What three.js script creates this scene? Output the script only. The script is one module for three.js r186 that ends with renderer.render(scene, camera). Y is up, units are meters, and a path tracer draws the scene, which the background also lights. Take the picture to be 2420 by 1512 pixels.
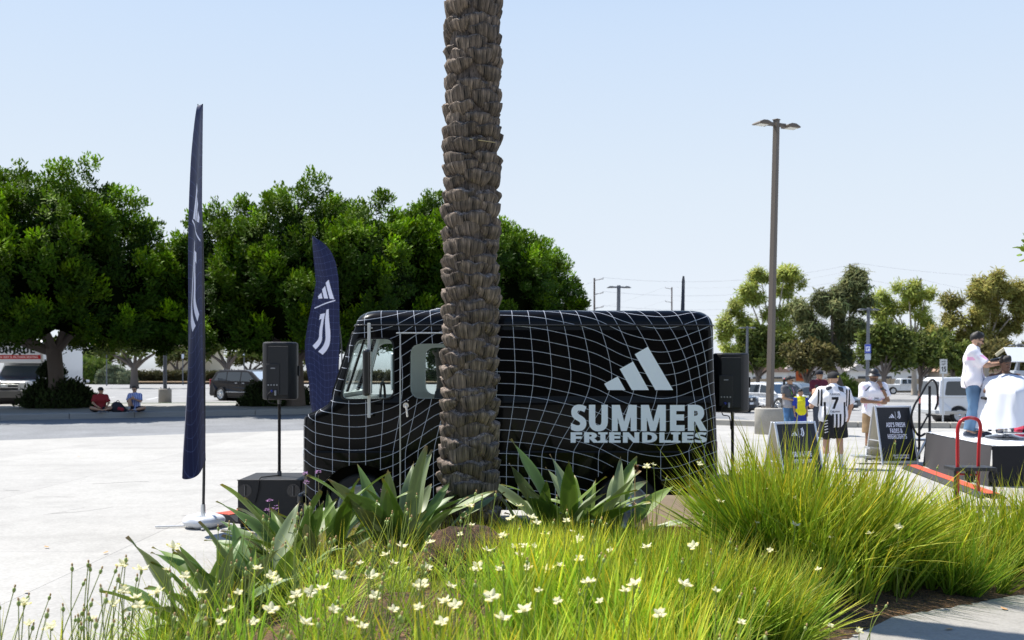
import * as THREE from 'three';
import { RoundedBoxGeometry } from 'three/addons/geometries/RoundedBoxGeometry.js';
import { mergeGeometries, mergeVertices } from 'three/addons/utils/BufferGeometryUtils.js';
import { Brush, Evaluator, SUBTRACTION } from 'three-bvh-csg';

// ---------------------------------------------------------------- camera, sky, sun, exposure
const scene = new THREE.Scene();
const EYE = 1.8;
const camera = new THREE.PerspectiveCamera(35.63, 1.6, 0.1, 3000);
camera.position.set(0, EYE, 0);
camera.setViewOffset(1024, 640, 0, -49.1, 1024, 640);     // shift lens: verticals stay upright
camera.focus = 8.8;
camera.userData.fStop = 3.2;

const EXPOSURE = 1.6;
const SUN = new THREE.Vector3(-0.848 * 0.5, 0.866, -0.53 * 0.5).normalize();
{
  const W = 256, H = 128, data = new Float32Array(W * H * 4);
  const lin = (c) => Math.pow(c / 255, 2.2);
  const stops = [[0, 238, 245, 252], [4, 232, 241, 252], [10, 223, 236, 250], [20, 203, 224, 251], [34, 140, 182, 236], [52, 92, 140, 212], [90, 62, 106, 184]];
  const d = new THREE.Vector3();
  for (let r = 0; r < H; r++) {
    const el = ((r + 0.5) / H - 0.5) * 180;
    for (let c = 0; c < W; c++) {
      const a = ((c + 0.5) / W - 0.5) * 2 * Math.PI, i = (r * W + c) * 4;
      d.set(Math.cos(a) * Math.cos(el * Math.PI / 180), Math.sin(el * Math.PI / 180), Math.sin(a) * Math.cos(el * Math.PI / 180));
      const e = Math.max(0, el);
      let k = 0; while (k < stops.length - 2 && e > stops[k + 1][0]) k++;
      const t = Math.min(1, (e - stops[k][0]) / (stops[k + 1][0] - stops[k][0]));
      const glow = 0.5 * Math.pow(Math.max(0, d.dot(SUN)), 10);
      for (let j = 0; j < 3; j++) {
        let v = lin(stops[k][1 + j] + (stops[k + 1][1 + j] - stops[k][1 + j]) * t);
        if (el < 0) v = 0.35;
        data[i + j] = (v + glow) / EXPOSURE;
      }
      data[i + 3] = 1;
    }
  }
  const sky = new THREE.DataTexture(data, W, H, THREE.RGBAFormat, THREE.FloatType);
  sky.mapping = THREE.EquirectangularReflectionMapping;
  sky.magFilter = sky.minFilter = THREE.LinearFilter;
  sky.needsUpdate = true;
  scene.background = sky; scene.environment = sky;
}
const sun = new THREE.DirectionalLight(new THREE.Color(1, 0.955, 0.88), 5);
sun.name = 'sun';
sun.position.copy(SUN).multiplyScalar(120);
sun.castShadow = true;
sun.shadow.mapSize.set(4096, 4096);
Object.assign(sun.shadow.camera, { left: -70, right: 70, top: 70, bottom: -70, near: 1, far: 300 });
scene.add(sun, sun.target);

// ---------------------------------------------------------------- helpers
const R = Math.PI / 180;
const S = 2352, U0 = 1209.5, V0 = 872;
// the world point seen at (u, v) in the working drawing, at the given distance from the camera plane
const at = (u, v, d) => new THREE.Vector3((u - U0) * d / S, EYE - (v - V0) * d / S, -d);
const px = (d) => S / d;
const V = (x, y, z) => new THREE.Vector3(x, y, z);
function rng(seed) { let a = seed >>> 0; return () => { a = (a + 0x6d2b79f5) | 0; let t = Math.imul(a ^ (a >>> 15), 1 | a); t = (t + Math.imul(t ^ (t >>> 7), 61 | t)) ^ t; return ((t ^ (t >>> 14)) >>> 0) / 4294967296; }; }
const lerp = THREE.MathUtils.lerp, clamp = THREE.MathUtils.clamp, sstep = (x, a, b) => THREE.MathUtils.smoothstep(x, a, b);
function hash3(x, y, z) { let h = Math.imul(x, 374761393) + Math.imul(y, 668265263) + Math.imul(z, 2147483647) | 0; h = Math.imul(h ^ (h >>> 13), 1274126177); return ((h ^ (h >>> 16)) >>> 0) / 4294967296; }
function noise3(x, y, z) {
  const xi = Math.floor(x), yi = Math.floor(y), zi = Math.floor(z), f = (t) => t * t * (3 - 2 * t), u = f(x - xi), v = f(y - yi), w = f(z - zi);
  const L = (a, b, t) => a + (b - a) * t;
  return L(L(L(hash3(xi, yi, zi), hash3(xi + 1, yi, zi), u), L(hash3(xi, yi + 1, zi), hash3(xi + 1, yi + 1, zi), u), v),
    L(L(hash3(xi, yi, zi + 1), hash3(xi + 1, yi, zi + 1), u), L(hash3(xi, yi + 1, zi + 1), hash3(xi + 1, yi + 1, zi + 1), u), v), w) * 2 - 1;
}
const fbm = (x, y, z) => noise3(x, y, z) * 0.55 + noise3(x * 2.1, y * 2.1, z * 2.1) * 0.28 + noise3(x * 4.3, y * 4.3, z * 4.3) * 0.17;

// tileable noise texture; tone(f, g) -> [r, g, b] in 0..255
function noiseTex(size, cells, tone, srgb = true, stretchY = 1) {
  const data = new Uint8Array(size * size * 4);
  const per = (x, y, n, s) => {
    const m = (a, b) => ((a % b) + b) % b, xi = Math.floor(x), yi = Math.floor(y), f = (t) => t * t * (3 - 2 * t), u = f(x - xi), v = f(y - yi), ny = Math.max(1, Math.round(n * stretchY));
    const h = (a, b) => hash3(m(a, n), m(b, ny), s);
    return lerp(lerp(h(xi, yi), h(xi + 1, yi), u), lerp(h(xi, yi + 1), h(xi + 1, yi + 1), u), v);
  };
  for (let y = 0; y < size; y++) for (let x = 0; x < size; x++) {
    const v = cells.map((n, k) => per(x / size * n, y / size * Math.max(1, Math.round(n * stretchY)), n, k + 7));
    const c = tone(...v), i = (y * size + x) * 4;
    for (let j = 0; j < 3; j++) data[i + j] = clamp(c[j], 0, 255);
    data[i + 3] = 255;
  }
  const t = new THREE.DataTexture(data, size, size);
  t.wrapS = t.wrapT = THREE.RepeatWrapping; t.magFilter = THREE.LinearFilter; t.minFilter = THREE.LinearMipmapLinearFilter; t.generateMipmaps = true;
  if (srgb) t.colorSpace = THREE.SRGBColorSpace;
  t.needsUpdate = true;
  return t;
}
function rep(tex, x, y = x) { const t = tex.clone(); t.repeat.set(x, y); t.needsUpdate = true; return t; }
function canvasTex(w, h, draw, wrap = THREE.ClampToEdgeWrapping) {
  const c = document.createElement('canvas'); c.width = w; c.height = h;
  draw(c.getContext('2d'), w, h);
  const t = new THREE.CanvasTexture(c); t.colorSpace = THREE.SRGBColorSpace; t.wrapS = t.wrapT = wrap; t.needsUpdate = true;
  return t;
}
const col = (r, g, b) => new THREE.Color().setRGB(r, g, b);
function std(r, g, b, rough = 0.7, o = {}) { return new THREE.MeshStandardMaterial({ color: col(r, g, b), roughness: rough, side: THREE.DoubleSide, ...o }); }
function phys(r, g, b, rough = 0.7, o = {}) { return new THREE.MeshPhysicalMaterial({ color: col(r, g, b), roughness: rough, side: THREE.DoubleSide, ...o }); }
const leafMat = (r, g, b, t = 0.4, o = {}) => phys(r, g, b, 0.85, { transmission: t, thickness: 0, specularIntensity: 0.35, ...o });
const glassMat = (r = 0.9, g = 0.95, b = 0.95) => phys(r, g, b, 0.03, { transmission: 1, thickness: 0, ior: 1.5 });

// geometry helpers
function prep(g) {
  const n = g.index ? g.toNonIndexed() : g;
  const out = new THREE.BufferGeometry();
  out.setAttribute('position', n.attributes.position);
  if (!n.attributes.normal) n.computeVertexNormals();
  out.setAttribute('normal', n.attributes.normal);
  out.setAttribute('uv', n.attributes.uv ?? new THREE.BufferAttribute(new Float32Array(n.attributes.position.count * 2), 2));
  if (n.attributes.color) out.setAttribute('color', n.attributes.color);
  return out;
}
const M = (list) => { const a = list.flat(9).filter(Boolean).map(prep); return a.length === 1 ? a[0] : mergeGeometries(a); };
function T(g, x = 0, y = 0, z = 0, rx = 0, ry = 0, rz = 0) { const m = new THREE.Matrix4().compose(V(x, y, z), new THREE.Quaternion().setFromEuler(new THREE.Euler(rx, ry, rz)), V(1, 1, 1)); return g.clone().applyMatrix4(m); }
const box = (w, h, d, x = 0, y = 0, z = 0, r = 0.008, ...rot) => T(new RoundedBoxGeometry(w, h, d, 1, Math.min(r, w / 2.01, h / 2.01, d / 2.01)), x, y, z, ...rot);
const cyl = (r0, r1, h, x = 0, y = 0, z = 0, n = 16, ...rot) => T(new THREE.CylinderGeometry(r0, r1, h, n), x, y, z, ...rot);
const tube = (pts, r, seg = 12, rad = 6, closed = false) => new THREE.TubeGeometry(new THREE.CatmullRomCurve3(pts, closed), seg, r, rad, closed);
function rod(a, b, r0, r1 = r0, n = 8) {
  const d = b.clone().sub(a), g = new THREE.CylinderGeometry(r1, r0, d.length(), n);
  g.applyQuaternion(new THREE.Quaternion().setFromUnitVectors(V(0, 1, 0), d.clone().normalize()));
  return g.translate((a.x + b.x) / 2, (a.y + b.y) / 2, (a.z + b.z) / 2);
}
function taperTube(pts, radii, seg = 16, rad = 8) {       // a limb with its own radius along the way
  const c = new THREE.CatmullRomCurve3(pts), g = new THREE.TubeGeometry(c, seg, 1, rad), p = g.attributes.position, q = V(0, 0, 0);
  for (let i = 0; i <= seg; i++) {
    const t = i / seg, k = t * (radii.length - 1), a = Math.floor(Math.min(k, radii.length - 1.001)), r = lerp(radii[a], radii[a + 1], k - a);
    c.getPointAt(t, q);
    for (let j = 0; j <= rad; j++) { const n = i * (rad + 1) + j; p.setXYZ(n, q.x + (p.getX(n) - q.x) * r, q.y + (p.getY(n) - q.y) * r, q.z + (p.getZ(n) - q.z) * r); }
  }
  g.computeVertexNormals();
  return g;
}
function shapeOf(pts) { const s = new THREE.Shape(); pts.forEach(([x, y], i) => i ? s.lineTo(x, y) : s.moveTo(x, y)); s.closePath(); return s; }
function roundPoly(pts, r) {                                  // polygon with rounded corners as a Shape (or Path)
  const s = new THREE.Shape(), n = pts.length;
  for (let i = 0; i < n; i++) {
    const a = pts[(i + n - 1) % n], b = pts[i], c = pts[(i + 1) % n], v = (p, q) => { const d = Math.hypot(q[0] - p[0], q[1] - p[1]); return [(q[0] - p[0]) / d, (q[1] - p[1]) / d, d]; };
    const u = v(b, a), w = v(b, c), k = Math.min(r, u[2] / 2, w[2] / 2);
    const p0 = [b[0] + u[0] * k, b[1] + u[1] * k], p1 = [b[0] + w[0] * k, b[1] + w[1] * k];
    i ? s.lineTo(...p0) : s.moveTo(...p0);
    s.quadraticCurveTo(b[0], b[1], p1[0], p1[1]);
  }
  s.closePath();
  return s;
}
const extrude = (shape, depth, bevel = 0, curve = 6) => new THREE.ExtrudeGeometry(shape, { depth, bevelEnabled: bevel > 0, bevelThickness: bevel, bevelSize: bevel, bevelOffset: -bevel, bevelSegments: 2, curveSegments: curve });
function gridGeo(nu, nv, f) {                                 // f(u, v) -> [x, y, z, (uvx, uvy)]
  const p = [], uv = [], idx = [];
  for (let j = 0; j <= nv; j++) for (let i = 0; i <= nu; i++) { const q = f(i / nu, j / nv); p.push(q[0], q[1], q[2]); uv.push(q[3] ?? i / nu, q[4] ?? j / nv); }
  for (let j = 0; j < nv; j++) for (let i = 0; i < nu; i++) { const a = j * (nu + 1) + i, b = a + 1, c = a + nu + 1, d = c + 1; idx.push(a, b, d, a, d, c); }
  const g = new THREE.BufferGeometry();
  g.setAttribute('position', new THREE.Float32BufferAttribute(p, 3)); g.setAttribute('uv', new THREE.Float32BufferAttribute(uv, 2)); g.setIndex(idx); g.computeVertexNormals();
  return g;
}
// world-metre uv for flat things
function planarUV(g, ax = 'x', ay = 'z', k = 1) { const p = g.attributes.position, uv = new Float32Array(p.count * 2), i = { x: 0, y: 1, z: 2 }; for (let n = 0; n < p.count; n++) { uv[n * 2] = p.getComponent(n, i[ax]) * k; uv[n * 2 + 1] = p.getComponent(n, i[ay]) * k; } g.setAttribute('uv', new THREE.BufferAttribute(uv, 2)); return g; }
function paint(g, f) { const p = g.attributes.position, c = new Float32Array(p.count * 3); for (let n = 0; n < p.count; n++) { const q = typeof f === 'function' ? f(p.getX(n), p.getY(n), p.getZ(n), n) : f; c.set(q, n * 3); } g.setAttribute('color', new THREE.BufferAttribute(c, 3)); return g; }

// ---------------------------------------------------------------- naming
const used = new Map();
function numbered(name) { const k = used.get(name) ?? 0; used.set(name, k + 1); return k ? name + '_' + String(k).padStart(3, '0') : name; }
function tag(o, label, category, group, kind) { if (label) o.userData.label = label; if (category) o.userData.category = category; if (group) o.userData.group = group; if (kind) o.userData.kind = kind; return o; }
function thing(name, label, category, pos = [0, 0, 0], turn = 0, group) {
  const o = new THREE.Group(); o.name = numbered(name); o.position.set(...(pos.isVector3 ? pos.toArray() : pos)); o.rotation.y = turn; scene.add(o);
  return tag(o, label, category, group);
}
function part(name, geo, mat, parent, label) {
  const m = new THREE.Mesh(Array.isArray(geo) ? M(geo) : geo, mat); m.name = name; m.castShadow = m.receiveShadow = true; parent.add(m);
  if (label) m.userData.label = label;
  return m;
}
function struct(name, geo, mat, label) { const m = part(numbered(name), geo, mat, scene); m.userData.kind = 'structure'; if (label) m.userData.label = label; return m; }
function instances(name, geo, mat, list, parent, kind) {       // list: [Matrix4, Color?]
  const m = new THREE.InstancedMesh(geo, mat, list.length); m.name = name; m.castShadow = m.receiveShadow = true;
  list.forEach(([x, c], i) => { m.setMatrixAt(i, x); if (c) m.setColorAt(i, c); });
  if (kind) m.userData.kind = kind;
  parent.add(m); return m;
}
const mat4 = (p, q, s) => new THREE.Matrix4().compose(p, q, typeof s === 'number' ? V(s, s, s) : s);
const euler = (x, y, z, o = 'YXZ') => new THREE.Quaternion().setFromEuler(new THREE.Euler(x, y, z, o));
// ---------------------------------------------------------------- the setting: ground, lots, road, plaza, kerbs
const concreteTex = noiseTex(512, [6, 24, 128, 256], (a, b, c, d) => { const stain = Math.max(0, b * a - 0.42) * 90; const v = 240 + (a - 0.5) * 18 + (b - 0.5) * 12 + (c - 0.5) * 10 + (d - 0.5) * 20 - stain * 0.45; return [v, v - 1, v - 4]; });
const asphaltTex = noiseTex(512, [5, 20, 160, 256], (a, b, c, d) => { const v = 232 + (a - 0.5) * 30 + (b - 0.5) * 14 + (c - 0.5) * 26 + (d - 0.5) * 40; return [v, v, v]; });
const grainBump = noiseTex(512, [64, 200, 256], (a, b, c) => { const v = 128 + (a - 0.5) * 60 + (b - 0.5) * 80 + (c - 0.5) * 90; return [v, v, v]; }, false);
const soilTex = noiseTex(512, [8, 40, 110, 220], (a, b, c, d) => { const v = 150 + (a - 0.5) * 70 + (b - 0.5) * 90 + (c - 0.5) * 90 + (d - 0.5) * 60; return [v, v * 0.9, v * 0.78]; });

function groundY(x, z) {                                      // elevations of the wide ground sheet
  const d = -z;
  const base = -0.11;
  const left = 0.13 * sstep(d, 42, 52) + 0.55 * sstep(d, 118, 150) + 1.2 * sstep(d, 160, 320);
  const right = -0.55 * sstep(d, 31, 40) - 0.45 * sstep(d, 50, 110) - 0.2 * sstep(d, 110, 170) + 1.3 * sstep(d, 200, 420);
  return base + lerp(left, right, sstep(x, -3, 6));
}
{
  const xs = [], zs = [];
  for (const s of [-1, 1]) for (let k = 0; k <= 26; k++) { const v = 0.6 * k + 0.9 * Math.pow(k, 1.0) + Math.pow(k / 26, 4) * 900; if (s < 0 || k) xs.push(s * v); }
  xs.sort((a, b) => a - b);
  for (let k = 0; k <= 70; k++) zs.push(30 - (k * 1.9 + Math.pow(k / 70, 5) * 1100));
  const p = [], uv = [], idx = [], nx = xs.length;
  for (const z of zs) for (const x of xs) { p.push(x, groundY(x, z), z); uv.push(x / 6, z / 6); }
  for (let j = 0; j < zs.length - 1; j++) for (let i = 0; i < nx - 1; i++) { const a = j * nx + i; idx.push(a, a + 1, a + nx + 1, a, a + nx + 1, a + nx); }
  const g = new THREE.BufferGeometry(); g.setAttribute('position', new THREE.Float32BufferAttribute(p, 3)); g.setAttribute('uv', new THREE.Float32BufferAttribute(uv, 2)); g.setIndex(idx); g.computeVertexNormals();
  struct('parking_lot', g, std(0.33, 0.325, 0.315, 0.95, { map: asphaltTex, bumpMap: rep(grainBump, 3), bumpScale: 0.004 }), 'pale sun bleached asphalt of the parking lot');
}
// plaza outline (x, -z): the near side runs under the planter, the far side is the kerb to road and lot
const PLAZA = [[-30, -12], [-30, 14.5], [-18.5, 21.6], [-13, 25.1], [-7.4, 28.6], [-1, 32.5], [4, 34.2], [8, 31.4], [16, 30.2], [34, 28.5], [34, -12]];
function clipPoly(poly, x0, x1, y0, y1) {
  const cut = (P, f, lim) => { const out = []; P.forEach((a, i) => { const b = P[(i + 1) % P.length], fa = f(a) - lim, fb = f(b) - lim; if (fa <= 0) out.push(a); if (fa * fb < 0) { const t = fa / (fa - fb); out.push([a[0] + (b[0] - a[0]) * t, a[1] + (b[1] - a[1]) * t]); } }); return out; };
  let P = cut(poly, (p) => p[0], x1); P = cut(P, (p) => -p[0], -x0); P = cut(P, (p) => p[1], y1); return cut(P, (p) => -p[1], -y0);
}
const flat = (poly, y, depth) => { const g = extrude(shapeOf(poly), depth); g.rotateX(-Math.PI / 2); g.translate(0, y - depth, 0); return planarUV(g, 'x', 'z', 0.25); };
{
  const plaza = thing('plaza', 'pale concrete plaza of large slabs around the van', undefined); plaza.userData.kind = 'structure'; plaza.userData.label = 'pale concrete plaza of large slabs around the van';
  const base = flat(PLAZA, -0.02, 0.12);
  part('slab_bed', base, std(0.2, 0.195, 0.19, 0.95), plaza);
  const mats = [0, 1, 2, 3].map((k) => std(0.395 + k * 0.01, 0.386 + k * 0.01, 0.37 + k * 0.009, 0.93, { map: concreteTex, bumpMap: grainBump, bumpScale: 0.002 }));
  const r = rng(5), cell = 3.2, gap = 0.0022;
  for (let i = -10; i < 11; i++) for (let j = -4; j < 11; j++) {
    const P = clipPoly(PLAZA, i * cell + gap - 0.7, (i + 1) * cell - gap - 0.7, j * cell + gap + 0.2, (j + 1) * cell - gap + 0.2);
    if (P.length < 3) continue;
    let A = 0; P.forEach((a, k) => { const b = P[(k + 1) % P.length]; A += a[0] * b[1] - b[0] * a[1]; });
    if (Math.abs(A) < 0.04) continue;
    part('slab', flat(P, 0, 0.019), mats[Math.floor(r() * 4)], plaza);
  }
}
// road between plaza and island, and the shaded kerbed island under the trees
{
  const A = [[-60, -1.5], [-30, 14.6], [-13, 25.2], [-7.4, 28.7], [-1, 32.6], [4, 34.3], [9, 37], [9, 48], [-4, 44.6], [-10.6, 41.2], [-18.9, 36.9], [-60, 15.5]];
  const g = planarUV(new THREE.ShapeGeometry(shapeOf(A)).rotateX(-Math.PI / 2).translate(0, 0, 0), 'x', 'z', 0.2);
  const p = g.attributes.position; for (let i = 0; i < p.count; i++) p.setY(i, -0.1);
  struct('road', g, std(0.235, 0.242, 0.25, 0.95, { map: asphaltTex, bumpMap: grainBump, bumpScale: 0.004 }), 'grey asphalt road between the plaza and the tree island');
  const I = [[-60, 15.5], [-18.9, 36.8], [-10.6, 41.1], [-4, 44.5], [2, 47.6], [2, 52], [-6, 50.5], [-12.5, 49.3], [-21, 47.6], [-60, 38]];
  const isl = thing('kerb_island', 'concrete island with rounded kerb shaded by the big trees', undefined); isl.userData.kind = 'structure';
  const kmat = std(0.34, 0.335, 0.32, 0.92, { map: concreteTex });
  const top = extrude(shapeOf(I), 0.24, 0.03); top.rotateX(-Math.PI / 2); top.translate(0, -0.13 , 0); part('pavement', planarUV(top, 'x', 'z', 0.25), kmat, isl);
  // kerb stones along its road edge
  const E = [[-60, 15.5], [-18.9, 36.8], [-10.6, 41.1], [-4, 44.5], [2, 47.6]];
  for (let k = 1; k < E.length - 1 + 1; k++) {
    const a = E[k - 1], b = E[k], L = Math.hypot(b[0] - a[0], b[1] - a[1]), n = Math.round(L / 2.4), ang = Math.atan2(b[1] - a[1], b[0] - a[0]);
    for (let i = 0; i < n; i++) { const t = (i + 0.5) / n, x = lerp(a[0], b[0], t), d = lerp(a[1], b[1], t); if (x < -24) continue; part('kerb_stone', box(L / n - 0.012, 0.26, 0.18, x, 0.003, -d + 0.05, 0.03, 0, ang, 0), kmat, isl); }
  }
  const G = [[-21, 47.7], [-12.5, 49.4], [-6, 50.6], [2, 52.1], [2, 53], [-6, 51.6], [-12.5, 50.3], [-21, 48.6]];
  const gg = new THREE.ShapeGeometry(shapeOf(G)).rotateX(-Math.PI / 2).translate(0, 0.135, 0);
  part('lawn_edge', planarUV(gg), std(0.03, 0.06, 0.012, 1), isl);
}
// kerb wall on the right, where the plaza stands above the lower lot
{
  const k = thing('kerb_wall', 'low concrete kerb wall behind the stage at the lot edge', undefined); k.userData.kind = 'structure';
  const E = [[5, 33.4], [8, 31.2], [16, 30], [34, 28.3]], m = std(0.42, 0.4, 0.36, 0.92, { map: concreteTex });
  for (let s = 1; s < E.length; s++) { const a = E[s - 1], b = E[s], L = Math.hypot(b[0] - a[0], b[1] - a[1]), n = Math.max(1, Math.round(L / 3)), ang = Math.atan2(b[1] - a[1], b[0] - a[0]); for (let i = 0; i < n; i++) { const t = (i + 0.5) / n; part('kerb_stone', box(L / n - 0.012, 0.9, 0.36, lerp(a[0], b[0], t), -0.27, -lerp(a[1], b[1], t), 0.03, 0, ang, 0), m, k); } }
}
// dry strip and raised bank at the far edge of the left lot
{
  const g = gridGeo(24, 3, (u, v) => { const x = lerp(-75, 6, u), d = lerp(116, 150, v); return [x, groundY(x, -d) + 0.25 - 0.12 * v, -d, x / 5, d / 5]; });
  struct('dirt_bank', g, std(0.44, 0.36, 0.25, 1, { map: soilTex }), 'dry tan strip along the far edge of the lot');
  const parking = thing('parking_lines', 'faded white parking bay lines on the lower lot', undefined); parking.userData.kind = 'structure';
  const lm = std(0.62, 0.62, 0.6, 0.9);
  for (let i = 0; i < 14; i++) { const x = 9 + i * 2.9; part('line', gridGeo(1, 10, (u, v) => { const d = lerp(58, 64, v), xx = x + u * 0.12 + v * 1.2; return [xx, groundY(xx, -d) + 0.006, -d]; }), lm, parking); }
  for (let i = 0; i < 12; i++) { const x = -30 + i * 2.9; part('line', gridGeo(1, 10, (u, v) => { const d = lerp(58, 63.5, v), xx = x + u * 0.12 - v * 1.2; return [xx, groundY(xx, -d) + 0.006, -d]; }), lm, parking); }
}
// planter bed: a low mound of bark and soil, and the path that curves past it
const BED = [[-2.4, 2.0], [-2.7, 3.6], [-2.75, 5.0], [-2.5, 6.1], [-2.3, 7.2], [-2.35, 8.7], [-2.2, 9.5], [-1.5, 9.6], [1.5, 9.6], [3.4, 9.6], [5.0, 9.6], [6.6, 9.2], [8.5, 8.8], [8.5, 8.35], [5.6, 8.1], [4.1, 7.95], [2.75, 7.2], [2.0, 6.5], [1.5, 5.5], [1.15, 4.3], [1.0, 2.9], [0.4, 2.05]];
function polyDist(poly, x, y) { let d = 1e9, inside = false; for (let i = 0, j = poly.length - 1; i < poly.length; j = i++) { const [ax, ay] = poly[j], [bx, by] = poly[i], t = clamp(((x - ax) * (bx - ax) + (y - ay) * (by - ay)) / ((bx - ax) ** 2 + (by - ay) ** 2), 0, 1); d = Math.min(d, Math.hypot(x - ax - t * (bx - ax), y - ay - t * (by - ay))); if ((by > y) !== (ay > y) && x < (ax - bx) * (y - by) / (ay - by) + bx) inside = !inside; } return inside ? d : -d; }
function bedY(x, z) { const e = polyDist(BED, x, -z); return e <= 0 ? 0.004 : 0.012 + 0.34 * sstep(e, 0, 1.7) * (1 - 0.35 * sstep(-z, 6.5, 3)) + 0.02 * fbm(x * 3, 1, z * 3) * sstep(e, 0, 0.3); }
{
  const N = 110, p = [], uv = [], idx = [], id = new Map();
  const vert = (i, j) => { const k = i * 1000 + j; if (!id.has(k)) { const x = -3.2 + i * 0.11, d = 1.8 + j * 0.11; id.set(k, p.length / 3); p.push(x, bedY(x, -d), -d); uv.push(x / 1.5, d / 1.5); } return id.get(k); };
  for (let i = 0; i < N; i++) for (let j = 0; j < 75; j++) { const x = -3.2 + (i + 0.5) * 0.11, d = 1.8 + (j + 0.5) * 0.11; if (polyDist(BED, x, d) > -0.06) idx.push(vert(i, j), vert(i + 1, j), vert(i + 1, j + 1), vert(i, j), vert(i + 1, j + 1), vert(i, j + 1)); }
  const g = new THREE.BufferGeometry(); g.setAttribute('position', new THREE.Float32BufferAttribute(p, 3)); g.setAttribute('uv', new THREE.Float32BufferAttribute(uv, 2)); g.setIndex(idx); g.computeVertexNormals();
  struct('planter_soil', g, std(0.25, 0.17, 0.11, 1, { map: soilTex, bumpMap: soilTex, bumpScale: 0.03 }), 'mounded brown bark and soil of the planter bed');
  const P = [[1.0, 2.9], [1.3, 4.1], [1.6, 5.3], [2.05, 6.4], [2.75, 7.2], [4.1, 7.95], [5.6, 8.1], [8.5, 8.35], [12, 8.5], [12, -2], [-6, -2], [-6, 1.7], [0.4, 2.05]];
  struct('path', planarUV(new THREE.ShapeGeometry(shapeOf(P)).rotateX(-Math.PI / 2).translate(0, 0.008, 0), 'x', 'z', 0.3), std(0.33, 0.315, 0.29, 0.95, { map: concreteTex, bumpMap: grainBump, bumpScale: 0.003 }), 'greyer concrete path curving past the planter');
  // concrete edging stones round the bed's far side
  const em = std(0.45, 0.44, 0.42, 0.92, { map: concreteTex }), edge = thing('planter_kerb', 'low concrete edging around the planter bed', undefined); edge.userData.kind = 'structure';
  for (let k = 7; k < 13; k++) { const a = BED[k - 1], b = BED[k], L = Math.hypot(b[0] - a[0], b[1] - a[1]); part('kerb_stone', box(L, 0.11, 0.13, (a[0] + b[0]) / 2, 0.05, -(a[1] + b[1]) / 2, 0.02, 0, Math.atan2(b[1] - a[1], b[0] - a[0]), 0), em, edge); }
}

// the venue behind the viewer, mirrored in the van's side: a brown facade with dark glazing bands
{
  const b = thing('stadium_building', 'brown venue facade standing behind the viewer, mirrored in the van', 'building', [0, 0, 40]), wm = std(0.055, 0.042, 0.032, 0.85, { map: concreteTex }), gm = std(0.02, 0.024, 0.03, 0.15), cm = std(0.1, 0.085, 0.07, 0.8);
  part('wall', box(110, 13, 6, 0, 6.5, 3.2, 0.05), wm, b);
  for (let k = 0; k < 18; k++) { part('column', box(0.9, 13, 0.7, -51 + k * 6, 6.5, 0, 0.05), cm, b); for (let j = 0; j < 3; j++) part('window', box(4.4, 2.6, 0.1, -48 + k * 6, 2.6 + j * 3.9, 0.2, 0.02), gm, b); }
  part('roof_edge', box(112, 1.2, 8, 0, 13.5, 2.6, 0.1), cm, b);
}

// hairline cracks and old scuffs in the slabs on the left
{
  const r = rng(55), cm = std(0.17, 0.165, 0.155, 0.95), t = thing('plaza_cracks', 'hairline cracks and scuffs in the plaza concrete', undefined); t.userData.kind = 'structure';
  for (let k = 0; k < 22; k++) {
    let x = lerp(-8, -2.6, r()), d = lerp(7.2, 20, r()), a = r() < 0.6 ? (r() - 0.5) * 0.5 : r() * 3.1; if (polyDist(BED, x, d) > -0.3) continue;
    const n = 3 + Math.floor(r() * 8), w = 0.006 + 0.006 * r(), pts = []; for (let i = 0; i < n; i++) { pts.push([x, d]); a += (r() - 0.5) * 0.7; x += Math.cos(a) * 0.14; d += Math.sin(a) * 0.14; }
    part('crack', gridGeo(1, pts.length - 1, (u, v) => { const q = pts[Math.round(v * (pts.length - 1))]; return [q[0] + (u - 0.5) * w * 0.4, 0.004, -q[1] + (u - 0.5) * w * 1.6]; }), cm, t);
  }
}
// ---------------------------------------------------------------- printed graphics shared by van, flags and signs
function drawBars(c, x, y, w) {                               // three slanted bars inside a box of width w (x, y = lower left)
  const k = w / 655, P = (l) => { c.beginPath(); l.forEach(([a, b], i) => c[i ? 'lineTo' : 'moveTo'](x + (a - 1175) * k, y + (b - 965) * k)); c.closePath(); c.fill(); };
  P([[1175, 905], [1305, 835], [1378, 965], [1210, 965]]); P([[1322, 765], [1450, 693], [1600, 965], [1437, 965]]); P([[1465, 625], [1590, 553], [1830, 965], [1660, 965]]);
}
function drawTwinStroke(c, x, y, h) {                         // twin curved strokes (x, y = lower left, h = height)
  const k = h / 325;
  c.save(); c.translate(x, y); c.scale(k, k); c.translate(-550, -410);
  c.beginPath(); c.moveTo(592, 160); c.lineTo(598, 120); c.lineTo(652, 112); c.bezierCurveTo(640, 180, 628, 230, 634, 290); c.bezierCurveTo(636, 320, 612, 345, 575, 372); c.lineTo(549, 345); c.bezierCurveTo(590, 312, 608, 296, 603, 260); c.bezierCurveTo(600, 220, 612, 190, 618, 152); c.closePath(); c.fill();
  c.beginPath(); c.moveTo(664, 88); c.lineTo(690, 80); c.bezierCurveTo(694, 160, 718, 220, 716, 285); c.bezierCurveTo(714, 345, 690, 375, 640, 410); c.lineTo(598, 388); c.bezierCurveTo(650, 350, 672, 320, 668, 275); c.bezierCurveTo(664, 220, 650, 170, 664, 88); c.closePath(); c.fill();
  c.restore();
}
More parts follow.
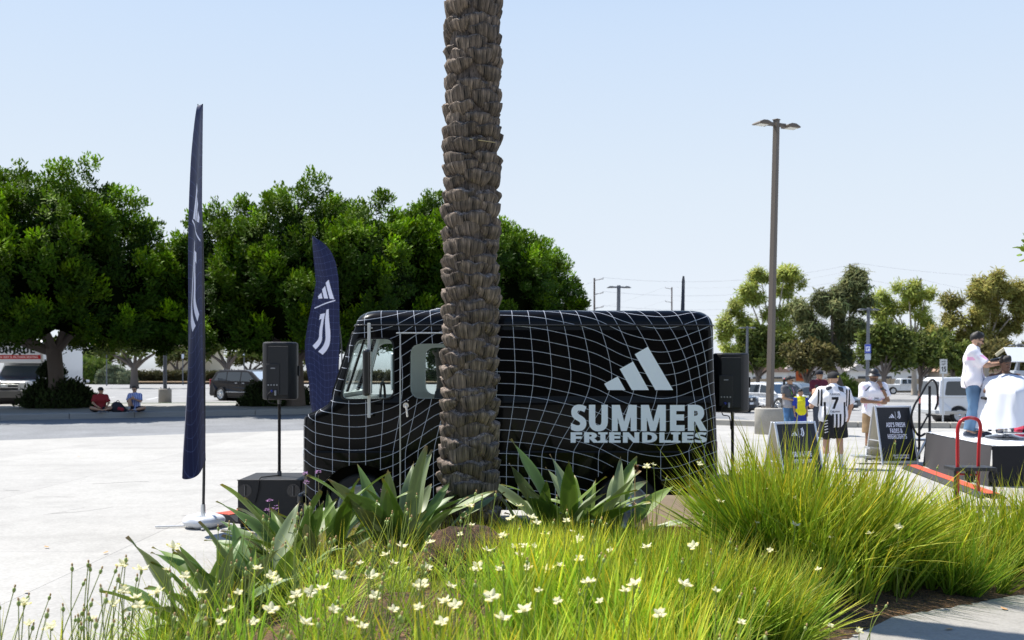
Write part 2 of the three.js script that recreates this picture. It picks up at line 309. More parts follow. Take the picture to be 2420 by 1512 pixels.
function fitText(c, s, x0, y0, x1, y1, bold = 0, font = 'sans-serif') {   // text stretched to fill a box exactly
  c.save(); c.font = 'bold 100px ' + font; c.textBaseline = 'alphabetic'; c.textAlign = 'left';
  const m = c.measureText(s), w = m.actualBoundingBoxRight + m.actualBoundingBoxLeft, up = m.actualBoundingBoxAscent, dn = m.actualBoundingBoxDescent;
  c.translate(x0, y1); c.scale((x1 - x0) / w, (y1 - y0) / (up + dn)); c.fillText(s, m.actualBoundingBoxLeft, -dn);
  if (bold) { c.lineWidth = bold; c.strokeStyle = c.fillStyle; c.lineJoin = 'miter'; c.strokeText(s, m.actualBoundingBoxLeft, -dn); }
  c.restore();
}
function warpNet(c, w, h, n, amp, color, lw, seed) {          // a bulging net of thin lines
  c.strokeStyle = color; c.lineWidth = lw; const D = (x, y) => [x + amp * w * noise3(x / w * 2.2 + seed, y / h * 2.2, seed), y + amp * w * noise3(x / w * 2.2, y / h * 2.2 + 9 + seed, seed + 3)];
  const step = w / n;
  for (let x = -3 * step; x < w + 3 * step; x += step) { c.beginPath(); for (let y = -40; y <= h + 40; y += 12) c.lineTo(...D(x, y)); c.stroke(); }
  for (let y = -3 * step; y < h + 3 * step; y += step) { c.beginPath(); for (let x = -40; x <= w + 40; x += 12) c.lineTo(...D(x, y)); c.stroke(); }
}

// ---------------------------------------------------------------- the wrapped step van
const VAN_D = 10.45, VS = S / VAN_D;
const vx = (u) => (u - U0) / VS, vy = (v) => (1277.1 - v) / VS;
const wrapTex = canvasTex(2048, 1182, (c, w, h) => {
  c.fillStyle = '#050506'; c.fillRect(0, 0, w, h);
  const X = (u) => (vx(u) + 2.6) / 5.2 * w, Y = (v) => h - (vy(v) - 0.3) / 3.0 * h;
  const spl = (pts, x) => { let i = 0; while (i < pts.length - 2 && x > pts[i + 1][0]) i++; const [a, b] = [pts[i], pts[i + 1]], p = pts[Math.max(0, i - 1)], q = pts[Math.min(pts.length - 1, i + 2)], t = clamp((x - a[0]) / (b[0] - a[0]), 0, 1), L = b[0] - a[0]; const m0 = (b[1] - p[1]) / (b[0] - p[0]) * L, m1 = (q[1] - a[1]) / (q[0] - a[0]) * L; return (2 * t ** 3 - 3 * t * t + 1) * a[1] + (t ** 3 - 2 * t * t + t) * m0 + (-2 * t ** 3 + 3 * t * t) * b[1] + (t ** 3 - t * t) * m1; };
  const row = [[624, 0], [712, 0], [745, 15], [820, 28], [870, 26], [932, 8], [985, -25], [1037, -58], [1110, -74], [1188, -74], [1250, -70], [1308, -60], [1403, -36], [1480, 0], [1550, 16], [1600, 12], [1650, -6], [1698, -22], [1795, 0]];
  const amp = [[624, 0], [870, 5], [945, 16], [1037, 10], [1110, 0], [1188, 6], [1308, 20], [1403, 42], [1480, 72], [1560, 72], [1640, 34], [1698, 10], [1795, 0]];
  const low = [[624, 0], [870, 4], [945, -14], [1037, -32], [1188, -12], [1308, -48], [1403, -62], [1480, -20], [1560, 50], [1640, 40], [1698, 10], [1795, 0]];
  c.lineWidth = 2.2; c.strokeStyle = '#c9ced8'; c.lineJoin = 'round';
  const shift = (u, v) => { const t = (v - 735) / 330; const a = spl(amp, u), b = spl(low, u); return a * Math.sin(clamp(t, -0.2, 1) * Math.PI * 0.92) * (t < 1 ? 1 : 1) + b * sstep(v, 880, 1090); };
  for (let j = -14; j < 26; j++) { c.beginPath(); for (let u = 624; u <= 1795; u += 6) { const v = 760 + j * 27.5 + spl(row, u) * sstep(v0(j), 560, 800); c.lineTo(X(u), Y(v)); } c.stroke(); }
  function v0(j) { return 760 + j * 27.5; }
  for (let i = 0; i < 31; i++) { const u = 624 + i * 39.03; c.beginPath(); for (let v = 560; v <= 1290; v += 6) c.lineTo(X(u + shift(u, v)), Y(v)); c.stroke(); }
  c.fillStyle = '#f6fbff';
  const zx = (a) => X((1200 + a / 3.7797) / 1.05828), zy = (b) => Y((720 + b / 3.7797) / 1.05828);
  drawBars(c, zx(1175), zy(965), zx(1830) - zx(1175));
  fitText(c, 'SUMMER', zx(866), zy(1108), zx(2135), zy(1347), 5);
  fitText(c, 'FRIENDLIES', zx(864), zy(1366), zx(2140), zy(1460), 6);
}, THREE.RepeatWrapping);
wrapTex.anisotropy = 8;
const blackPaint = phys(1, 1, 1, 0.32, { map: wrapTex, clearcoat: 0.24, clearcoatRoughness: 0.05, specularIntensity: 0.12 });
const plainBlack = phys(0.006, 0.006, 0.007, 0.35, { clearcoat: 0.5, clearcoatRoughness: 0.1 });
const chrome = std(0.75, 0.75, 0.74, 0.16, { metalness: 1 }), alu = std(0.6, 0.62, 0.64, 0.38, { metalness: 0.85 }), rubber = std(0.012, 0.012, 0.012, 0.8), steel = std(0.2, 0.2, 0.21, 0.45, { metalness: 0.6 });
const whiteTrim = std(0.62, 0.63, 0.6, 0.5), clearGlass = glassMat(0.86, 0.93, 0.92);
const darkGlass = phys(0.012, 0.016, 0.02, 0.04, { clearcoat: 1, clearcoatRoughness: 0.02 });

function wheelParts(parent, x, y, z, r, w, side, rimR = r * 0.66, rimMat = alu, spokes = 5) {
  const wheel = new THREE.Group(); wheel.name = 'wheel'; wheel.position.set(x, y, z); parent.add(wheel);
  const prof = [[rimR, -w / 2], [r * 0.93, -w / 2], [r, -w / 2 + w * 0.16], [r, w / 2 - w * 0.16], [r * 0.93, w / 2], [rimR, w / 2]].map(([a, b]) => new THREE.Vector2(a, b));
  part('tyre', T(new THREE.LatheGeometry(prof, 28), 0, 0, 0, Math.PI / 2), rubber, wheel);
  const g = [T(new THREE.LatheGeometry([[0.02, 0.02], [rimR * 0.3, 0.03], [rimR * 0.42, -0.01], [rimR * 0.8, -0.025], [rimR * 0.9, 0.02], [rimR, 0.03], [rimR, -0.06]].map(([a, b]) => new THREE.Vector2(a, side * (b + w * 0.4))), 28), 0, 0, 0, Math.PI / 2)];
  part('rim', g, rimMat, wheel);
  if (spokes) { const gs = []; for (let k = 0; k < spokes; k++) gs.push(T(box(rimR * 0.24, rimR * 0.62, 0.02, 0, rimR * 0.55, side * w * 0.46, 0.006), 0, 0, 0, 0, 0, k * 2 * Math.PI / spokes)); part('spokes', gs, rimMat, wheel); }
  part('hub', T(new THREE.SphereGeometry(rimR * 0.3, 14, 8), 0, 0, side * w * 0.44).scale(1, 1, 1), chrome, wheel);
  return wheel;
}
{
  const W = 1.9, van = thing('step_van', 'black step van wrapped in a white net pattern with pale lettering', 'van', [0, 0, -VAN_D]);
  const front = [[0.32, -2.2], [0.7, -2.222], [1.2, -2.222], [1.285, -2.214], [1.32, -2.17], [1.35, -2.1], [1.385, -2.02], [1.425, -1.955], [1.47, -1.922], [2.262, -1.664]];
  const xf = (y) => { let i = 0; while (i < front.length - 2 && y > front[i + 1][0]) i++; return lerp(front[i][1], front[i + 1][1], clamp((y - front[i][0]) / (front[i + 1][0] - front[i][0]), 0, 1)); };
  const xr = (y) => lerp(2.178, 2.135, sstep(y, 0.6, 2.262));
  const sideIn = (y) => 0.02 * sstep(y, 1.44, 1.53) + 0.01 * sstep(y, 0.925, 0.945) + 0.012 * sstep(y, 2.2, 2.262);
  function ring(y, x0, x1, inset, rf, rr, vv) {
    const pts = [], zn = -inset, zf = -W + inset, add = (x, z, u) => pts.push([x, y, z, (u + 2.6) / 5.2, (vv - 0.3) / 3]), arcF = rf * Math.PI / 2, arcR = rr * Math.PI / 2, uF = x0 + rf, uR = x1 - rr, mid = (zn + zf) / 2;
    for (let i = 0; i <= 6; i++) { const z = lerp(mid, zn - rf, i / 6); add(x0, z, uF - arcF - (zn - rf - z)); }
    for (let i = 1; i <= 6; i++) { const a = i / 6 * Math.PI / 2; add(x0 + rf - rf * Math.cos(a), zn - rf + rf * Math.sin(a), uF - arcF * (1 - i / 6)); }
    for (let i = 1; i <= 40; i++) { const x = lerp(x0 + rf, x1 - rr, i / 40); add(x, zn, x); }
    for (let i = 1; i <= 6; i++) { const a = i / 6 * Math.PI / 2; add(x1 - rr + rr * Math.sin(a), zn - rr + rr * Math.cos(a), uR + arcR * i / 6); }
    const uB = uR + arcR, L = zn - zf - 2 * rr;
    for (let i = 1; i <= 12; i++) add(x1, lerp(zn - rr, zf + rr, i / 12), uB + L * i / 12);
    for (let i = 1; i <= 6; i++) { const a = i / 6 * Math.PI / 2; add(x1 - rr + rr * Math.cos(a), zf + rr - rr * Math.sin(a), uB + L + arcR * i / 6); }
    const uC = uB + L + arcR;
    for (let i = 1; i <= 40; i++) { const x = lerp(x1 - rr, x0 + rf, i / 40); add(x, zf, uC + (x1 - rr - x)); }
    const uD = uC + x1 - rr - x0 - rf;
    for (let i = 1; i <= 6; i++) { const a = i / 6 * Math.PI / 2; add(x0 + rf - rf * Math.sin(a), zf + rf - rf * Math.cos(a), uD + arcF * i / 6); }
    for (let i = 1; i <= 6; i++) { const z = lerp(zf + rf, mid, i / 6); add(x0, z, uD + arcF + z - zf - rf); }
    return pts;
  }
  function solid(off, y0, yTop) {                             // closed loft; off = how far inside the outer skin
    const rings = [], ys = [y0, 0.5, 0.7, 0.92, 0.93, 0.945, 1.2, 1.285, 1.32, 1.35, 1.385, 1.425, 1.44, 1.47, 1.5, 1.53, 1.7, 1.95, 2.19, 2.23, 2.262];
    for (const y of ys) rings.push(ring(y, xf(y) + off, xr(y) - off, sideIn(y) + off, Math.max(0.05, lerp(0.17, 0.1, sstep(y, 1.28, 1.5)) - off * 0.4), 0.1 - off * 0.4, y));
    const r = 0.165 - off * 0.6, yb = 2.262, i0 = sideIn(yb) + off;
    for (let k = 1; k <= 7; k++) { const a = k / 7 * Math.PI / 2, ins = r * (1 - Math.cos(a)), yy = yb + (r - off * 0.4) * Math.sin(a); rings.push(ring(yy, xf(yb) + off + ins * 1.1, xr(yb) - off - ins, i0 + ins, 0.13 + ins * 0.5, 0.11 + ins * 0.5, yb + r * a)); }
    const p = [], uv = [], idx = [], n = rings[0].length;
    for (const rg of rings) for (const q of rg) { p.push(q[0], q[1], q[2]); uv.push(q[3], q[4]); }
    for (let j = 0; j < rings.length - 1; j++) for (let i = 0; i < n - 1; i++) { const a = j * n + i, b = a + 1, c = a + n, d = c + 1; idx.push(a, b, d, a, d, c); }
    const g = new THREE.BufferGeometry(); g.setAttribute('position', new THREE.Float32BufferAttribute(p, 3)); g.setAttribute('uv', new THREE.Float32BufferAttribute(uv, 2)); g.setIndex(idx); g.computeVertexNormals();
    // top skin, crowned, and floor, closing the solid
    const last = (rings.length - 1) * n, P2 = g.attributes.position;
    const cap = (o, y, up, dv) => { const q = [], w = []; for (let i = 0; i < n; i++) { q.push([P2.getX(o + i), P2.getY(o + i), P2.getZ(o + i)]); w.push([g.attributes.uv.getX(o + i), g.attributes.uv.getY(o + i)]); } const cg = new THREE.BufferGeometry(), pp = [], uu = [], ii = []; const levels = up ? [0, 0.35, 0.7, 0.98] : [0, 0.98]; levels.forEach((t) => q.forEach(([x, yy, z], i) => { const zm = -W / 2; pp.push(x + (0.2 - x) * t * 0.1, yy + (up ? 0.02 * (1 - (1 - t) ** 2) : 0), lerp(z, zm, t)); uu.push(w[i][0], w[i][1] + dv * t); })); for (let l = 0; l < levels.length - 1; l++) for (let i = 0; i < n - 1; i++) { const a = l * n + i, b = a + 1, c = a + n, d = c + 1; up ? ii.push(a, b, d, a, d, c) : ii.push(a, d, b, a, c, d); } const o2 = (levels.length - 1) * n, ci = pp.length / 3; pp.push(0.2, q[0][1] + (up ? 0.02 : 0), -W / 2); uu.push(0.5, w[0][1] + dv); for (let i = 0; i < n - 1; i++) up ? ii.push(o2 + i, o2 + i + 1, ci) : ii.push(o2 + i + 1, o2 + i, ci); cg.setAttribute('position', new THREE.Float32BufferAttribute(pp, 3)); cg.setAttribute('uv', new THREE.Float32BufferAttribute(uu, 2)); cg.setIndex(ii); cg.computeVertexNormals(); return cg; };
    return M([g, cap(last, 0, true, 0.25), cap(0, 0, false, -0.1)]);
  }
  const ev = new Evaluator(); ev.attributes = ['position', 'normal', 'uv']; ev.useGroups = false;
  const B = (g) => { const b = new Brush(g, plainBlack); b.updateMatrixWorld(true); return b; };
  const win1 = roundPoly([[vx(840), vy(801)], [vx(928), vy(801)], [vx(929), vy(940)], [vx(804), vy(943)]], 0.09);
  const win2 = roundPoly([[vx(969), vy(812)], [vx(1078), vy(812)], [vx(1078), vy(942)], [vx(969), vy(942)]], 0.12);
  const shield = roundPoly([[-0.14, 2.19], [-W + 0.14, 2.19], [-W + 0.14, 1.54], [-0.14, 1.54]], 0.08);
  const through = (s) => prep(T(extrude(s, 2.4, 0, 5), 0, 0, -2.15));
  const cutters = [through(win1), through(win2), prep(T(extrude(shield, 1.6, 0, 5).rotateY(-Math.PI / 2), -1.0, 0, 0))];
  // rotateY(-90deg) turns x (here z of the van) into depth along -x
  const arch = (x, z) => prep(T(new THREE.CylinderGeometry(0.45, 0.45, 0.5, 30), x, 0.35, z, Math.PI / 2));
  const AX = -1.606, RX = 1.22;
  function shell(o, i, arches) {
    let s = ev.evaluate(B(solid(o, 0.32, 2.43)), B(solid(i, 0.32 + (i - o), 2.4)), SUBTRACTION);
    for (const c of cutters) s = ev.evaluate(s, B(c), SUBTRACTION);
    if (arches) for (const x of [AX, RX]) for (const z of [-0.2, -W + 0.2]) s = ev.evaluate(s, B(arch(x, z)), SUBTRACTION);
    return prep(s.geometry);
  }
  part('body', shell(0, 0.03, true), blackPaint, van);
  const lining = part('cab_lining', shell(0.035, 0.07, true), std(0.78, 0.8, 0.78, 0.5), van);
  for (const x of [AX, RX]) for (const z of [-0.26, -W + 0.26]) part('wheel_arch', T(new THREE.CylinderGeometry(0.446, 0.446, 0.44, 24, 1, true, -Math.PI / 2, Math.PI), x, 0.35, z, -Math.PI / 2), rubber, van);
  part('floor_pan', box(4.1, 0.06, 1.7, 0, 0.36, -W / 2), rubber, van); part('chassis', box(4.0, 0.56, 1.0, 0, 0.6, -W / 2, 0.03), rubber, van);
  // cargo bulkhead behind the cab keeps the rear dark
  part('bulkhead', box(0.03, 1.9, 1.75, -0.42, 1.35, -W / 2), whiteTrim, van);
  // glass and rubber seals
  const hole = (s, k) => { const pts = s.getPoints(5).map((p) => [p.x, p.y]), c = pts.reduce((a, p) => [a[0] + p[0] / pts.length, a[1] + p[1] / pts.length], [0, 0]), out = pts.map(([x, y]) => [c[0] + (x - c[0]) * (1 + k[0]), c[1] + (y - c[1]) * (1 + k[1])]); const o = shapeOf(out); o.holes.push(new THREE.Path(pts.map(([x, y]) => new THREE.Vector2(x, y)).reverse())); return o; };
  for (const [nm, s] of [['quarter_window', win1], ['door_window', win2]]) for (const side of [0, 1]) {
    const g = new THREE.Group(); g.name = nm; van.add(g);
    const z = side ? -W : 0;
    part('pane', T(new THREE.ShapeGeometry(s, 5), 0, 0, z + (side ? 0.035 : -0.035)), clearGlass, g);
    part('seal', T(extrude(hole(s, [0.06, 0.05]), 0.012), 0, 0, side ? z - 0.006 : z - 0.012), rubber, g);
  }
  const slant = Math.atan2(1.922 - 1.664, 2.262 - 1.47);
  const ws = new THREE.Group(); ws.name = 'windscreen'; van.add(ws);
  { const g = new THREE.ShapeGeometry(shield, 5).rotateY(-Math.PI / 2), p = g.attributes.position; for (let i = 0; i < p.count; i++) p.setX(i, xf(p.getY(i)) + 0.015); part('pane', g, clearGlass, ws); }
  { const g = extrude(hole(shield, [0.03, 0.05]), 0.02).rotateY(-Math.PI / 2), p = g.attributes.position; for (let i = 0; i < p.count; i++) p.setX(i, p.getX(i) + xf(p.getY(i)) + 0.004); part('seal', g, rubber, ws); }
  part('centre_post', rod(V(xf(1.54) + 0.01, 1.54, -W / 2), V(xf(2.19) + 0.01, 2.19, -W / 2), 0.018), rubber, ws);
  // sliding door with its own skin, trim strips and handle
  const door = new THREE.Group(); door.name = 'side_door'; van.add(door);
  { const s = shapeOf([[-1.16, 0.4], [-0.2, 0.4], [-0.2, 2.165], [-1.16, 2.165]]); s.holes.push(new THREE.Path(win2.getPoints(5).reverse())); const g = extrude(s, 0.012), p = g.attributes.position, uv = new Float32Array(p.count * 2); for (let i = 0; i < p.count; i++) { p.setZ(i, p.getZ(i) - 0.002); uv[i * 2] = (p.getX(i) + 2.6) / 5.2; uv[i * 2 + 1] = (p.getY(i) - 0.3) / 3; } g.setAttribute('uv', new THREE.BufferAttribute(uv, 2)); part('door_skin', g, blackPaint, door); }
  part('trim_strip', [box(0.014, 1.8, 0.014, -1.172, 1.27, 0.006, 0.003), box(1.05, 0.016, 0.02, -0.69, 2.178, 0.004, 0.003)], alu, door);
  part('handle', [T(cyl(0.03, 0.03, 0.03, 0, 0, 0), -1.11, 1.42, 0.02, Math.PI / 2), box(0.022, 0.13, 0.02, -1.1, 1.36, 0.045, 0.008, 0, 0, 0.12), box(0.012, 0.012, 0.02, -1.12, 1.47, 0.01, 0.004), box(0.012, 0.012, 0.02, -1.09, 1.47, 0.01, 0.004)], chrome, door);
  // drip rail round the roof, rub rail, roof hatch
  { const pts = ring(2.262, xf(2.262) - 0.008, xr(2.262) + 0.008, sideIn(2.262) - 0.01, 0.1, 0.1, 2.26).map((q) => V(q[0], q[1], q[2])); part('drip_rail', new THREE.TubeGeometry(new THREE.CatmullRomCurve3(pts.slice(0, -1), true), 220, 0.009, 5, true), plainBlack, van); }
  part('roof_hatch', [box(0.8, 0.03, 0.7, -0.52, 2.52, -0.95, 0.012, 0, 0, 0.2), box(0.7, 0.06, 0.62, -0.5, 2.45, -0.95, 0.01)], std(0.3, 0.31, 0.34, 0.4), van);
  part('bumper', box(0.08, 0.14, 1.8, -2.235, 0.42, -W / 2, 0.04), plainBlack, van); part('bumper', box(0.06, 0.14, 1.8, 2.2, 0.4, -W / 2, 0.03), plainBlack, van);
  for (const z of [-0.32, -W + 0.32]) { const h = new THREE.Group(); h.name = 'headlight'; h.position.set(-2.215, 0.9, z); van.add(h); part('bezel', T(new THREE.TorusGeometry(0.1, 0.018, 8, 24), 0, 0, 0, 0, Math.PI / 2), chrome, h); part('lens', T(new THREE.SphereGeometry(0.1, 18, 10).scale(0.45, 1, 1), 0, 0, 0), std(0.7, 0.75, 0.8, 0.1), h); }
  for (const z of [-0.2, -W + 0.2]) part('tail_light', box(0.02, 0.16, 0.08, 2.18, 0.95, z, 0.006), std(0.35, 0.02, 0.02, 0.2), van);
  // mirrors: bracket bar and upright head on both sides
  for (const s of [0, 1]) {
    const m = new THREE.Group(); m.name = 'mirror'; van.add(m); const z = s ? -W - 0.16 : 0.16, x = vx(877);
    part('bracket', [box(0.032, 0.98, 0.012, x, vy(875), s ? z + 0.01 : z, 0.004), box(0.03, 0.012, 0.18, x, vy(775), s ? z + 0.08 : z - 0.08, 0.004), box(0.03, 0.012, 0.18, x, vy(978), s ? z + 0.08 : z - 0.08, 0.004)], std(0.6, 0.6, 0.58, 0.45), m);
    part('mirror_head', box(0.075, 0.48, 0.17, x - 0.01, vy(880), z + (s ? -0.06 : 0.075), 0.03), s ? alu : plainBlack, m);
    part('mirror_glass', box(0.006, 0.43, 0.13, x + 0.032, vy(880), z + (s ? -0.06 : 0.075), 0.002), chrome, m);
  }
  // driver seat and steering wheel seen through the glass
  part('seat', [box(0.42, 0.12, 0.45, -1.02, 0.98, -0.45, 0.05), box(0.12, 0.6, 0.45, -0.8, 1.3, -0.45, 0.05, 0, 0, -0.12)], std(0.05, 0.05, 0.055, 0.8), van);
  part('steering_wheel', [T(new THREE.TorusGeometry(0.2, 0.014, 8, 28), -1.42, 1.46, -0.48, 0, Math.PI / 2, 0.9), rod(V(-1.42, 1.46, -0.48), V(-1.75, 1.15, -0.48), 0.02)], std(0.02, 0.02, 0.02, 0.5), van);
  part('dashboard', box(0.28, 0.14, 1.6, -1.74, 1.42, -W / 2, 0.05), std(0.12, 0.13, 0.13, 0.7), van);
  for (const [x, rimm] of [[AX, 0], [RX, 0]]) { wheelParts(van, x, 0.345, -0.16, 0.345, 0.2, 1, 0.235, std(0.32, 0.34, 0.34, 0.4, { metalness: 0.4 }), 0); wheelParts(van, x, 0.345, -W + 0.16, 0.345, 0.2, -1, 0.235, alu, 0); }
}
// ---------------------------------------------------------------- palm tree in the bed
{
  const r = rng(11), base = at(1107, 1258, 8.8); base.y = bedY(base.x, base.z);
  const palm = thing('palm_tree', 'tall palm trunk covered in old leaf bases standing before the black van', 'palm tree', base);
  const H = 11.5, lean = V(0.0085, 1, 0);
  const rad = (h) => 0.222 + 0.02 * Math.exp(-h * 2) - 0.002 * h;
  const fibre = noiseTex(256, [12, 64, 40], (a, b, c) => { const crack = Math.max(0, b - 0.66) * 420; const v = 168 + (a - 0.5) * 80 + (b - 0.5) * 30 + (c - 0.5) * 70 - crack; return [v, v * 0.95, v * 0.9]; }, true, 0.14);
  const fibreB = noiseTex(256, [20, 90, 160], (a, b, c) => { const v = 128 + (a - 0.5) * 110 + (b - 0.5) * 110 + (c - 0.5) * 60; return [v, v, v]; }, false, 0.12);
  const bark = std(0.54, 0.47, 0.405, 0.95, { map: fibre, bumpMap: fibreB, bumpScale: 0.022, vertexColors: true });
  const trunk = part('trunk', paint(gridGeo(28, 120, (u, v) => { const a = u * Math.PI * 2, h = v * H - 0.2, q = rad(h) * (1 - 0.02) + 0.012 * fbm(Math.cos(a) * 3, h * 6, Math.sin(a) * 3); return [lean.x * h + q * Math.cos(a), h, -q * Math.sin(a), u * 5, h * 3]; }), [0.5, 0.5, 0.52]), bark, palm);
  // leaf bases: shelves of old stalk with a torn upper lip
  function bossGeo(seed, w, hgt, out) {
    const g = gridGeo(12, 12, (u, v) => {
      const th = (u - 0.5) * 2, lens = Math.pow(Math.max(0, 1 - th * th), 0.75), edge = Math.pow(Math.max(0, 1 - Math.pow(Math.abs(th), 3)), 0.55), face = v < 0.62, t = face ? v / 0.62 : (v - 0.62) / 0.38;
      const prof = face ? Math.pow(Math.sin(t * Math.PI / 2), 0.6) : lerp(1, -0.3, Math.pow(t, 1.1));
      const lip = 0.02 * noise3(u * 5, seed, 7) + 0.006 * noise3(u * 23, seed, 9) + 0.012 * lens;
      const n = 0.014 * fbm(u * 8 + seed, v * 5, seed) + (face ? 0.0035 * noise3(u * 34, v * 5, seed) : 0.02 * noise3(u * 18 + seed * 3, v * 14, 1));
      const rr = 0.212 + edge * out * prof + n * edge, y = face ? lip - hgt * (0.15 + 0.85 * lens) * (1 - t) : lip + t * (0.03 + 0.012 * noise3(u * 14, v * 9, seed));
      const ang = th * w;
      return [rr * Math.cos(ang), y, -rr * Math.sin(ang), u * w * 2.2, face ? v * 0.35 : v * 1.3];
    });
    const p = g.attributes.position, c = new Float32Array(p.count * 3);
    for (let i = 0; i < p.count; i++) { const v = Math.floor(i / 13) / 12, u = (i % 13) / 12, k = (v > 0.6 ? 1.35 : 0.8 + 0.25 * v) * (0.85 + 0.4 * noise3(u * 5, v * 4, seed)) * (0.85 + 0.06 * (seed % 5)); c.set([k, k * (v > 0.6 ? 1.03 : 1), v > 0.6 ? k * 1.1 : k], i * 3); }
    g.setAttribute('color', new THREE.BufferAttribute(c, 3));
    return g;
  }
  const variants = []; for (let k = 0; k < 14; k++) variants.push(bossGeo(k * 3.7 + 1, 0.55 + 0.4 * r(), 0.105 + 0.05 * r(), 0.034 + 0.045 * r()));
  const back = []; let count = 0;
  const rowH = 0.108, rows = Math.floor((H - 0.3) / rowH), N = rows * 5;
  for (let i = 0; i < N; i++) {
    const row = Math.floor(i / 5), h = 0.3 + row * rowH + (i % 5) / 5 * rowH * 0.55 + 0.06 * (r() - 0.5), a = ((i % 5) + (row % 2) * 0.5) * 72 * R + row * 0.13 + 0.5 * (r() - 0.5), front = Math.sin(a) < 0.2;
    const k = rad(h) / 0.222 * (1 + 0.08 * (r() - 0.5)), q = euler((r() - 0.5) * 0.22, a, (r() - 0.5) * 0.2, 'YXZ'), pos = V(lean.x * h, h, 0), g = variants[Math.floor(r() * 14)], sc = V(k, 0.9 + 0.3 * r(), k);
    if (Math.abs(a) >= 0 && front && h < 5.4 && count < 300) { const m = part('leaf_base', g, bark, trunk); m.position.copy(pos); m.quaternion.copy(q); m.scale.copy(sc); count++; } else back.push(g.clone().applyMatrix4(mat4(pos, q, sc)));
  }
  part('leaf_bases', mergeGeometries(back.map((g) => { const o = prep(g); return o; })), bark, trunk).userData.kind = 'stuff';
  // dry stalk sticking out, fibrous root mass, high crown of fronds
  part('dry_stalk', rod(V(0.02, 3.66, 0.27), V(0.24, 3.64, 0.22), 0.004), std(0.5, 0.4, 0.22, 0.8), trunk);
  part('root_mass', gridGeo(40, 24, (u, v) => { const a = u * Math.PI * 2, y = lerp(-0.1, 0.3, v), q = lerp(0.33, 0.2, Math.pow(v, 1.8)) + 0.05 * fbm(Math.cos(a) * 3, y * 7, Math.sin(a) * 3) + 0.02 * noise3(Math.cos(a) * 14, y * 26, Math.sin(a) * 14); return [q * Math.cos(a) - 0.03, y, -q * Math.sin(a), u * 3, v * 2]; }), std(0.16, 0.105, 0.075, 1, { bumpMap: grainBump, bumpScale: 0.02 }), palm);
  const fr = []; for (let k = 0; k < 34; k++) {
    const L = 2.6 + r(), up = 0.9 - 1.5 * (k / 34), az = k * 137.5 * R, pts = []; for (let s = 0; s <= 5; s++) { const t = s / 5; pts.push(V(L * t * Math.cos(up * (1 - t)) * 0.9, L * t * Math.sin(up) - 1.3 * t * t * (1.2 - up * 0.5), 0)); }
    const c = new THREE.CatmullRomCurve3(pts), gs = [tube(pts, 0.018, 8, 4)];
    for (let s = 3; s < 30; s++) { const q = c.getPoint(s / 30), len = 0.5 * Math.sin(Math.PI * Math.min(1, s / 26 + 0.1)) + 0.1; for (const z of [-1, 1]) gs.push(gridGeo(1, 2, (u, v) => [q.x + v * len * 0.5 + (u - 0.5) * 0.03 * (1 - v), q.y - v * v * len * 0.25, z * v * len * 0.85])); }
    fr.push(T(M(gs), lean.x * H, H - 0.1, 0, 0, az));
  }
  fr.forEach((g) => part('frond', g, leafMat(0.09, 0.13, 0.05, 0.3), palm));
}
// ---------------------------------------------------------------- plants in the bed
// broad leaved clumps: every leaf its own blade on a folded midrib
const broadMats = [leafMat(0.15, 0.23, 0.035, 0.45), leafMat(0.105, 0.18, 0.04, 0.4), leafMat(0.17, 0.215, 0.1, 0.3)];
broadMats.forEach((m) => { m.vertexColors = true; m.roughness = 0.45; m.specularIntensity = 0.6; });
function broadLeaf(L, W, bend, fold, seed) {                  // grows along +y, arches towards +z
  const g = gridGeo(6, 14, (u, v) => {
    const s = (u - 0.5) * 2, w = W * (v < 0.3 ? lerp(0.16, 0.42, Math.pow(v / 0.3, 2)) : Math.pow(Math.sin(Math.PI * Math.pow((v - 0.3) / 0.7 * 0.86 + 0.14, 0.85)), 0.9) * (v > 0.98 ? 0.1 : 1));
    const a = bend * v * v, y = L * (v - bend * bend * v * v * v / 6), z = L * bend * v * v / 2 + 0.01 * noise3(seed, v * 4, 3);
    const lift = fold * Math.abs(s) * w + 0.012 * Math.sin(v * 9 + seed) * s;
    return [s * w, y - Math.sin(a) * lift * -0.2, z - lift * Math.cos(a)];
  });
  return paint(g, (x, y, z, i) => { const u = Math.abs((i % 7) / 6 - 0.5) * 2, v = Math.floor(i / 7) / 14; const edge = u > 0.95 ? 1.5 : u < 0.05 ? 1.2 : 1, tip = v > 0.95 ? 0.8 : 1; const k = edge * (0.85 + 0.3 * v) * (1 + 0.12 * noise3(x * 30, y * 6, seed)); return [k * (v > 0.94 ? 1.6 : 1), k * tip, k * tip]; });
}
const leafVariants = []; { const r = rng(31); for (let k = 0; k < 10; k++) leafVariants.push(broadLeaf(0.6 + 0.16 * r(), 0.044 + 0.012 * r(), 0.2 + 0.7 * r(), 0.25 + 0.3 * r(), k * 2.3)); }
function broadPlant(label, x, z, n, size, seed, opts = {}) {
  const r = rng(seed), g = thing('broadleaf_plant', label, 'plant', [x, bedY(x, z) - 0.02, z], 0, 'broad leaved clumps round the palm');
  for (let i = 0; i < n; i++) {
    const a = i * 137.5 * R + r() * 0.6, t = i / n, tilt = lerp(0.08, opts.spread ?? 1.05, Math.pow(t, 0.8)) + 0.15 * (r() - 0.5), m = part('leaf', leafVariants[Math.floor(r() * 10)], broadMats[Math.floor(r() * 3)], g);
    m.position.set(Math.sin(a) * 0.05 + (r() - 0.5) * (opts.wide ?? 0.12), 0, Math.cos(a) * 0.05 + (r() - 0.5) * 0.12);
    m.quaternion.copy(euler(tilt, a, 0).multiply(euler(0, (r() - 0.5) * 1.3, 0)));
    const s = size * (0.75 + 0.4 * r()) * (t > 0.85 ? 0.85 : 1); m.scale.set(s, s, s);
  }
  return g;
}
